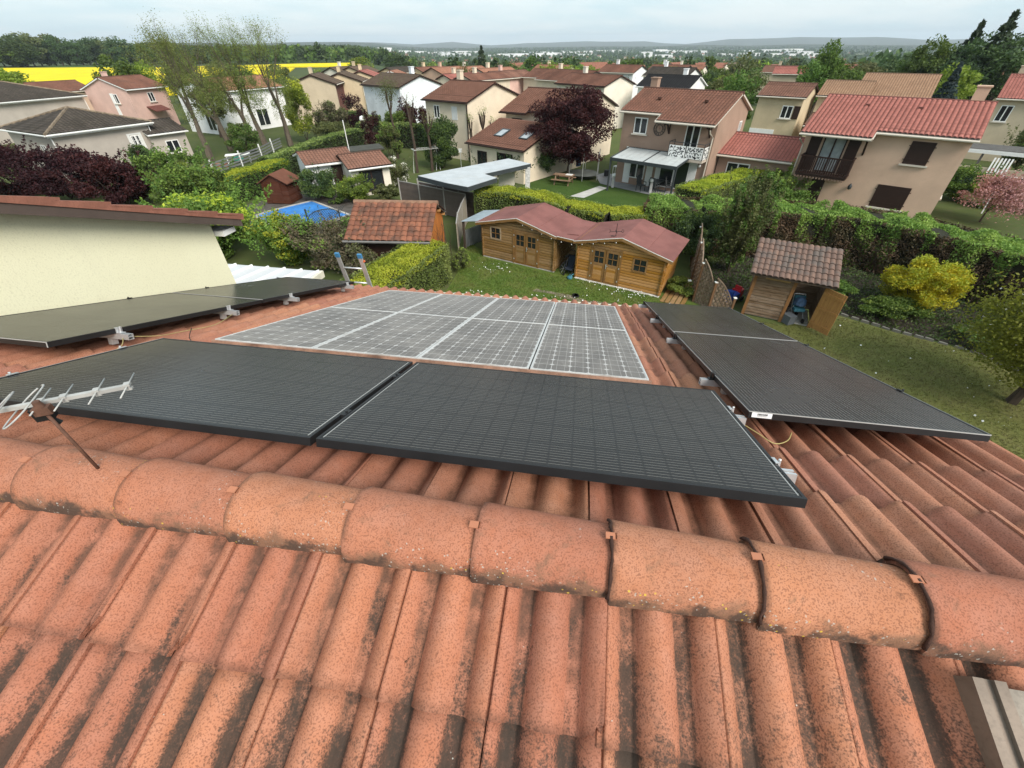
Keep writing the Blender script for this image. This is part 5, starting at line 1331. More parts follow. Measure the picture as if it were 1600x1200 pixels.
# weather vane
wv_ = thing('weather_vane', 'black weather vane with letters on the right cabin roof', 'weather vane', cabp(7.25, .1, cab_z(7.25)))
m = MB(); m.tube([(0,0,0),(0,0,.58)], .012, 6); m.bar((-.26,0,.22),(.26,0,.22),.016); m.bar((0,-.2,.22),(0,.2,.22),.016); m.build('mast', MT['rubber'], wv_)
m = MB(); m.bar((-.22,0,.03),(.25,0,.0),.03,.02); m.add([(.18,0,-.05),(.32,0,-.01),(.18,0,.05),(.18,.02,-.05),(.32,.02,-.01),(.18,.02,.05)],[(0,1,2),(5,4,3),(0,3,4,1),(1,4,5,2),(2,5,3,0)]); m.build('arrow', MT['rubber'], wv_)
m = MB(); ringm = [(.05*math.cos(t), .06*math.sin(t)) for t in np.linspace(0, 6.28, 13)]
m.tube([(.29+x, 0, .24+z) for x, z in ringm], .010, 4); m.build('letter_o', MT['rubber'], wv_)
m = MB(); m.tube([(-.33,0,.30),(-.29,0,.305),(-.265,0,.275),(-.30,0,.245),(-.265,0,.215),(-.29,0,.18),(-.33,0,.19)], .010, 4); m.build('letter_e', MT['rubber'], wv_)
# things in the gap
def gx(x, y): return cabp(x, y, 0)
bk = thing('bicycle', 'dark bicycle parked in the gap between the two log cabins', 'bicycle', gx(4.95, .55), CABY+R_(75))
for x in (-.5, .5):
    w = MB(); n = 20
    w.tube([(x+.31*math.cos(2*math.pi*i/n), 0, .32+.31*math.sin(2*math.pi*i/n)) for i in range(n+1)], .018, 5); w_ = w.build('wheel', MT['rubber'], bk)
    k = MB()
    for i in range(8): k.tube([(x, 0, .32), (x+.3*math.cos(i*.785), 0, .32+.3*math.sin(i*.785))], .004, 3)
    k.build('spokes', MT['alu'], w_)
m = MB()
for a, b in (((-.5,0,.32),(-.12,0,.30)),((-.5,0,.32),(-.22,0,.72)),((-.12,0,.30),(-.25,0,.82)),((-.12,0,.30),(.35,0,.72)),((-.23,0,.74),(.33,0,.80)),((.5,0,.32),(.33,0,.86))): m.tube([a, b], .017, 5)
m.build('frame', plain('dark blue frame', (.015,.022,.05), .4), bk)
m = MB(); m.cbox((-.26,0,.86),(.24,.13,.06)); m.build('saddle', MT['rubber'], bk)
m = MB(); m.tube([(.33,0,.86),(.31,0,.98)], .014, 5); m.tube([(.28,-.26,1.0),(.33,-.1,.98),(.33,.1,.98),(.28,.26,1.0)], .013, 5); m.build('handlebar', MT['rubber'], bk)
st = thing('folding_stroller', 'dark folded pushchair standing in the gap between the log cabins', 'pushchair', gx(5.12, .15), CABY)
m = MB()
for s in (-.2, .2): m.tube([(s,-.25,.08),(s,.2,.95)], .014, 5); m.tube([(s,.3,.08),(s,-.1,.7)], .014, 5)
m.tube([(-.2,.2,.95),(.2,.2,.95)], .016, 5); m.build('frame', MT['black'], st)
for x in (-.2,.2):
    for y in (-.26,.31):
        m = MB(); m.tube([(x-.02,y,.08),(x+.02,y,.08)], .08, 10); m.build('wheel', MT['rubber'], st)
m = MB(); m.add([(-.18,-.2,.35),(.18,-.2,.35),(.18,.12,.40),(-.18,.12,.40),(-.18,.22,.9),(.18,.22,.9),(-.18,-.2,.30),(.18,-.2,.30),(.18,.16,.35),(-.18,.16,.35),(-.18,.27,.9),(.18,.27,.9)], [(0,1,2,3),(3,2,5,4),(6,9,8,7),(9,10,11,8),(0,6,7,1),(4,5,11,10),(0,3,9,6),(3,4,10,9),(1,7,8,2),(2,8,11,5)]); m.build('seat', plain('dark navy cloth', (.02,.028,.045), .85), st)
m = MB(); m.lathe([(.10,0),(.13,.02),(.14,.12),(.08,.16)], 10); m.tube([(0,0,.1),(.18,.02,.26)], .025, 6); m.tube([(-.1,0,.13),(0,0,.24),(.1,0,.13)], .012, 5)
tag(m.build('watering_can', MT['teal'], None, True, gx(5.35,-.32)), 'teal watering can on the grass in front of the cabin gap', 'watering can')
m = MB(); 
for i in range(7): m.cbox((random.uniform(-.16,.16), random.uniform(-.1,.1), .06), (.2,.16,.10), random.uniform(0,3))
tag(m.build('dark_sack', MT['rubber'], None, False, (3.05, 17.95, 0)), 'black crumpled sack lying on the lawn before the right cabin', 'sack')
m = MB()
for i in range(5): m.box(-.09+i*.001, .09, -1.9+.0*i, 1.2, .02+i*.0, .05) if i == 0 else m.box(-.09+i*.22, .09+i*.22, -1.9, 1.2, .02, .06)
tag(m.build('plank_path', PINE_OLD, None, False, cabp(10.0,1.4,0), CABY), 'grey planks lying between the right cabin and the lattice fence', 'planks')

# ------------------------------------------------------------------ lattice fence right of the cabins
WEAVE = wood('weathered weave', (.23,.165,.115), (.17,.12,.085), (2,2,8), .85, 2)
def arch_panel(parent, p, q, h0, h1, seed):
    p, q = Vector((*p, 0)), Vector((*q, 0)); d = (q-p); L = d.length; d.normalize(); m = MB(); nrm = Vector((-d.y, d.x, 0))
    top = lambda t: h0+(h1-h0)*t + .28*math.sin(math.pi*min(1, t*.5+.5))**1 - .28*(t**3)
    nz = 16
    for i in range(nz):
        z = .05+i*.12; k = 10
        for j in range(k):
            a, b = j/k, (j+1)/k
            if z > top((a+b)/2)-.05: continue
            s = .02 if (i+j) % 2 else -.02
            m.bar(p+d*L*a+ZV*z+nrm*s, p+d*L*b+ZV*z-nrm*s, .012, .10)
    for j in range(6):
        t = (j+.5)/6; m.bar(p+d*L*t, p+d*L*t+ZV*(top(t)-.03), .03, .03)
    prev = None
    for j in range(13):
        t = j/12; c = p+d*L*t+ZV*top(t)
        if prev is not None: m.bar(prev, c, .05, .045)
        prev = c
    return m.build('lattice_panel', WEAVE, parent)
lf = thing('lattice_fence', 'weathered woven fence with curved panel tops beside the right cabin', 'fence')
pts = [(9.5,21.3),(8.85,19.3),(8.3,17.4),(8.75,16.72),(9.55,16.3)]; hs = [1.95,1.9,1.72,1.15,.62,.3]
for i in range(4): arch_panel(lf, pts[i], pts[i+1], hs[i], hs[i+1], i)
for (x, y), h in zip(pts, hs):
    m = MB(); m.box(x-.045, x+.045, y-.045, y+.045, 0, h+.08); pp = m.build('post', wood('brown post', (.16,.085,.04), (.12,.06,.03)), lf)
    m = MB(); m.box(x-.06, x+.06, y-.06, y+.06, h+.085, h+.12); m.build('post_cap', MT['gutter_w'], pp)
m = MB(); m.cbox((0,0,.03),(.14,.10,.05)); tag(m.build('floodlight', MT['white'], None, False, (8.12,17.9,.75)), 'small white box on the woven fence', 'lamp')

# ------------------------------------------------------------------ small tiled shed with the open door
SS = thing('tool_shed', 'small slatted shed with a tiled lean roof and its plank door standing open', 'shed', (10.06, 16.24, 0), R_(-28))
WL = wood('weathered slats', (.13,.078,.042), (.22,.155,.105), (1.2,1.2,10), .85, 2.2, .5)
POST = wood('orange brown post', (.25,.12,.04), (.19,.085,.03), (4,4,1))
m = MB()
for i in range(14): m.cbox((.72,-.02-.012*(i%2),.12+i*.128), (1.36,.022,.115), 0, 0, Matrix.Rotation(R_(-9), 3, 'X'))
stuff(m.build('slat_wall', WL, SS))
m = MB()
for i in range(14): m.box(-.01,.015,.02,1.6,.06+i*.128,.06+i*.128+.115); m.box(2.55,2.575,.02,1.6,.06+i*.128,.06+i*.128+.115); m.box(0,2.56,1.58,1.60,.06+i*.128,.06+i*.128+.12)
stuff(m.build('side_slats', WL, SS))
for x in (0.0, 1.44, 2.52):
    m = MB(); m.box(x-.06, x+.06, -.06, .06, -.05, 1.95); m.build('post', POST, SS)
m = MB(); m.box(-.06,2.58,-.05,.05,1.95,2.05); m.build('lintel', POST, SS)
m = MB(); m.box(.35,1.25,-.075,-.05,1.72,1.92); m.build('name_board', wood('pale board', (.36,.22,.08), (.30,.18,.06)), SS)
m = MB(); m.box(.06,2.5,.05,1.55,0,.03); m.build('floor', MT['concrete'], SS)
dd = link('door', None, SS, (2.46,-.06,.08)); dd.rotation_euler = (0,0,R_(-38))
PB = wood('honey planks', (.40,.20,.055), (.31,.145,.04), (10,10,1), .65, 2)
for i in range(5):
    m = MB(); m.box(.005+i*.17, .168+i*.17, -.02, .006, .02, 1.72); m.build('plank', PB, dd)
for z in (.22, .9, 1.5):
    m = MB(); m.box(.03, .83, -.045, -.0205, z-.05, z+.05); m.build('ledge', PB, dd)
# tiled lean roof: every tile on its own
def tile_lo(name, tw, tl, amp, mat, rolls=1, nseg=6):
    m = MB(); n = rolls*nseg; xs = [tw*i/n for i in range(n+1)]
    zf = lambda i: amp*abs(math.sin(math.pi*i/nseg))**.8
    a = [(x, 0, zf(i)+.018) for i, x in enumerate(xs)]; b = [(x, tl*1.12, zf(i)-.004) for i, x in enumerate(xs)]; c = [(x, .001, zf(i)+.002) for i, x in enumerate(xs)]
    m.add(a+b+c, [(i, i+1, n+2+i, n+1+i) for i in range(n)]+[(2*n+2+i, 2*n+3+i, i+1, i) for i in range(n)])
    return m.mesh(name, mat, False)
def tile_mat(name, a, b2, grey):
    m, b = newmat(name)
    r = b.n('ShaderNodeObjectInfo', {}, {}, 'Random'); pos = b.n('ShaderNodeNewGeometry', {}, {}, 'Position')
    n1 = b.noise(pos, 2.2, 5); n2 = b.noise(pos, 30, 4, .65)
    c = b.mix(r, c4(a), c4(b2)); c = b.mix(b.math('MULTIPLY', b.ramp(n1, .42, .66), .8), c, c4(grey)); c = b.mix(b.math('MULTIPLY', b.ramp(n2, .5, .7), .45), c, c4(tuple(k*.35 for k in a)))
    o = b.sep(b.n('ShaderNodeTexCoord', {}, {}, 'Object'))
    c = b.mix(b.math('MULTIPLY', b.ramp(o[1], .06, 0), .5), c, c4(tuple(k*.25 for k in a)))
    finish(b, c, .85, n2, .4, .005, .2); return m
def tiled(parent, M_, W, H, tw, tl, amp, mat):
    me = tile_lo('roof_tile', tw, tl, amp, mat)
    nx, ny = int(round(W/tw)), int(round(H/tl))
    for j in range(ny):
        for i in range(nx):
            o = link('roof_tile', me, parent)
            o.matrix_local = M_ @ Matrix.Translation((i*tw+random.uniform(-.005,.005), j*tl+random.uniform(-.01,.01), 0)) @ Matrix.Rotation(random.uniform(-.02,.02), 4, 'X')
sr = link('roof', None, SS)
th = math.atan2(.62, 1.95)
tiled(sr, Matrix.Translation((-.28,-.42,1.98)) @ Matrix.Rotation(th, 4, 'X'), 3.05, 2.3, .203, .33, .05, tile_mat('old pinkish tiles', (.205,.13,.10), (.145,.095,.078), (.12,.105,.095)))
m = MB(); m.add([(-.25,-.38,1.97),(2.74,-.38,1.97),(2.74,1.75,2.64),(-.25,1.75,2.64),(-.25,-.38,1.90),(2.74,-.38,1.90),(2.74,1.75,2.57),(-.25,1.75,2.57)], [(0,1,2,3),(7,6,5,4),(0,4,5,1),(1,5,6,2),(2,6,7,3),(3,7,4,0)]); m.build('roof_deck', MT['trunk_b'], sr)
def local(o, p): return o.matrix_basis @ Vector(p)
# things inside and beside it
st = thing('pushchair', 'blue pushchair stored inside the open tool shed', 'pushchair', local(SS,(1.95,.45,.03)), R_(-10))
m = MB()
for s in (-.22,.22): m.tube([(s,-.35,.1),(s,.1,.5),(s,.32,1.0)], .016, 5); m.tube([(s,.35,.1),(s,-.05,.62)], .016, 5)
m.tube([(-.22,.32,1.0),(.22,.32,1.0)], .02, 5); m.build('frame', MT['alu'], st)
m = MB(); m.cbox((0,0,.5),(.40,.42,.12)); m.cbox((0,.2,.72),(.40,.10,.5)); m.build('seat', MT['teal'], st)
m = MB(); m.lathe([(.24,.62),(.22,.8),(.10,.92),(.01,.95)], 10); m.build('hood', MT['denim'], st, False, (0,.05,.05))
for x in (-.22,.22):
    for y in (-.35,.35): m = MB(); m.tube([(x-.025,y,.1),(x+.025,y,.1)], .10, 10); m.build('wheel', MT['rubber'], st)
m = MB(); m.cbox((0,0,.17),(.34,.40,.34)); m.cbox((0,0,.36),(.37,.43,.03)); tag(m.build('storage_box', plain('grey plastic', (.10,.11,.12), .5), None, False, local(SS,(1.72,-.02,.03)), .3), 'grey plastic box at the doorway of the tool shed', 'box')
toy = thing('ride_on_toy', 'blue and red plastic ride-on toy left of the tool shed', 'toy', (10.0, 17.35, 0), .6)
m = MB(); m.prism([(-.5,-.22),(.15,-.24),(.2,0),(.15,.24),(-.5,.22),(-.58,0)], .16, .46); m.cbox((-.42,0,.56),(.12,.4,.22)); m.build('body', MT['blue'], toy)
m = MB(); m.prism([(.2,-.2),(.55,-.16),(.62,0),(.55,.16),(.2,.2)], .16, .52); m.cbox((.3,0,.6),(.06,.3,.18)); m.build('bonnet', MT['red'], toy)
for x in (-.35,.38):
    for y in (-.27,.27): m = MB(); m.tube([(x,y-.03,.13),(x,y+.03,.13)], .13, 10); m.build('wheel', MT['rubber'], toy)
m = MB(); m.tube([(-.85,-.1,.55),(-.5,0,.5)], .02, 5); m.build('push_bar', MT['white'], toy)
# stone edging of the bed
pth = [(13.0,16.35),(14.22,16.1),(15.5,14.75),(16.6,13.9),(17.4,13.3),(17.9,12.2),(18.6,10.8)]
ed = thing('stone_edging', 'low grey stone edging between the right lawn and the planted bed', 'edging')
stm = MB(); stm.add([(-.16,-.05,-.05),(.16,-.06,-.05),(.15,.06,-.05),(-.15,.05,-.05),(-.14,-.04,.09),(.13,-.05,.10),(.12,.045,.085),(-.13,.04,.10)], [(0,3,2,1),(4,5,6,7),(0,1,5,4),(1,2,6,5),(2,3,7,6),(3,0,4,7)])
sme = stm.mesh('stone', plain('mossy edging stone', (.20,.19,.165), .9, .25, 3, .25, 30, .004, .2, 0, (.08,.09,.05), .6))
for (a, b) in zip(pth, pth[1:]):
    L = math.hypot(b[0]-a[0], b[1]-a[1]); n = int(L/.34)
    for i in range(n):
        t = (i+.5)/n; link('stone', sme, ed, (a[0]+(b[0]-a[0])*t+random.uniform(-.02,.02), a[1]+(b[1]-a[1])*t+random.uniform(-.02,.02), random.uniform(-.02,.01)), math.atan2(b[1]-a[1], b[0]-a[0])+random.uniform(-.12,.12))

# ------------------------------------------------------------------ orange rendered shed with big tiles
OS = thing('tiled_shed', 'orange rendered shed with a large red and brown tiled roof beside the laurel hedge', 'shed', (-5.75, 22.1, 0), R_(-4))
OR_ = plain('orange render', (.42,.145,.035), .9, .15, 1.5, .2, 25, .006, .15, 0, (.25,.10,.04), .4)
m = MB(); m.xprism([(-1.9,-.1),(1.75,-.1),(1.75,2.12),(0,2.95),(-1.9,2.02)], -1.9, 1.9); m.build('wall', OR_, OS)
m = MB(); m.box(-1.6,1.2,-1.93,-1.905,.9,1.8); m.build('opening', MT['brown'], OS)
r = link('roof', None, OS)
TM = tile_mat('red and brown shed tiles', (.28,.115,.068), (.17,.072,.048), (.09,.055,.042))
th = math.atan2(1.10, 2.12)
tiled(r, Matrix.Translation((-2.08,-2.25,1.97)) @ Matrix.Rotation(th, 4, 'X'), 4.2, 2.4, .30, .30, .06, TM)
m = MB()
for sg, y0, z0 in ((-1,-2.2,1.93),(1,2.0,2.03)): m.add([(-2.05,0,3.03),(2.08,0,3.03),(2.08,y0,z0),(-2.05,y0,z0),(-2.05,0,2.95),(2.08,0,2.95),(2.08,y0,z0-.08),(-2.05,y0,z0-.08)], [(0,1,2,3)[::sg],(7,6,5,4)[::sg],(0,4,5,1)[::sg],(1,5,6,2)[::sg],(2,6,7,3)[::sg],(3,7,4,0)[::sg]])
m.build('roof_deck', MT['trunk_b'], r)
v, q, uv = grid_sheet([(-2.08,2.12,1,.02,2.05)], 3.07, .5, .3, .30, .06, 4); link('rear_slope', np_mesh('rear_slope', v, q, uv, [tilesheet('shed rear tiles', (.36,.125,.065), (.22,.075,.045), .3, .3)]), r)
m = MB()
for i in range(10): m.tube([(-2.1+i*.424,0,3.08),(-2.1+i*.424+.44,0,3.095)], [.13,.115], 8)
m.build('ridge_cap', plain('greyed ridge tiles', (.26,.15,.10), .9, .25, 3), r)
m = MB(); m.tube([(-2.1,-2.32,1.94),(2.1,-2.32,1.94)], .06, 6); m.build('gutter', plain('grey gutter', (.16,.155,.15), .5), r)
m = MB()
for y in (-1.7,-.6,.6,1.5): m.box(1.9,2.1,y-.04,y+.04,2.95-abs(y)*.5-.13,2.95-abs(y)*.5-.02)
m.build('rafter_end', PINE, r)
# vine stems on its side wall, wire fence posts
m = MB(); rr = random.Random(8)
for i in range(16):
    p = Vector((2.0+rr.uniform(-.02,.35), rr.uniform(-1.6,1.7), 0)); pts = [p]
    for k in range(5): p = p+Vector((rr.uniform(-.12,.1), rr.uniform(-.2,.2), rr.uniform(.3,.5))); pts.append(p)
    m.tube(pts, [.02,.018,.014,.011,.008,.005], 4, 0, False)
tag(m.build('climbing_stems', MT['trunk_b'], None, False, (-5.75,22.1,0), R_(-4)), 'bare climbing stems against the orange shed wall', 'climber')

# ------------------------------------------------------------------ grey composite fence and flat white roof
COMP = plain('grey brown composite boards', (.115,.088,.076), .75, .10, 2, .1, 30)
gf = thing('composite_fence', 'grey brown composite board fence in front of the flat white roof', 'fence')
ALP = plain('light fence post', (.32,.30,.28), .6, .1)
def comp_panel(p, q, h, parent):
    p, q = Vector((*p,0)), Vector((*q,0)); d = (q-p).normalized(); a = math.atan2(d.y, d.x); L = (q-p).length
    fp = link('fence_panel', None, parent, p, a)
    for i in range(int(h/.2)):
        m = MB(); m.box(.05, L-.05, -.015, .015, .05+i*.2, .05+i*.2+.192); m.build('board', COMP, fp)
    m = MB(); m.box(.05, L-.05, -.025, .025, .05+int(h/.2)*.2, .09+int(h/.2)*.2); m.build('top_rail', ALP, fp)
    m = MB(); m.box(p.x-.045, p.x+.045, p.y-.045, p.y+.045, 0, h+.10); m.build('post', ALP, parent)
for a, b in (((-8.0,32.6),(-6.4,31.5)),((-6.4,31.5),(-4.5,30.15)),((-4.5,30.15),(-2.9,29.0))): comp_panel(a, b, 1.75, gf)
g2 = thing('composite_fence', 'composite fence run set back along the edge of the flat white roof', 'fence')
for a, b in (((-6.6,32.4),(-5.1,31.3)),((-5.1,31.3),(-3.5,30.1)),((-3.5,30.1),(-2.3,29.2))): comp_panel(a, b, 1.75, g2)
g3 = thing('sheet_fence', 'beige panel fence running from the composite fence toward the metal lean-to', 'fence')
SHT = plain('beige fence sheet', (.30,.26,.21), .8, .12, 2, .15, 10, 0, .2, 0, (.16,.13,.1), .4)
q = [(-2.9,28.6),(-3.0,26.7),(-3.05,24.9),(-2.95,23.2)]
for a, b in zip(q, q[1:]):
    m = MB(); p, p2 = Vector((*a,0)), Vector((*b,0)); m.bar(p+ZV*.85, p2+ZV*.85, .03, 1.6); m.build('fence_panel', SHT, g3)
    m = MB(); m.bar(p+ZV*1.68, p2+ZV*1.68, .06, .05); m.bar(p, p+ZV*1.75, .07); m.build('post', ALP, g3)
fr_ = thing('flat_roof_pergola', 'long white flat roofed garden pergola behind the composite fence', 'pergola')
FRM = plain('pale roof membrane', (.47,.50,.52), .6, .08, 1.2, .12, 6, 0, .3, 0, (.45,.44,.42), .6)
poly = [(-6.1,30.3),(-.15,35.5),(1.45,33.7),(-1.75,30.7),(-.9,29.6),(-2.6,27.4),(-4.0,28.4)]
m = MB(); m.prism(poly, 2.42, 2.50); m.build('roof_slab', FRM, fr_)
m = MB(); n = len(poly)
for i in range(n): m.bar((*poly[i],2.36), (*poly[(i+1)%n],2.36), .09, .26)
m.build('edge_beam', MT['grey_alu'], fr_)
for x, y, st_ in ((1.25,33.6,1),(-.2,35.2,0),(-1.6,30.9,0),(-1.9,31.9,0)):
    m = MB(); w = .17 if st_ else .06; m.box(x-w, x+w, y-w, y+w, 0, 2.3)
    m.build('pillar', plain('white stone cladding', (.55,.54,.52), .8, .25, 9, .3, 25) if st_ else TRIM, fr_)
m = MB(); m.box(-.9,.3,34.0,34.06,0,2.1); m.build('back_wall', IVORY, fr_)

# ------------------------------------------------------------------ pool, brown shed, outbuildings
pool = thing('pool', 'swimming pool under a stretched blue cover', 'pool', (0,0,0))
pp = [(-17.6,29.9),(-17.15,30.95),(-14.97,33.5),(-11.1,30.0),(-12.6,28.2),(-14.5,27.0)]
m = MB(); m.prism(pp, .02, .10); m.build('cover', plain('blue tarpaulin', (.045,.22,.60), .5, .2, 1.2, .1, 9, .02, .4, 0, (.08,.28,.55), .6), pool)
m = MB()
for i in range(len(pp)): m.bar((*pp[i],.08), (*pp[(i+1)%len(pp)],.08), .18, .12)
m.build('coping', MT['concrete'], pool)
tr = thing('trellis', 'dark arched lattice trellis beside the pool', 'trellis', (-12.0,27.9,0), R_(38))
m = MB()
for i in range(-8, 9):
    m.bar((i*.12-.5, 0, .1), (i*.12+.5, 0, 1.1), .02); m.bar((i*.12+.5, .01, .1), (i*.12-.5, .01, 1.1), .02)
m.bar((-1.0,0,0),(-1.0,0,1.3),.09); m.bar((1.0,0,0),(1.0,0,.9),.07)
for i in range(10):
    a, b = math.pi*i/10, math.pi*(i+1)/10; m.bar((-.95*math.cos(a),0,.7+.4*math.sin(a)),(-.95*math.cos(b),0,.7+.4*math.sin(b)),.04)
m.build('lattice', plain('dark painted lattice', (.03,.04,.045), .6), tr)
bs = thing('wooden_shed', 'red brown wooden shed with a felt gable roof by the pool', 'shed', (-17.15,33.9,0), R_(-6))
BR = wood('red brown stain', (.10,.032,.016), (.075,.024,.013), (1,1,12), .7, 2)
m = MB()
for i in range(12): m.xprism([(-.85,.05+i*.125),(.85,.05+i*.125),(.85,.165+i*.125),(-.85,.165+i*.125)], -.95, .95)
stuff(m.build('wall_boards', BR, bs))
m = MB(); m.add([(-.95,-.84,1.5),(.95,-.84,1.5),(0,-.84,2.0),(-.95,.84,1.5),(.95,.84,1.5),(0,.84,2.0)], [(0,1,2),(5,4,3),(0,2,5,3),(1,4,5,2)]); m.build('gable', BR, bs)
m = MB()
for s in (-1, 1): m.add([(0,-1.0,2.08),(s*1.15,-1.0,1.46),(s*1.15,1.0,1.46),(0,1.0,2.08),(0,-1.0,2.02),(s*1.15,-1.0,1.40),(s*1.15,1.0,1.40),(0,1.0,2.02)], [(3,2,1,0)[::s],(4,5,6,7)[::s],(0,1,5,4)[::s],(1,2,6,5)[::s],(2,3,7,6)[::s],(3,0,4,7)[::s]])
m.build('roof', plain('brown felt', (.13,.05,.03), .9, .15), bs)
m = MB(); m.box(-.45,.45,-.90,-.86,.08,1.45); m.box(-.02,.02,-.91,-.895,.08,1.45); m.box(-.42,.42,-.915,-.9,.7,.78); m.build('door', BR, bs)
o1 = house('outbuilding', 'low white outbuilding with orange red tiles behind the dark round shrub', (-15.1,38.2), 32, 3.9, 5.0, 2.15, .22, ORG, WHITE, tw=.24, tl=.36, gutter='gutter_w', verge='white', ridge=True, wins=[('F', .35, 1.0, .8, 1.9, 'door', dict(fmat='brown'))])
o2 = house('outbuilding', 'second tiled outbuilding with a white gutter, right of the red door', (-11.9,37.4), 32, 3.4, 5.0, 2.0, .24, ORG, IVORY, tw=.24, tl=.36, gutter='gutter_w', wins=[('F', .0, 1.0, 1.8, 1.5, 'french', dict(fmat='brown'))])
m = MB(); m.tube([(0,0,0),(0,0,4.6)], .035, 6); tag(m.build('mast', MT['gutter_w'], None, False, (-13.3,39.3,0)), 'tall white pole behind the two outbuildings', 'pole')
m = MB(); m.prism([(-16.2,42.0),(-12.2,44.6),(-11.2,42.4),(-14.4,40.4)], 2.0, 2.12); tag(m.build('felt_roof', plain('dark felt', (.06,.06,.05), .9)), 'dark flat felt roof behind the outbuildings', 'roof')
ln = thing('clothes_airer', 'white clothes line frame under the pollarded trees', 'clothes line', (-8.9,42.6,0), .5)
m = MB(); m.tube([(0,0,0),(.2,0,1.9),(.4,0,0)], .025, 5); m.tube([(2.2,0,0),(2.4,0,1.9),(2.6,0,0)], .025, 5)
for y in (-.5,-.2,.2,.5): m.tube([(.2,y,1.9),(2.4,y,1.9)], .008, 4)
for x in (.2, 2.4): m.tube([(x,-.55,1.9),(x,.55,1.9)], .02, 5)
m.build('frame', MT['white'], ln)
m = MB(); m.box(-.12,.12,-.1,.1,1.5,1.75); m.box(-.02,.02,-.02,.02,0,1.5); m.prism([(-.16,-.14),(.16,-.14),(.16,.14),(-.16,.14)],1.75,1.78); tag(m.build('nest_box', MT['white'], None, False, (-4.6,43.6,0)), 'small white box on a post under the dark evergreen', 'bird box')
# white railing fence on the left
rl = thing('rail_fence', 'white post and rail fence climbing beside the long clipped hedge', 'fence')
q = [(-27.6,38.0),(-26.9,42.0),(-26.35,46.0),(-26.0,49.5),(-26.25,52.8),(-26.3,55.2)]
for a, b in zip(q, q[1:]):
    p, p2 = Vector((*a,0)), Vector((*b,0))
    for z in (.25,.5,.75,1.0): m = MB(); m.bar(p+ZV*z, p2+ZV*z, .03, .13); m.build('rail', plain('fence grey', (.17,.175,.175), .7), rl)
    m = MB(); m.bar(p, p+ZV*1.35, .10); m.build('post', MT['white'], rl)
# ------------------------------------------------------------------ clock house patio
def chair(x, y, rz, label):
    o = thing('garden_chair', label, 'chair', (x, y, .025), rz, 'grey garden chairs')
    mt = plain('grey textile', (.085,.088,.092), .75)
    m = MB(); m.cbox((0,0,.42),(.52,.52,.06)); m.build('seat', mt, o)
    m = MB(); m.cbox((0,.27,.75),(.52,.05,.68), 0, 0, Matrix.Rotation(R_(-14), 3, 'X')); m.build('backrest', mt, o)
    for sx in (-.24,.24):
        for sy in (-.23,.23): m = MB(); m.bar((sx,sy,0),(sx,sy,.4),.035); m.build('leg', MT['grey_alu'], o)
    m = MB(); 
    for sx in (-.28,.28): m.bar((sx,-.24,.64),(sx,.28,.66),.04); m.bar((sx,-.24,.4),(sx,-.24,.64),.03)
    m.build('armrest', MT['grey_alu'], o)
for x, y, a, l in ((10.35,36.0,.6,'grey garden chair at the patio edge, left of the globe lamp'),(11.3,35.6,2.2,'grey garden chair just behind the globe lamp'),(11.6,36.9,-.9,'grey garden chair deepest under the pergola'),(12.4,35.4,1.2,'grey garden chair nearest the yellow topped hedge'),(12.9,36.2,-2.1,'grey garden chair under the right pergola post')): chair(x, y, a, l)
tb = thing('patio_table', 'dark patio table between the grey chairs under the pergola', 'table', (11.8,36.1,.025), .5)
m = MB(); m.box(-.7,.7,-.45,.45,.70,.74); m.build('tabletop', MT['grey_alu'], tb)
for sx in (-.62,.62):
    for sy in (-.38,.38): m = MB(); m.bar((sx,sy,0),(sx,sy,.7),.05); m.build('leg', MT['grey_alu'], tb)
def globe_lamp(x, y, label):
    o = thing('globe_lamp', label, 'lamp', (x, y, 0), 0, 'globe lamps at the patio edge')
    m = MB(); m.box(-.09,.09,-.09,.09,0,.75); m.build('pillar', plain('pale pillar', (.52,.51,.50), .8), o)
    m = MB(); m.lathe([(.02,.75),(.12,.80),(.16,.91),(.12,1.02),(.02,1.06)], 12); m.build('globe', MT['globe'], o, True)
globe_lamp(8.35,37.15,'white globe lamp on a low pillar by the patio corner and path'); globe_lamp(11.0,35.45,'white globe lamp on a low pillar before the chairs')
tb = thing('serving_stand', 'small white wooden stand against the clock house wall', 'stand', (9.3,40.1,.025), R_(-40))
for sx in (-.35,.35):
    for sy in (-.22,.22): m = MB(); m.bar((sx,sy,0),(sx,sy,.95),.05); m.build('leg', MT['white'], tb)
for z in (.3,.92): m = MB(); m.box(-.38,.38,-.25,.25,z-.02,z+.03); m.build('shelf', MT['white'], tb)
pt = thing('picnic_table', 'wooden picnic table on the lawn left of the garden path', 'picnic table', (4.45,38.4,0), R_(-25))
PT = wood('grey brown picnic wood', (.22,.13,.075), (.26,.17,.11))
m = MB()
for i in range(5): m.box(-.85,.85,-.36+i*.146,-.36+i*.146+.136,.70,.74)
m.build('tabletop', PT, pt)
for y in (-.68,.68): m = MB(); m.box(-.85,.85,y-.13,y+.13,.40,.44); m.build('bench', PT, pt)
for x in (-.6,.6):
    m = MB(); m.bar((x,-.28,.70),(x,-.62,0),.09,.05); m.bar((x,.28,.70),(x,.62,0),.09,.05); m.bar((x,-.75,.38),(x,.75,.38),.09,.05); m.build('leg', PT, pt)
m = MB(); m.box(.2,.75,-.22,.2,.745,.775); tag(m.build('white_tray', MT['white'], None, False, (4.45,38.4,0), R_(-25)), 'white board lying on the picnic table', 'board')
tp = thing('trampoline', 'round trampoline with a net and poles beneath the purple plum', 'trampoline', (6.4,40.4,0))
m = MB(); m.lathe([(1.25,.36),(1.35,.40),(1.25,.44),(1.1,.41)], 28); m.build('pad', plain('trampoline pad', (.10,.11,.10), .7), tp)
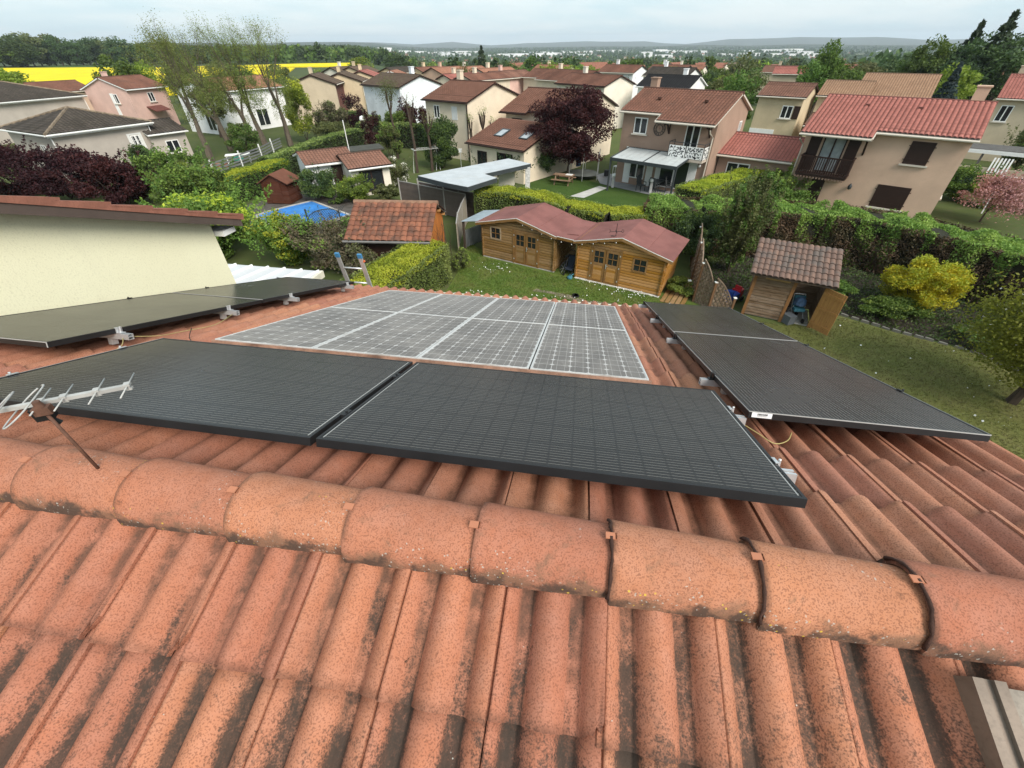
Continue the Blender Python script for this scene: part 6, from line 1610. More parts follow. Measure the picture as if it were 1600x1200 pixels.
m = MB(); m.lathe([(.01,.39),(1.1,.39),(1.1,.40),(.01,.40)], 24); m.build('mat', MT['rubber'], tp)
for i in range(6):
    a = i*1.047+.3; x, y = 1.38*math.cos(a), 1.38*math.sin(a); m = MB(); m.tube([(x,y,0),(x,y,2.2)], .03, 6); m.build('pole', MT['alu'], tp)
sw = MB(); sw.cbox((0,0,1.35),(.5,.12,1.1)); sw.cbox((0,0,.6),(.42,.14,.5)); tag(sw.build('hanging_cloth', MT['denim'], None, False, (6.0,41.2,.42), .4), 'blue overalls hanging over the trampoline under the plum', 'cloth')
m = MB(); m.tube([(0,0,.02),(0,0,.5)], .2, 9); tag(m.build('flower_pot', plain('dark pot', (.05,.05,.055), .7), None, False, (8.5,40.9,.025)), 'dark pot near the white stand', 'pot')
# ------------------------------------------------------------------ right edge beside the balcony house
sp = thing('slat_canopy', 'grey timber slat canopy right of the balcony house', 'canopy', (38.6,38.6,0), R_(-42))
SG = wood('silvered timber', (.10,.092,.085), (.14,.13,.12), (1,10,10))
for i in range(9): m = MB(); m.box(-3.2,3.2,-1.5+i*.34,-1.5+i*.34+.24,2.5,2.56); m.build('slat', SG, sp)
m = MB(); m.box(-3.2,3.2,-1.6,-1.52,2.25,2.5); m.build('fascia', MT['white'], sp)
for x in (-3.0,0,3.0): m = MB(); m.box(x-.07,x+.07,-1.5,-1.36,0,2.5); m.build('post', SG, sp)
m = MB(); m.box(-3.2,3.4,-.03,.03,0,1.5); tag(m.build('garden_wall', SAND, None, False, (37.2,36.2,0), R_(-42)), 'pale rendered garden wall below the slat canopy', 'wall')
wf = thing('windbreak_fence', 'dark green mesh fence at the right edge', 'fence', (36.4,34.6,0), R_(-42))
m = MB(); m.box(-2.6,3.6,-.02,.02,.05,1.3); m.build('mesh', plain('dark green mesh', (.010,.022,.020), .9), wf)
for x in (-2.6,0,2.6): m = MB(); m.bar((x,-.06,0),(x,-.06,1.4),.06); m.build('post', MT['alu'], wf)
m = MB()
for i in range(6): m.bar((i*.2,-.2,.1),(i*.2,.35,2.2),.10,.04)
tag(m.build('corrugated_sheet', MT['white'], None, False, (37.2,35.9,0), R_(-42)), 'white corrugated sheet leaning on the wall by the green mesh', 'sheet')
fs = thing('swing_frame', 'thin grey metal swing frame at the right edge', 'swing', (33.6,29.6,0), R_(-35))
m = MB(); m.tube([(-1.2,-.7,0),(-1.2,0,2.2),(-1.2,.7,0)], .04, 6); m.tube([(1.2,-.7,0),(1.2,0,2.2),(1.2,.7,0)], .04, 6); m.tube([(-1.3,0,2.2),(1.3,0,2.2)], .04, 6); m.build('frame', MT['alu'], fs)
m = MB(); m.box(-.25,.25,-.1,.1,.5,.54); m.tube([(-.22,0,.54),(-.22,0,2.2)], .01, 4); m.tube([(.22,0,.54),(.22,0,2.2)], .01, 4); m.build('seat', MT['rubber'], fs)
# bungalow yard
bb = MB(); bb.tube([(-.5,0,.35),(.5,0,.35)], .34, 12); tag(bb.build('water_barrel', plain('bright blue plastic', (.05,.19,.42), .4), None, False, (-29.6,42.6,0), .5), 'blue barrel lying before the bungalow wing', 'barrel')
for i in range(6):
    m = MB(); m.lathe([(.14,0),(.20,.32),(.23,.34),(.20,.36)], 9); o = tag(m.build('flower_pot', plain('terracotta pot', (.28,.12,.08), .8), None, False, (-30.6+i*.55,44.2+i*.32,0)), 'terracotta flower pot, %s from the blue barrel along the bungalow wall' % ['first', 'second', 'third', 'fourth', 'fifth', 'sixth'][i], 'pot', 'flower pots along the bungalow')
wt_ = thing('white_table', 'white garden table with a green cloth beside the bare tree trunk', 'table', (-27.4,47.6,0), .4)
m = MB(); m.box(-1.1,1.1,-.5,.5,.72,.78); m.build('tabletop', MT['white'], wt_)
for sx in (-1,1): m = MB(); m.bar((sx,-.4,0),(sx,-.4,.72),.06); m.bar((sx,.4,0),(sx,.4,.72),.06); m.build('leg', MT['white'], wt_)
m = MB(); m.box(-.4,.5,-.52,-.5,.3,.70); m.build('cloth', plain('green cloth', (.02,.20,.15), .8), wt_)
lp = MB(); lp.tube([(0,0,0),(0,0,2.25)], .05, 6); lp.lathe([(.05,2.25),(.26,2.35),(.36,2.6),(.26,2.86),(.02,2.95)], 12); tag(lp.build('globe_lamp', MT['globe'], None, True, (-17.0,57.0,0)), 'white globe lamp among the hedges left of the purple plums', 'lamp')

# white car beyond the plum tree
car = thing('parked_car', 'white parked car half hidden between the purple plum and the clock house', 'car', (7.9,52.5,0), R_(50))
m = MB(); m.xprism([(-2.0,.35),(-2.05,.75),(-1.75,.95),(-1.1,1.0),(-.55,1.42),(.9,1.45),(1.6,1.0),(2.05,.9),(2.1,.4)], -.85, .85); m.build('body', plain('white car paint', (.70,.70,.70), .25, .03), car)
m = MB(); m.xprism([(-1.0,1.02),(-.52,1.37),(.86,1.40),(1.45,1.02)], -.865, .865); m.build('window', MT['glass'], car)
m = MB(); m.add([(-.7,-1.12,1.01),(.7,-1.12,1.01),(.62,-.6,1.40),(-.62,-.6,1.40)], [(0,1,2,3)]); m.build('windscreen', MT['glass'], car)
for x in (-.8,.8):
    for y in (-1.3,1.3): m = MB(); m.tube([(x-.1,y,.33),(x+.1,y,.33)], .33, 14); m.build('wheel', MT['rubber'], car)
# ------------------------------------------------------------------ hedges
hedge('thick laurel hedge with yellow green top below the tiled shed', [(-5.9,15.2),(-4.7,18.0),(-3.95,20.1)], 2.1, 1.95, 24000, .085, 'hedge', 'yellowgreen', 3, .42, .045, taper=.02)
hedge('winding clipped hedge with yellow top behind the log cabins', [(-2.2,29.6),(.2,29.1),(2.0,27.9),(3.8,25.8),(5.6,24.7),(7.6,24.5)], 1.9, 1.95, 42000, .085, 'hedge', 'yellowgreen', 4, .42, .055)
hedge('yellow topped hedge climbing from the pergola to the annex', [(11.4,28.9),(14.5,31.4),(17.5,33.6),(20.6,36.4)], 2.0, 2.0, 34000, .09, 'hedge', 'yellowgreen', 5, .45, .06)
hedge('tall brown patched cypress hedge along the back of the right garden', [(7.8,25.2),(10.5,24.2),(13.6,23.9),(17.0,23.2),(19.6,21.3),(21.4,18.6),(23.2,15.0)], 2.6, 2.35, 95000, .105, 'cypress_dead', 'cypress', 6, .42, .15, taper=.22, extra=('cypress', 30000, .05, 1.02))
hedge('long clipped dark hedge behind the rail fence', [(-20.6,39.6),(-20.0,44.0),(-19.4,49.8),(-17.2,56.5)], 1.5, 1.9, 16000, .16, 'dark', 'hedge', 7, .5, .05)
hedge('bright clipped hedge left of the red brown shed', [(-21.6,32.5),(-20.2,35.6),(-19.3,39.4)], 1.7, 1.9, 14000, .13, 'mid', 'yellowgreen', 8, .5, .06)
hedge('dark clipped hedge behind the pollarded trees', [(-17.4,56.5),(-10.0,54.8),(-4.5,49.5)], 1.4, 2.4, 12000, .19, 'dark', 'hedge', 9, .4, .06)
for i, (a, lab) in enumerate([([(-27.4,72.5),(-21.5,71.5)], 'nearest clipped hedge in front of the row houses'), ([(-25.5,80.3),(-20.0,83.5),(-15.5,77.0),(-13.0,64.0)], 'dark hedge winding below the row houses'), ([(-24.8,66.0),(-17.5,66.6)], 'low dark hedge under the nearest row house')]):
    hedge(lab, a, 1.5, 1.9, 7000, .22, 'dark', 'hedge', 20+i, .5, .05)
# ------------------------------------------------------------------ shrubs near the roof and pool
SH = [
 ('mid green bush hanging over the yellow house eaves', 'shrub', (-16.2,22.6,0), 3.0, 2.6, 1.75, 17000, .17, 31, 'yellowgreen'),
 ('dark brownish bush left of the ladder', 'greyshrub', (-9.3,21.2,0), 2.0, 1.6, 1.5, 11000, .12, 32, 'shrub'),
 ('variegated bush in front of the pool', 'shrub', (-12.0,22.0,0), 1.8, 1.5, 1.35, 10000, .13, 33, 'yellowgreen'),
 ('tangled twiggy bush behind the ladder', 'greyshrub', (-7.4,20.0,0), 1.3, 1.2, 1.0, 5500, .11, 34, 'olive'),
 ('dense leafy bush hiding the near edge of the pool', 'mid', (-16.9,23.6,0), 1.6, 1.4, .9, 8000, .15, 62, 'shrub'),
 ('low twiggy bush before the tiled shed', 'greyshrub', (-9.2,24.2,0), 1.5, 1.2, .9, 5000, .13, 63, 'olive'),
 ('tall leafy shrub beside the dark purple shrub', 'mid', (-19.6,28.3,0), 2.4, 2.2, 1.9, 11000, .16, 35, 'shrub'),
 ('light green shrub left of the pool', 'shrub', (-17.6,25.8,0), 2.0, 1.8, 1.5, 8000, .15, 36, 'lime'),
 ('green shrub under the bungalow wall', 'mid', (-25.5,35.0,0), 2.6, 2.3, 1.8, 9000, .18, 37, 'shrub'),
 ('loose light shrub before the rail fence', 'shrub', (-23.4,33.2,0), 2.0, 1.8, 1.5, 8000, .16, 38, 'olive'),
 ('round dark shrub beside the red brown shed', 'dark', (-14.4,34.2,0), 1.45, 1.45, 1.15, 8000, .12, 39, 'mid'),
 ('round glossy green shrub with white flowers', 'shrub', (-11.6,33.6,0), 1.35, 1.3, 1.0, 7000, .12, 40, 'lime'),
 ('flowering pale shrub in front of the second outbuilding', 'olive', (-9.6,37.9,0), 1.35, 1.3, 1.1, 6000, .13, 41, 'white'),
 ('spiky low shrub beside the composite fence', 'olive', (-9.3,33.6,0), 1.0, .9, .65, 2500, .22, 42, None),
 ('small leafy bush between the two round shrubs', 'mid', (-12.9,33.0,0), .8, .7, .6, 2200, .12, 43, None),
 ('shrub against the bungalow window wall', 'dark', (-33.0,42.2,0), 1.3, 1.1, 1.3, 4000, .16, 44, 'mid'),
 ('bushy grey green conifer hedge end before the annex', 'cypress', (19.4,32.0,0), 2.0, 1.8, 1.5, 10000, .15, 45, 'olive'),
 ('dark glossy bush under the balcony', 'mid', (18.0,29.6,0), 1.7, 1.5, 1.15, 6500, .14, 46, 'shrub'),
 ('white flowering bush beside the yellow topped hedge', 'mid', (14.4,28.2,0), 1.5, 1.0, .75, 4500, .12, 47, 'white'),
 ('low bed plants beside the tool shed door', 'mid', (14.3,17.6,0), 1.3, .8, .45, 4000, .10, 48, 'shrub'),
 ('low bed plants below the golden shrub', 'mid', (16.3,15.9,0), 1.5, .9, .40, 4500, .10, 49, 'shrub'),
 ('low bed plants under the tree at the right edge', 'olive', (18.6,13.6,0), 1.5, 1.2, .40, 4500, .10, 50, 'mid'),
 ('weedy bush at the foot of the lattice fence', 'shrub', (8.0,18.3,0), .75, .9, .35, 4500, .09, 51, None),
 ('weeds growing by the sheet fence', 'olive', (-2.6,21.4,0), .5, 1.2, .45, 3500, .09, 52, 'shrub'),
 ('dark evergreen bush under the plum left of the trampoline', 'dark', (2.6,40.8,0), 1.5, 1.4, 1.2, 5000, .15, 53, 'mid'),
 ('dark evergreen mass between the flat roof and the plum', 'dark', (.6,39.8,0), 1.6, 1.4, 1.3, 5000, .15, 54, None),
 ('bush in front of the rust tiled annex', 'dark', (-2.6,42.8,0), 1.2, 1.1, 1.1, 4000, .14, 55, 'mid'),
 ('grey green bush beyond the long hedge', 'olive', (-21.4,58.5,0), 2.6, 1.8, 1.2, 6000, .2, 56, None),
 ('brownish shrub under the nearest row house', 'greyshrub', (-22.8,63.0,0), 2.2, 2.0, 2.0, 6000, .2, 57, 'olive'),
 ('green bush at the right of the balcony house', 'mid', (33.2,33.0,0), 1.8, 1.6, 1.2, 5000, .16, 58, 'shrub'),
 ('yellow green bush below the slat canopy', 'lime', (33.6,31.2,0), 1.2, 1.1, .9, 3500, .15, 59, None),
 ('green bush at the far right edge behind the blossom', 'mid', (36.5,29.5,0), 2.0, 1.8, 1.0, 5000, .17, 60, 'shrub'),
 ('hanging green foliage at the right edge under the red roof', 'olive', (44.5,40.5,0), 1.8, 1.8, 2.0, 5000, .2, 61, 'mid'),
]
for lab, kd, loc, rx, ry, rz, n, sz, sd, yk in SH: shrub(lab, kd, loc, rx, ry, rz, n, sz, sd, kinds=yk)
shrub('golden yellow rounded shrub against the cypress hedge', 'yellow', (17.6,16.6,0), 1.55, 1.35, 1.15, 24000, .085, 70, k=70, spread=.28, kinds='yellowgreen')
shrub('tall dark bush rising between the log cabins and the tool shed', 'olive', (11.1,20.4,0), 1.05, 1.0, 2.5, 17000, .11, 71, k=44, spread=.26, kinds='mid')
shrub('dark foliage behind the lattice fence', 'dark', (9.7,21.8,0), 1.2, 1.5, 1.4, 9000, .11, 72, kinds='mid')
for i, (x, y, rx, rz, lab) in enumerate([(-28.4,33.0,2.7,1.7,'dark purple shrub beside the bungalow, right hand mass'), (-33.0,34.3,3.2,1.85,'dark purple shrub beside the bungalow, middle mass'), (-39.0,36.0,3.6,1.95,'dark purple shrub at the left edge of the picture')]):
    shrub(lab, 'purple', (x, y, 0), rx, 2.4, rz, 12000, .19, 80+i, k=34, spread=.30, kinds='purple')
# palm and flowers
pm = thing('palm', 'small palm behind the stone clad pillar of the flat roof', 'palm', (.2,36.9,0))
m = MB(); m.tube([(0,0,0),(0,0,1.5)], [.16,.13], 7); m.build('trunk', MT['trunk_b'], pm)
P = []
for i in range(16):
    a = i*.393*2.4; d = Vector((math.cos(a), math.sin(a), 0))
    for k in range(26): t = k/26; P.append(tuple(d*(1.2*t)+ZV*(1.5+.7*t-1.1*t*t+random.uniform(-.05,.05))+Vector((random.uniform(-.09,.09),random.uniform(-.09,.09),0))))
link('fronds', quads('fronds', np.array(P), .26, LEAF['olive'], aspect=.18), pm)

# ------------------------------------------------------------------ trees
# purple plum by the clock house
pl = thing('plum_tree', 'large round purple leaved plum tree left of the clock house', 'tree', (5.0,40.3,0))
mb, ends = limb_tree(6.6, .16, 5, .50, 3, .30, .35, (3,4)); mb.build('trunk', MT['trunk'], pl)
bp_ = np.r_[blob_points(34000, 3.75, 3.4, 3.0, 80, 6, .24, .35)+np.array([0,0,4.0]), blob_points(5000, 2.3, 2.1, 1.3, 26, 7, .3, .3)+np.array([.8,0,2.2])]
link('crown', quads('crown', bp_, .17, LEAF['purple'], rng=np.random.default_rng(7)), pl)
# right hand tree with the visible trunk
rt_ = thing('maple_tree', 'airy olive green tree with a dark trunk at the right edge of the lawn', 'tree', (16.3,10.3,0))
mb, ends = limb_tree(6.2, .17, 9, .55, 3, .27, .22, (3,4)); mb.build('trunk', MT['trunk_b'], rt_)
P = np.r_[end_points(ends, 16000, .48, 3), blob_points(26000, 2.55, 2.5, 1.95, 90, 10, .22, .3)+np.array([0,0,2.75])]
link('crown', quads('crown', P, .095, leaf('maple leaves', (.23,.265,.038), (.30,.325,.06), (.16,.20,.035), .5)), rt_)
P = end_points(ends, 160, .45, 5); link('blossom', quads('blossom', P, .06, LEAF['white'], aspect=1), rt_)
# pink blossom
bt = thing('blossom_tree', 'pink blossoming small tree in front of the balcony house right corner', 'tree', (30.6,28.0,0))
mb, ends = limb_tree(3.4, .07, 12, .6, 3, .30, .2, (3,4)); mb.build('trunk', MT['trunk_b'], bt)
link('crown', quads('crown', np.r_[end_points(ends, 4200, .3, 4), blob_points(2600, 2.3, 1.8, 1.1, 40, 13, .25, .4)+np.array([0,0,1.7])], .13, LEAF['blossom']), bt)
# tall bare trees on the left
PALE = wood('pale bark', (.13,.105,.078), (.085,.068,.05), (8,8,1), .9, 2)
BT = [(-30.8,48.4,12.3,(.02,.0),'leftmost tall tree in young leaf leaning over the bungalow wing'), (-31.4,53.7,12.4,(-.05,.02),'second tall tree in young leaf, behind the leftmost trunk'), (-30.4,56.8,10.5,(.04,.0),'shorter budding tree in the middle of the tall group'), (-29.2,57.2,12.1,(-.03,.02),'tall budding tree right of the middle of the group'), (-25.9,56.6,11.9,(.0,.02),'rightmost tall feathery tree of the group, over the long hedge')]
for i, (x, y, h, ln, lab) in enumerate(BT):
    o = thing('tall_tree', lab, 'tree', (x, y, 0), 0, 'tall thinly leaved trees behind the rail fence')
    mb, ends = limb_tree(h, .36, 40+i, .36, 4, .30, .50, (3,4), ln); mb.build('trunk', PALE, o)
    hz = max(e.z for e in ends)
    P = end_points(ends, 7500, .24, 50+i); P = P[RNG.uniform(size=len(P)) < np.clip(1.25-.85*P[:, 2]/hz, .12, 1)]
    Q = blob_points(5200, 2.1, 2.1, 3.0, 50, 60+i, .26, .35)+np.array([0, 0, h*.45])
    link('crown', quads('crown', np.r_[P, Q], .105, LEAF['sparse'], rng=np.random.default_rng(i)), o)
# yellow green tree and others at their feet
shrub('bright yellow green willow beside the tall trees', 'lime', (-25.0,59.5,0), 1.9, 1.8, 3.2, 9000, .17, 95, 'willow_tree', 'tree', kinds='yellowgreen')
shrub('small green tree between the tall trunks', 'mid', (-28.6,51.5,0), 1.8, 1.6, 1.6, 6000, .17, 96, 'small_tree', 'tree', kinds='olive')
shrub('reddish leaved small tree behind the second outbuilding', 'purple', (-14.1,50.0,0), 1.2, 1.2, 2.3, 5500, .15, 97, 'small_tree', 'tree', kinds='greyshrub')
shrub('loose green small tree beside the reddish one', 'olive', (-12.4,49.0,0), 1.6, 1.4, 1.7, 6000, .15, 98, 'small_tree', 'tree', kinds='shrub')
shrub('green round tree behind the hedge below the row houses', 'mid', (-13.5,57.5,0), 1.9, 1.7, 1.8, 6000, .18, 99, 'small_tree', 'tree', kinds='shrub')
shrub('dark evergreen tree left of the cream house wall', 'dark', (-6.4,44.6,0), 1.95, 1.7, 2.15, 15000, .15, 100, 'evergreen_tree', 'tree', kinds='mid', k=44)
# pollards
PO = [(-11.7,49.0,5.9,'slim pollarded tree with a tuft of new shoots',True), (-8.6,42.7,5.6,'bare pollarded tree left of the evergreen',False), (-7.3,43.3,4.6,'bare pollard trunk inside the evergreen',False), (-3.8,47.6,3.7,'left stub pollard against the rust tiled roof',False), (-2.6,47.2,4.2,'middle stub pollard with several knuckles against the rust roof',False), (-1.5,47.0,3.5,'right stub pollard beside the roof window',False)]
for i, (x, y, h, lab, tuft) in enumerate(PO):
    o = thing('pollard_tree', lab, 'tree', (x, y, 0), 0, 'pollarded trees'); rr = random.Random(i+3); m = MB()
    m.tube([(0,0,0),(.05,.02,h*.4),(-.04,0,h*.72)], [.13,.11,.10], 6); ends = []
    for k in range(5 if h > 4 else 3):
        a = rr.uniform(0,6.28); e = Vector((.55*math.cos(a)*rr.uniform(.3,1), .5*math.sin(a), h*rr.uniform(.86,1.0))); m.tube([(-.04,0,h*.66),(e.x*.7,e.y*.7,h*.8),tuple(e)], [.07,.055,.075], 5); ends.append(e)
        for q in range(4): t = e+Vector((rr.uniform(-.22,.22),rr.uniform(-.2,.2),rr.uniform(.15,.5))); m.tube([e,t], [.014,.006], 3, 0, False); ends.append(t)
    m.build('trunk', MT['trunk_b'], o)
    n = 2200 if tuft else 160; sd = .42 if tuft else .12
    link('crown', quads('crown', end_points(ends, n, sd, i), .09, LEAF['olive' if tuft else 'sparse']), o)
for x, y, rx, rz, lab in ((-20.2,64.9,1.7,2.4,'small purple tree beside the second row house'), (-12.3,58.7,1.5,2.5,'purple plum left of the cream house, nearer one'), (-10.6,57.2,1.6,2.2,'purple plum against the white gable wall'), (-9.2,55.2,1.2,1.8,'small purple plum touching the cream house'), (-16.3,139,3.0,2.5,'far round purple tree before the orange roofs')):
    shrub(lab, 'purple', (x, y, gz(x,y)), rx, rx, rz, 4500 if y < 100 else 1800, .17 if y < 100 else .3, int(x*7) % 97+100, 'plum_tree', 'tree')
# shared crowns for the trees farther away
def proto(kind, n, size, seed, rx=1, ry=1, rz=1, k=34, spread=.30, shell=.4): return quads('crown', blob_points(n, rx, ry, rz, k, seed, spread, shell), size, LEAF[kind], rng=np.random.default_rng(seed))
PR = {}
for kd, n, s in (('mid',3200,.115),('lime',3000,.115),('dark',3200,.105),('olive',2800,.115),('purple',2400,.12)):
    PR[kd] = [proto(kd, n, s, 300+i, k=36) for i in range(3)]
def conifer_mesh(kind, seed, n=2800):
    r = np.random.default_rng(seed); z = r.uniform(0, 1, n)**.8; tier = np.round(z*11)/11 + r.normal(size=n)*.015
    a = r.uniform(0, 6.28, n); az = np.round(a/.7)*.7 + r.normal(size=n)*.22 + np.round(z*11)*1.3
    R = (1-tier*.93)*r.uniform(.15, 1, n)**.6*(1+.25*np.sin(np.round(a/.7)*5+np.round(z*11)*3)); P = np.c_[R*np.cos(az), R*np.sin(az), tier*2-1-.18*R]
    return quads('crown', P, .15, LEAF[kind], rng=r, aspect=.4)
PR['conifer'] = [conifer_mesh('conifer', 320+i) for i in range(3)]; PR['spruce'] = [conifer_mesh('spruce', 330)]
PR['poplar'] = [proto('mid', 3000, .12, 340+i, 1, 1, 1, 30, .26, .2) for i in range(2)]
TRK = [trunk_mesh(1.0, .035, 'trunk_b', 70+i) for i in range(3)]
def tree(kind, x, y, ztop, w, label, base=.28, name='tree', group=None):
    z0 = gz(x, y); h = ztop - z0; o = thing(name, label, 'tree', (x, y, z0), random.uniform(0, 6.28), group)
    lo = h*base if kind not in ('conifer', 'spruce') else h*.08
    hz = (h-lo)/2; link('crown', random.choice(PR[kind]), o, (0, 0, lo+hz), None, (w/2, w/2, hz*1.04))
    t = link('trunk', random.choice(TRK), o, None, None, (h*.8, h*.8, h*.75))
    return o
FT = [
 ('lime',-66,106,7.6,9,'light green tree between the rapeseed field and the pink house'), ('olive',-60,111,7.4,9,'olive green tree behind the leftmost bare trunk'), ('lime',-93,97,6.6,9,'yellow green tree at the far left end of the rapeseed field'),
 ('lime',-78.3,80.2,6.8,6,'yellow green tree in front of the left rapeseed field'), ('mid',-62.9,84.1,8.6,7,'green tree left of the tall bare trees, above the pink house'), ('lime',-68.7,98.4,7.6,6,'light green tree behind the pink house roof'), ('mid',-48,92,7.2,7,'green tree behind the long white house'), ('olive',-43,98,7.0,6,'olive tree behind the tall bare group'), ('lime',-40,112,5.6,7,'pale green tree at the end of the far rapeseed strip'),
 ('conifer',-7.9,149.8,8.4,7.5,'tall dark conifer standing above the centre roofs'), ('lime',-13.8,150,5.6,9,'lime green tree left of the dark conifer'), ('mid',-1.3,170,6.8,9,'green tree right of the dark conifer'), ('mid',3.3,135,5.9,9,'broad green tree behind the purple plum'), ('poplar',6.8,150,8.2,8,'tall soft poplar rising behind the plum tree'), ('dark',-3.5,165,6.4,9,'dark green tree just right of the conifer'), ('mid',-15,180,5.4,11,'distant green tree left of the lime one'), ('lime',1.2,118,4.6,7,'light green tree right above the cream house ridge'), ('mid',5,112,4.8,6,'mid green tree beside the rust roof of the plum house'),
 ('lime',-49.1,173,6.0,10,'round yellow green tree against the rapeseed strip'), ('lime',-31.5,150,4.6,8,'yellow green tree right of the rapeseed strip'), ('dark',-53.5,254,6.6,16,'broad dark tree above the bright red row roof'), ('dark',-36,262,3.6,14,'dark tree group member left of centre'), ('dark',-45.5,276,3.2,14,'dark tree behind the rapeseed strip end'),
 ('dark',16.7,150,4.4,9,'round dark umbrella pine above the plum'), ('lime',19.9,128.5,5.9,8,'bright lime tree behind the parallel red roofs'), ('mid',24,140,3.8,8,'green tree above the cream gable'), ('lime',37.2,114.1,5.6,9,'round lime tree behind the charcoal roof'), ('mid',43.1,174.8,3.9,10,'green tree left of the round lime tree'), ('olive',29,150,3.6,10,'olive tree left of the charcoal roof chimney'), ('lime',43.6,122.5,5.3,7,'lime tree right of the charcoal roof'), ('mid',54.4,192.5,3.9,12,'distant green tree right of the lime trees'), ('purple',24.6,120,4.2,4,'narrow purple tree beside the cream gable chimney'),
 ('mid',25.3,57.0,6.9,5.5,'large green tree between the clock house and the garage house'), ('olive',28.0,67.0,6.4,5.5,'olive part of the green trees behind the clock house gable'), ('mid',27.2,60.6,5.8,5.0,'low green tree touching the clock house gable'), ('mid',45.4,75.4,9.9,5.0,'tall wind blown green tree in front of the plain'), ('mid',42.4,73.7,7.3,5.5,'bushy green tree under the tall wind blown one'), ('mid',47.5,77.4,8.0,5,'green tree just right of the tall wind blown one'), ('olive',61,91.5,6.9,9,'olive tree behind the long beige roof'), ('mid',51.6,79.8,6.4,7,'green tree above the small beige roof'), ('dark',54,83,5.6,6,'dark green tree at the end of the beige roofs'), ('lime',60,84,4.9,6,'lime shrub like tree above the beige ridge'),
 ('dark',83.6,112,7.7,10,'dark tree of the right hand wood, leftmost'), ('dark',87.9,121,7.3,10,'dark tree behind the leftmost of the right wood'), ('dark',82.5,106.8,9.4,9,'tall dark tree of the right hand wood'), ('mid',72.7,95.4,7.0,7,'green tree before the right hand wood'), ('dark',82.1,100.8,8.2,9,'dark rounded tree in the middle of the right wood'), ('dark',77.2,91.9,9.4,9,'dark conifer in the middle of the right wood'), ('conifer',71.5,83.6,11.0,8,'slimmer dark conifer left of the right edge'), ('dark',69.7,78.5,10.2,8.5,'rounded dark tree between the two tall conifers'), ('conifer',67.1,74.1,11.6,9,'tallest dark conifer touching the right edge'), ('dark',66.5,71.0,9.5,9,'dark tree under the tallest conifer'), ('lime',57.5,66.5,7.3,5.5,'lime green tree behind the blue spruce'), ('lime',61,70.5,6.4,6,'lime green tree right of the blue spruce'), ('spruce',54.4,63.6,6.9,4.6,'blue grey spruce above the salmon ridge'), ('dark',76,86,8.6,9,'dark tree filling the gap between the right conifers'), ('mid',73.5,92,10.0,8,'green tree behind the pair of tall conifers'), ('dark',90,108,8.6,12,'dark broad tree deep in the right wood'), ('dark',80,84,11.0,10,'dark tree cut by the right edge'),
 ('olive',-46.5,74.0,8.5,5.5,'budding tree standing between the pink house and the white house'), ('olive',-37.5,63,7.0,5,'thin olive tree before the long white house'),
]
for kd, x, y, zt_, w, lab in FT:
    if y > 105 and x > -50 and kd != 'conifer': zt_ = gz(x, y) + (zt_ + .02*max(0, math.hypot(x, y)-110))*.92
    tree(kd, x, y, zt_, w, lab, .05 if kd in ('mid','dark','lime') and y > 100 else .2, {'conifer':'conifer_tree','spruce':'spruce_tree','poplar':'poplar_tree'}.get(kd, 'broadleaf_tree'))
rr = random.Random(78)
for i in range(42):
    d = rr.uniform(92, 175); a = rr.uniform(-.17, .60); x, y = d*math.sin(a), d*math.cos(a)
    tree(rr.choice(('mid','mid','lime','olive','dark')), x, y, gz(x, y)+rr.uniform(4.6, 6.6), rr.uniform(4.5, 7.5), 'garden tree between the middle distance roofs', .1, 'broadleaf_tree', 'garden trees among the middle distance houses')
rr = random.Random(77)
for i in range(46):
    a = -.86 + .345*i/45; d = 428 + rr.uniform(-10, 30); x, y = d*math.sin(a), d*math.cos(a)
    tree(rr.choice(('dark','dark','olive','mid')), x, y, gz(x,y)+rr.uniform(11.5,17.5)-(0 if a < -.62 else 4.5), rr.uniform(15,23), 'dark tree in the row beyond the yellow field', .02, 'broadleaf_tree', 'trees beyond the yellow field')

# ------------------------------------------------------------------ the plain beyond: houses, sheds, trees
def merged_tree(kind, seed):
    c = PR[kind][seed % len(PR[kind])]; return c
far_house = []
for i, (rm, wm) in enumerate(((ORG, IVORY), (ORANGE, WHITE), (BROWN, CREAM), (RED, IVORY))):
    m = MB(); m.xprism([(-4,-1),(4,-1),(4,5),(0,6.6),(-4,5)], -5, 5, 0)
    for s in (-1, 1): m.add([(-5.3,0,6.75),(5.3,0,6.75),(5.3,s*4.5,4.95),(-5.3,s*4.5,4.95),(-5.3,0,6.6),(5.3,0,6.6),(5.3,s*4.5,4.8),(-5.3,s*4.5,4.8)], [(0,1,2,3)[::-s],(7,6,5,4)[::-s],(0,4,5,1)[::-s],(1,5,6,2)[::-s],(2,6,7,3)[::-s],(3,7,4,0)[::-s]], 1)
    for x in (-3,0,3): m.box(x-.5,x+.5,-4.05,-3.98,2.8,4.0,2)
    far_house.append(m.mesh('far_house', [wm, plain('far roof %d' % i, (.24,.10,.065) if i != 2 else (.15,.11,.085), .9, .2), MT['glass']]))
rr = random.Random(5)
for i in range(230):
    d = rr.uniform(190, 1500) if i < 150 else rr.uniform(900, 2300); a = rr.uniform(-.42, .62)
    if a < -.10 and d < 900: a = rr.uniform(-.08, .6)
    x, y = d*math.sin(a), d*math.cos(a)
    o = tag(link('far_house', far_house[rr.randrange(4)], None, (x, y, gz(x, y)), rr.choice((-.7, .87, .2))), 'small far house among trees on the plain', 'house', 'far houses on the plain')
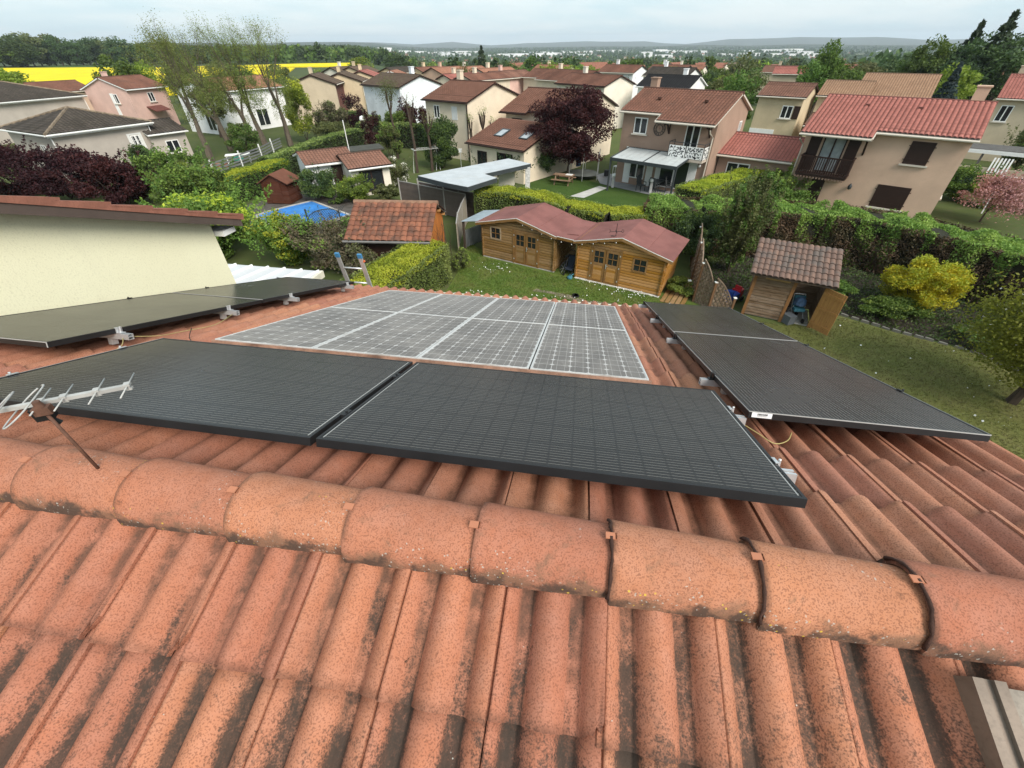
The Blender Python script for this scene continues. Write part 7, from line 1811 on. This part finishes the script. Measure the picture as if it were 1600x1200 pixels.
def ware(i, x, y, L, D, h, rz, lab=None):
    m = MB(); m.box(-L/2, L/2, -D/2, D/2, -1, h); m.box(-L/2-.3, L/2+.3, -D/2-.3, D/2+.3, h, h+.5)
    for k in range(int(L/14)): m.box(-L/2+4+k*14, -L/2+10+k*14, -D/2-.1, -D/2, .5, h*.5, 1)
    tag(m.build('warehouse', [WHITE, MT['glass_l']], None, False, (x, y, gz(x, y)), rz), lab or 'white warehouse block on the far plain', 'warehouse', None if lab else 'white warehouses on the far plain')
for i in range(46):
    d = rr.uniform(1700, 2900); a = rr.uniform(-.42, .66); x, y = d*math.sin(a), d*math.cos(a)
    ware(i, x, y, rr.uniform(30, 120), rr.uniform(30, 60), rr.uniform(5, 11), rr.uniform(-.3, .3))
ware(0, 31, 212, 24, 16, 3.6, -.15, 'low white flat shed behind the umbrella pine'); ware(0, -20, 300, 40, 16, 4, 0, 'white shed above the far purple tree'); ware(0, 20, 330, 30, 14, 4, 0, 'small white shed right of the tall poplar')
def far_tree_mesh(kind, seed):
    r = np.random.default_rng(seed)
    P = conifer_mesh(kind, seed, 320) if kind == 'conifer' else quads('far_tree', blob_points(330, 1, 1, 1, 16, seed, .4, .3), .33, LEAF[kind], rng=r)
    return P
FTM = [far_tree_mesh(k, 400+i) for i, k in enumerate(('mid','dark','dark','lime','olive','conifer','dark','mid','olive'))]
for i in range(290):
    d = 165 + 640*rr.random()**1.5; a = rr.uniform(-.40, .66)
    if a < -.13 and d < 380: a = rr.uniform(-.08, .6)
    x, y = d*math.sin(a), d*math.cos(a); me = FTM[rr.randrange(len(FTM))]; h = rr.uniform(6, 11)*(1.12 if d > 350 else .85); w = rr.uniform(.35, .6)*h
    o = tag(link('far_tree', me, None, (x, y, gz(x, y)+h*.48), rr.uniform(0, 6.28)), 'tree among the far roofs of the plain', 'tree', 'trees on the plain'); o.scale = (w, w, h*.52)
# woods that read as one mass
def woods(name, n, dr, ar, hr, seed, label, kind, size=6, zoff=None):
    r = np.random.default_rng(seed); d = r.uniform(dr[0], dr[1], n); a = r.uniform(ar[0], ar[1], n)
    x, y = d*np.sin(a), d*np.cos(a); k = 26; P = []
    nz = np.sin(a*90+d*.01)+np.sin(a*233+d*.02)
    keep = nz > -1.2; x, y = x[keep], y[keep]
    for xx, yy in zip(x, y):
        h = r.uniform(*hr); p = r.normal(size=(k, 3)); p /= np.linalg.norm(p, axis=1)[:, None]; p *= r.uniform(.4, 1, (k, 1)); p = p*np.array([h*.45, h*.45, h*.5])+np.array([xx, yy, gz(xx, yy)+h*.5]); P.append(p)
    o = link(name, quads(name, np.concatenate(P), size, LEAF[kind], rng=r, aspect=.9)); return tag(o, label, 'trees', kind='stuff')
woods('woods', 1100, (620, 1300), (-.30, .70), (7, 11), 11, 'mixed trees covering the near plain', 'dark', 3.2)
woods('woods', 1000, (560, 1500), (-.30, .70), (6, 10), 13, 'lighter green trees covering the near plain', 'mid', 3.2)
woods('woods', 2600, (1300, 3400), (-.45, .75), (7, 12), 12, 'far belts of trees between the warehouses', 'dark', 5)
woods('woods', 700, (200, 420), (.60, .95), (7, 12), 14, 'dark woodland behind the right conifers', 'dark', 2.2)
woods('woods', 900, (385, 1300), (-.52, -.22), (6, 10), 16, 'trees beyond the far yellow strip', 'mid', 2.6)
woods('woods', 900, (395, 1500), (-.52, -.20), (7, 11), 17, 'darker trees beyond the far yellow strip', 'dark', 2.6)
woods('woods', 2600, (3500, 4600), (-.5, .8), (10, 16), 15, 'forested ridge closing the plain', 'dark', 9)
# ------------------------------------------------------------------ haze
m = MB(); m.box(-14000, 14000, -14000, 14000, -45, 160)
hz_ = stuff(m.build('haze', None)) if False else None
def haze():
    mm = bpy.data.materials.new('haze'); mm.use_nodes = True; t = mm.node_tree; t.nodes.clear(); b = NB(t)
    v = b.n('ShaderNodeVolumePrincipled', {}, {'Color': (.80, .90, 1.0, 1), 'Density': 0.00012, 'Anisotropy': 0.0})
    o = b.n('ShaderNodeOutputMaterial', {}, {}, None); t.links.new(v, o.inputs['Volume'])
    k = MB(); k.box(-13000, 13000, -13000, 13000, -45, 170); h = k.build('haze', mm); h['kind'] = 'stuff'; h['label'] = 'pale blue air haze over the plain'; h['category'] = 'haze'
haze()
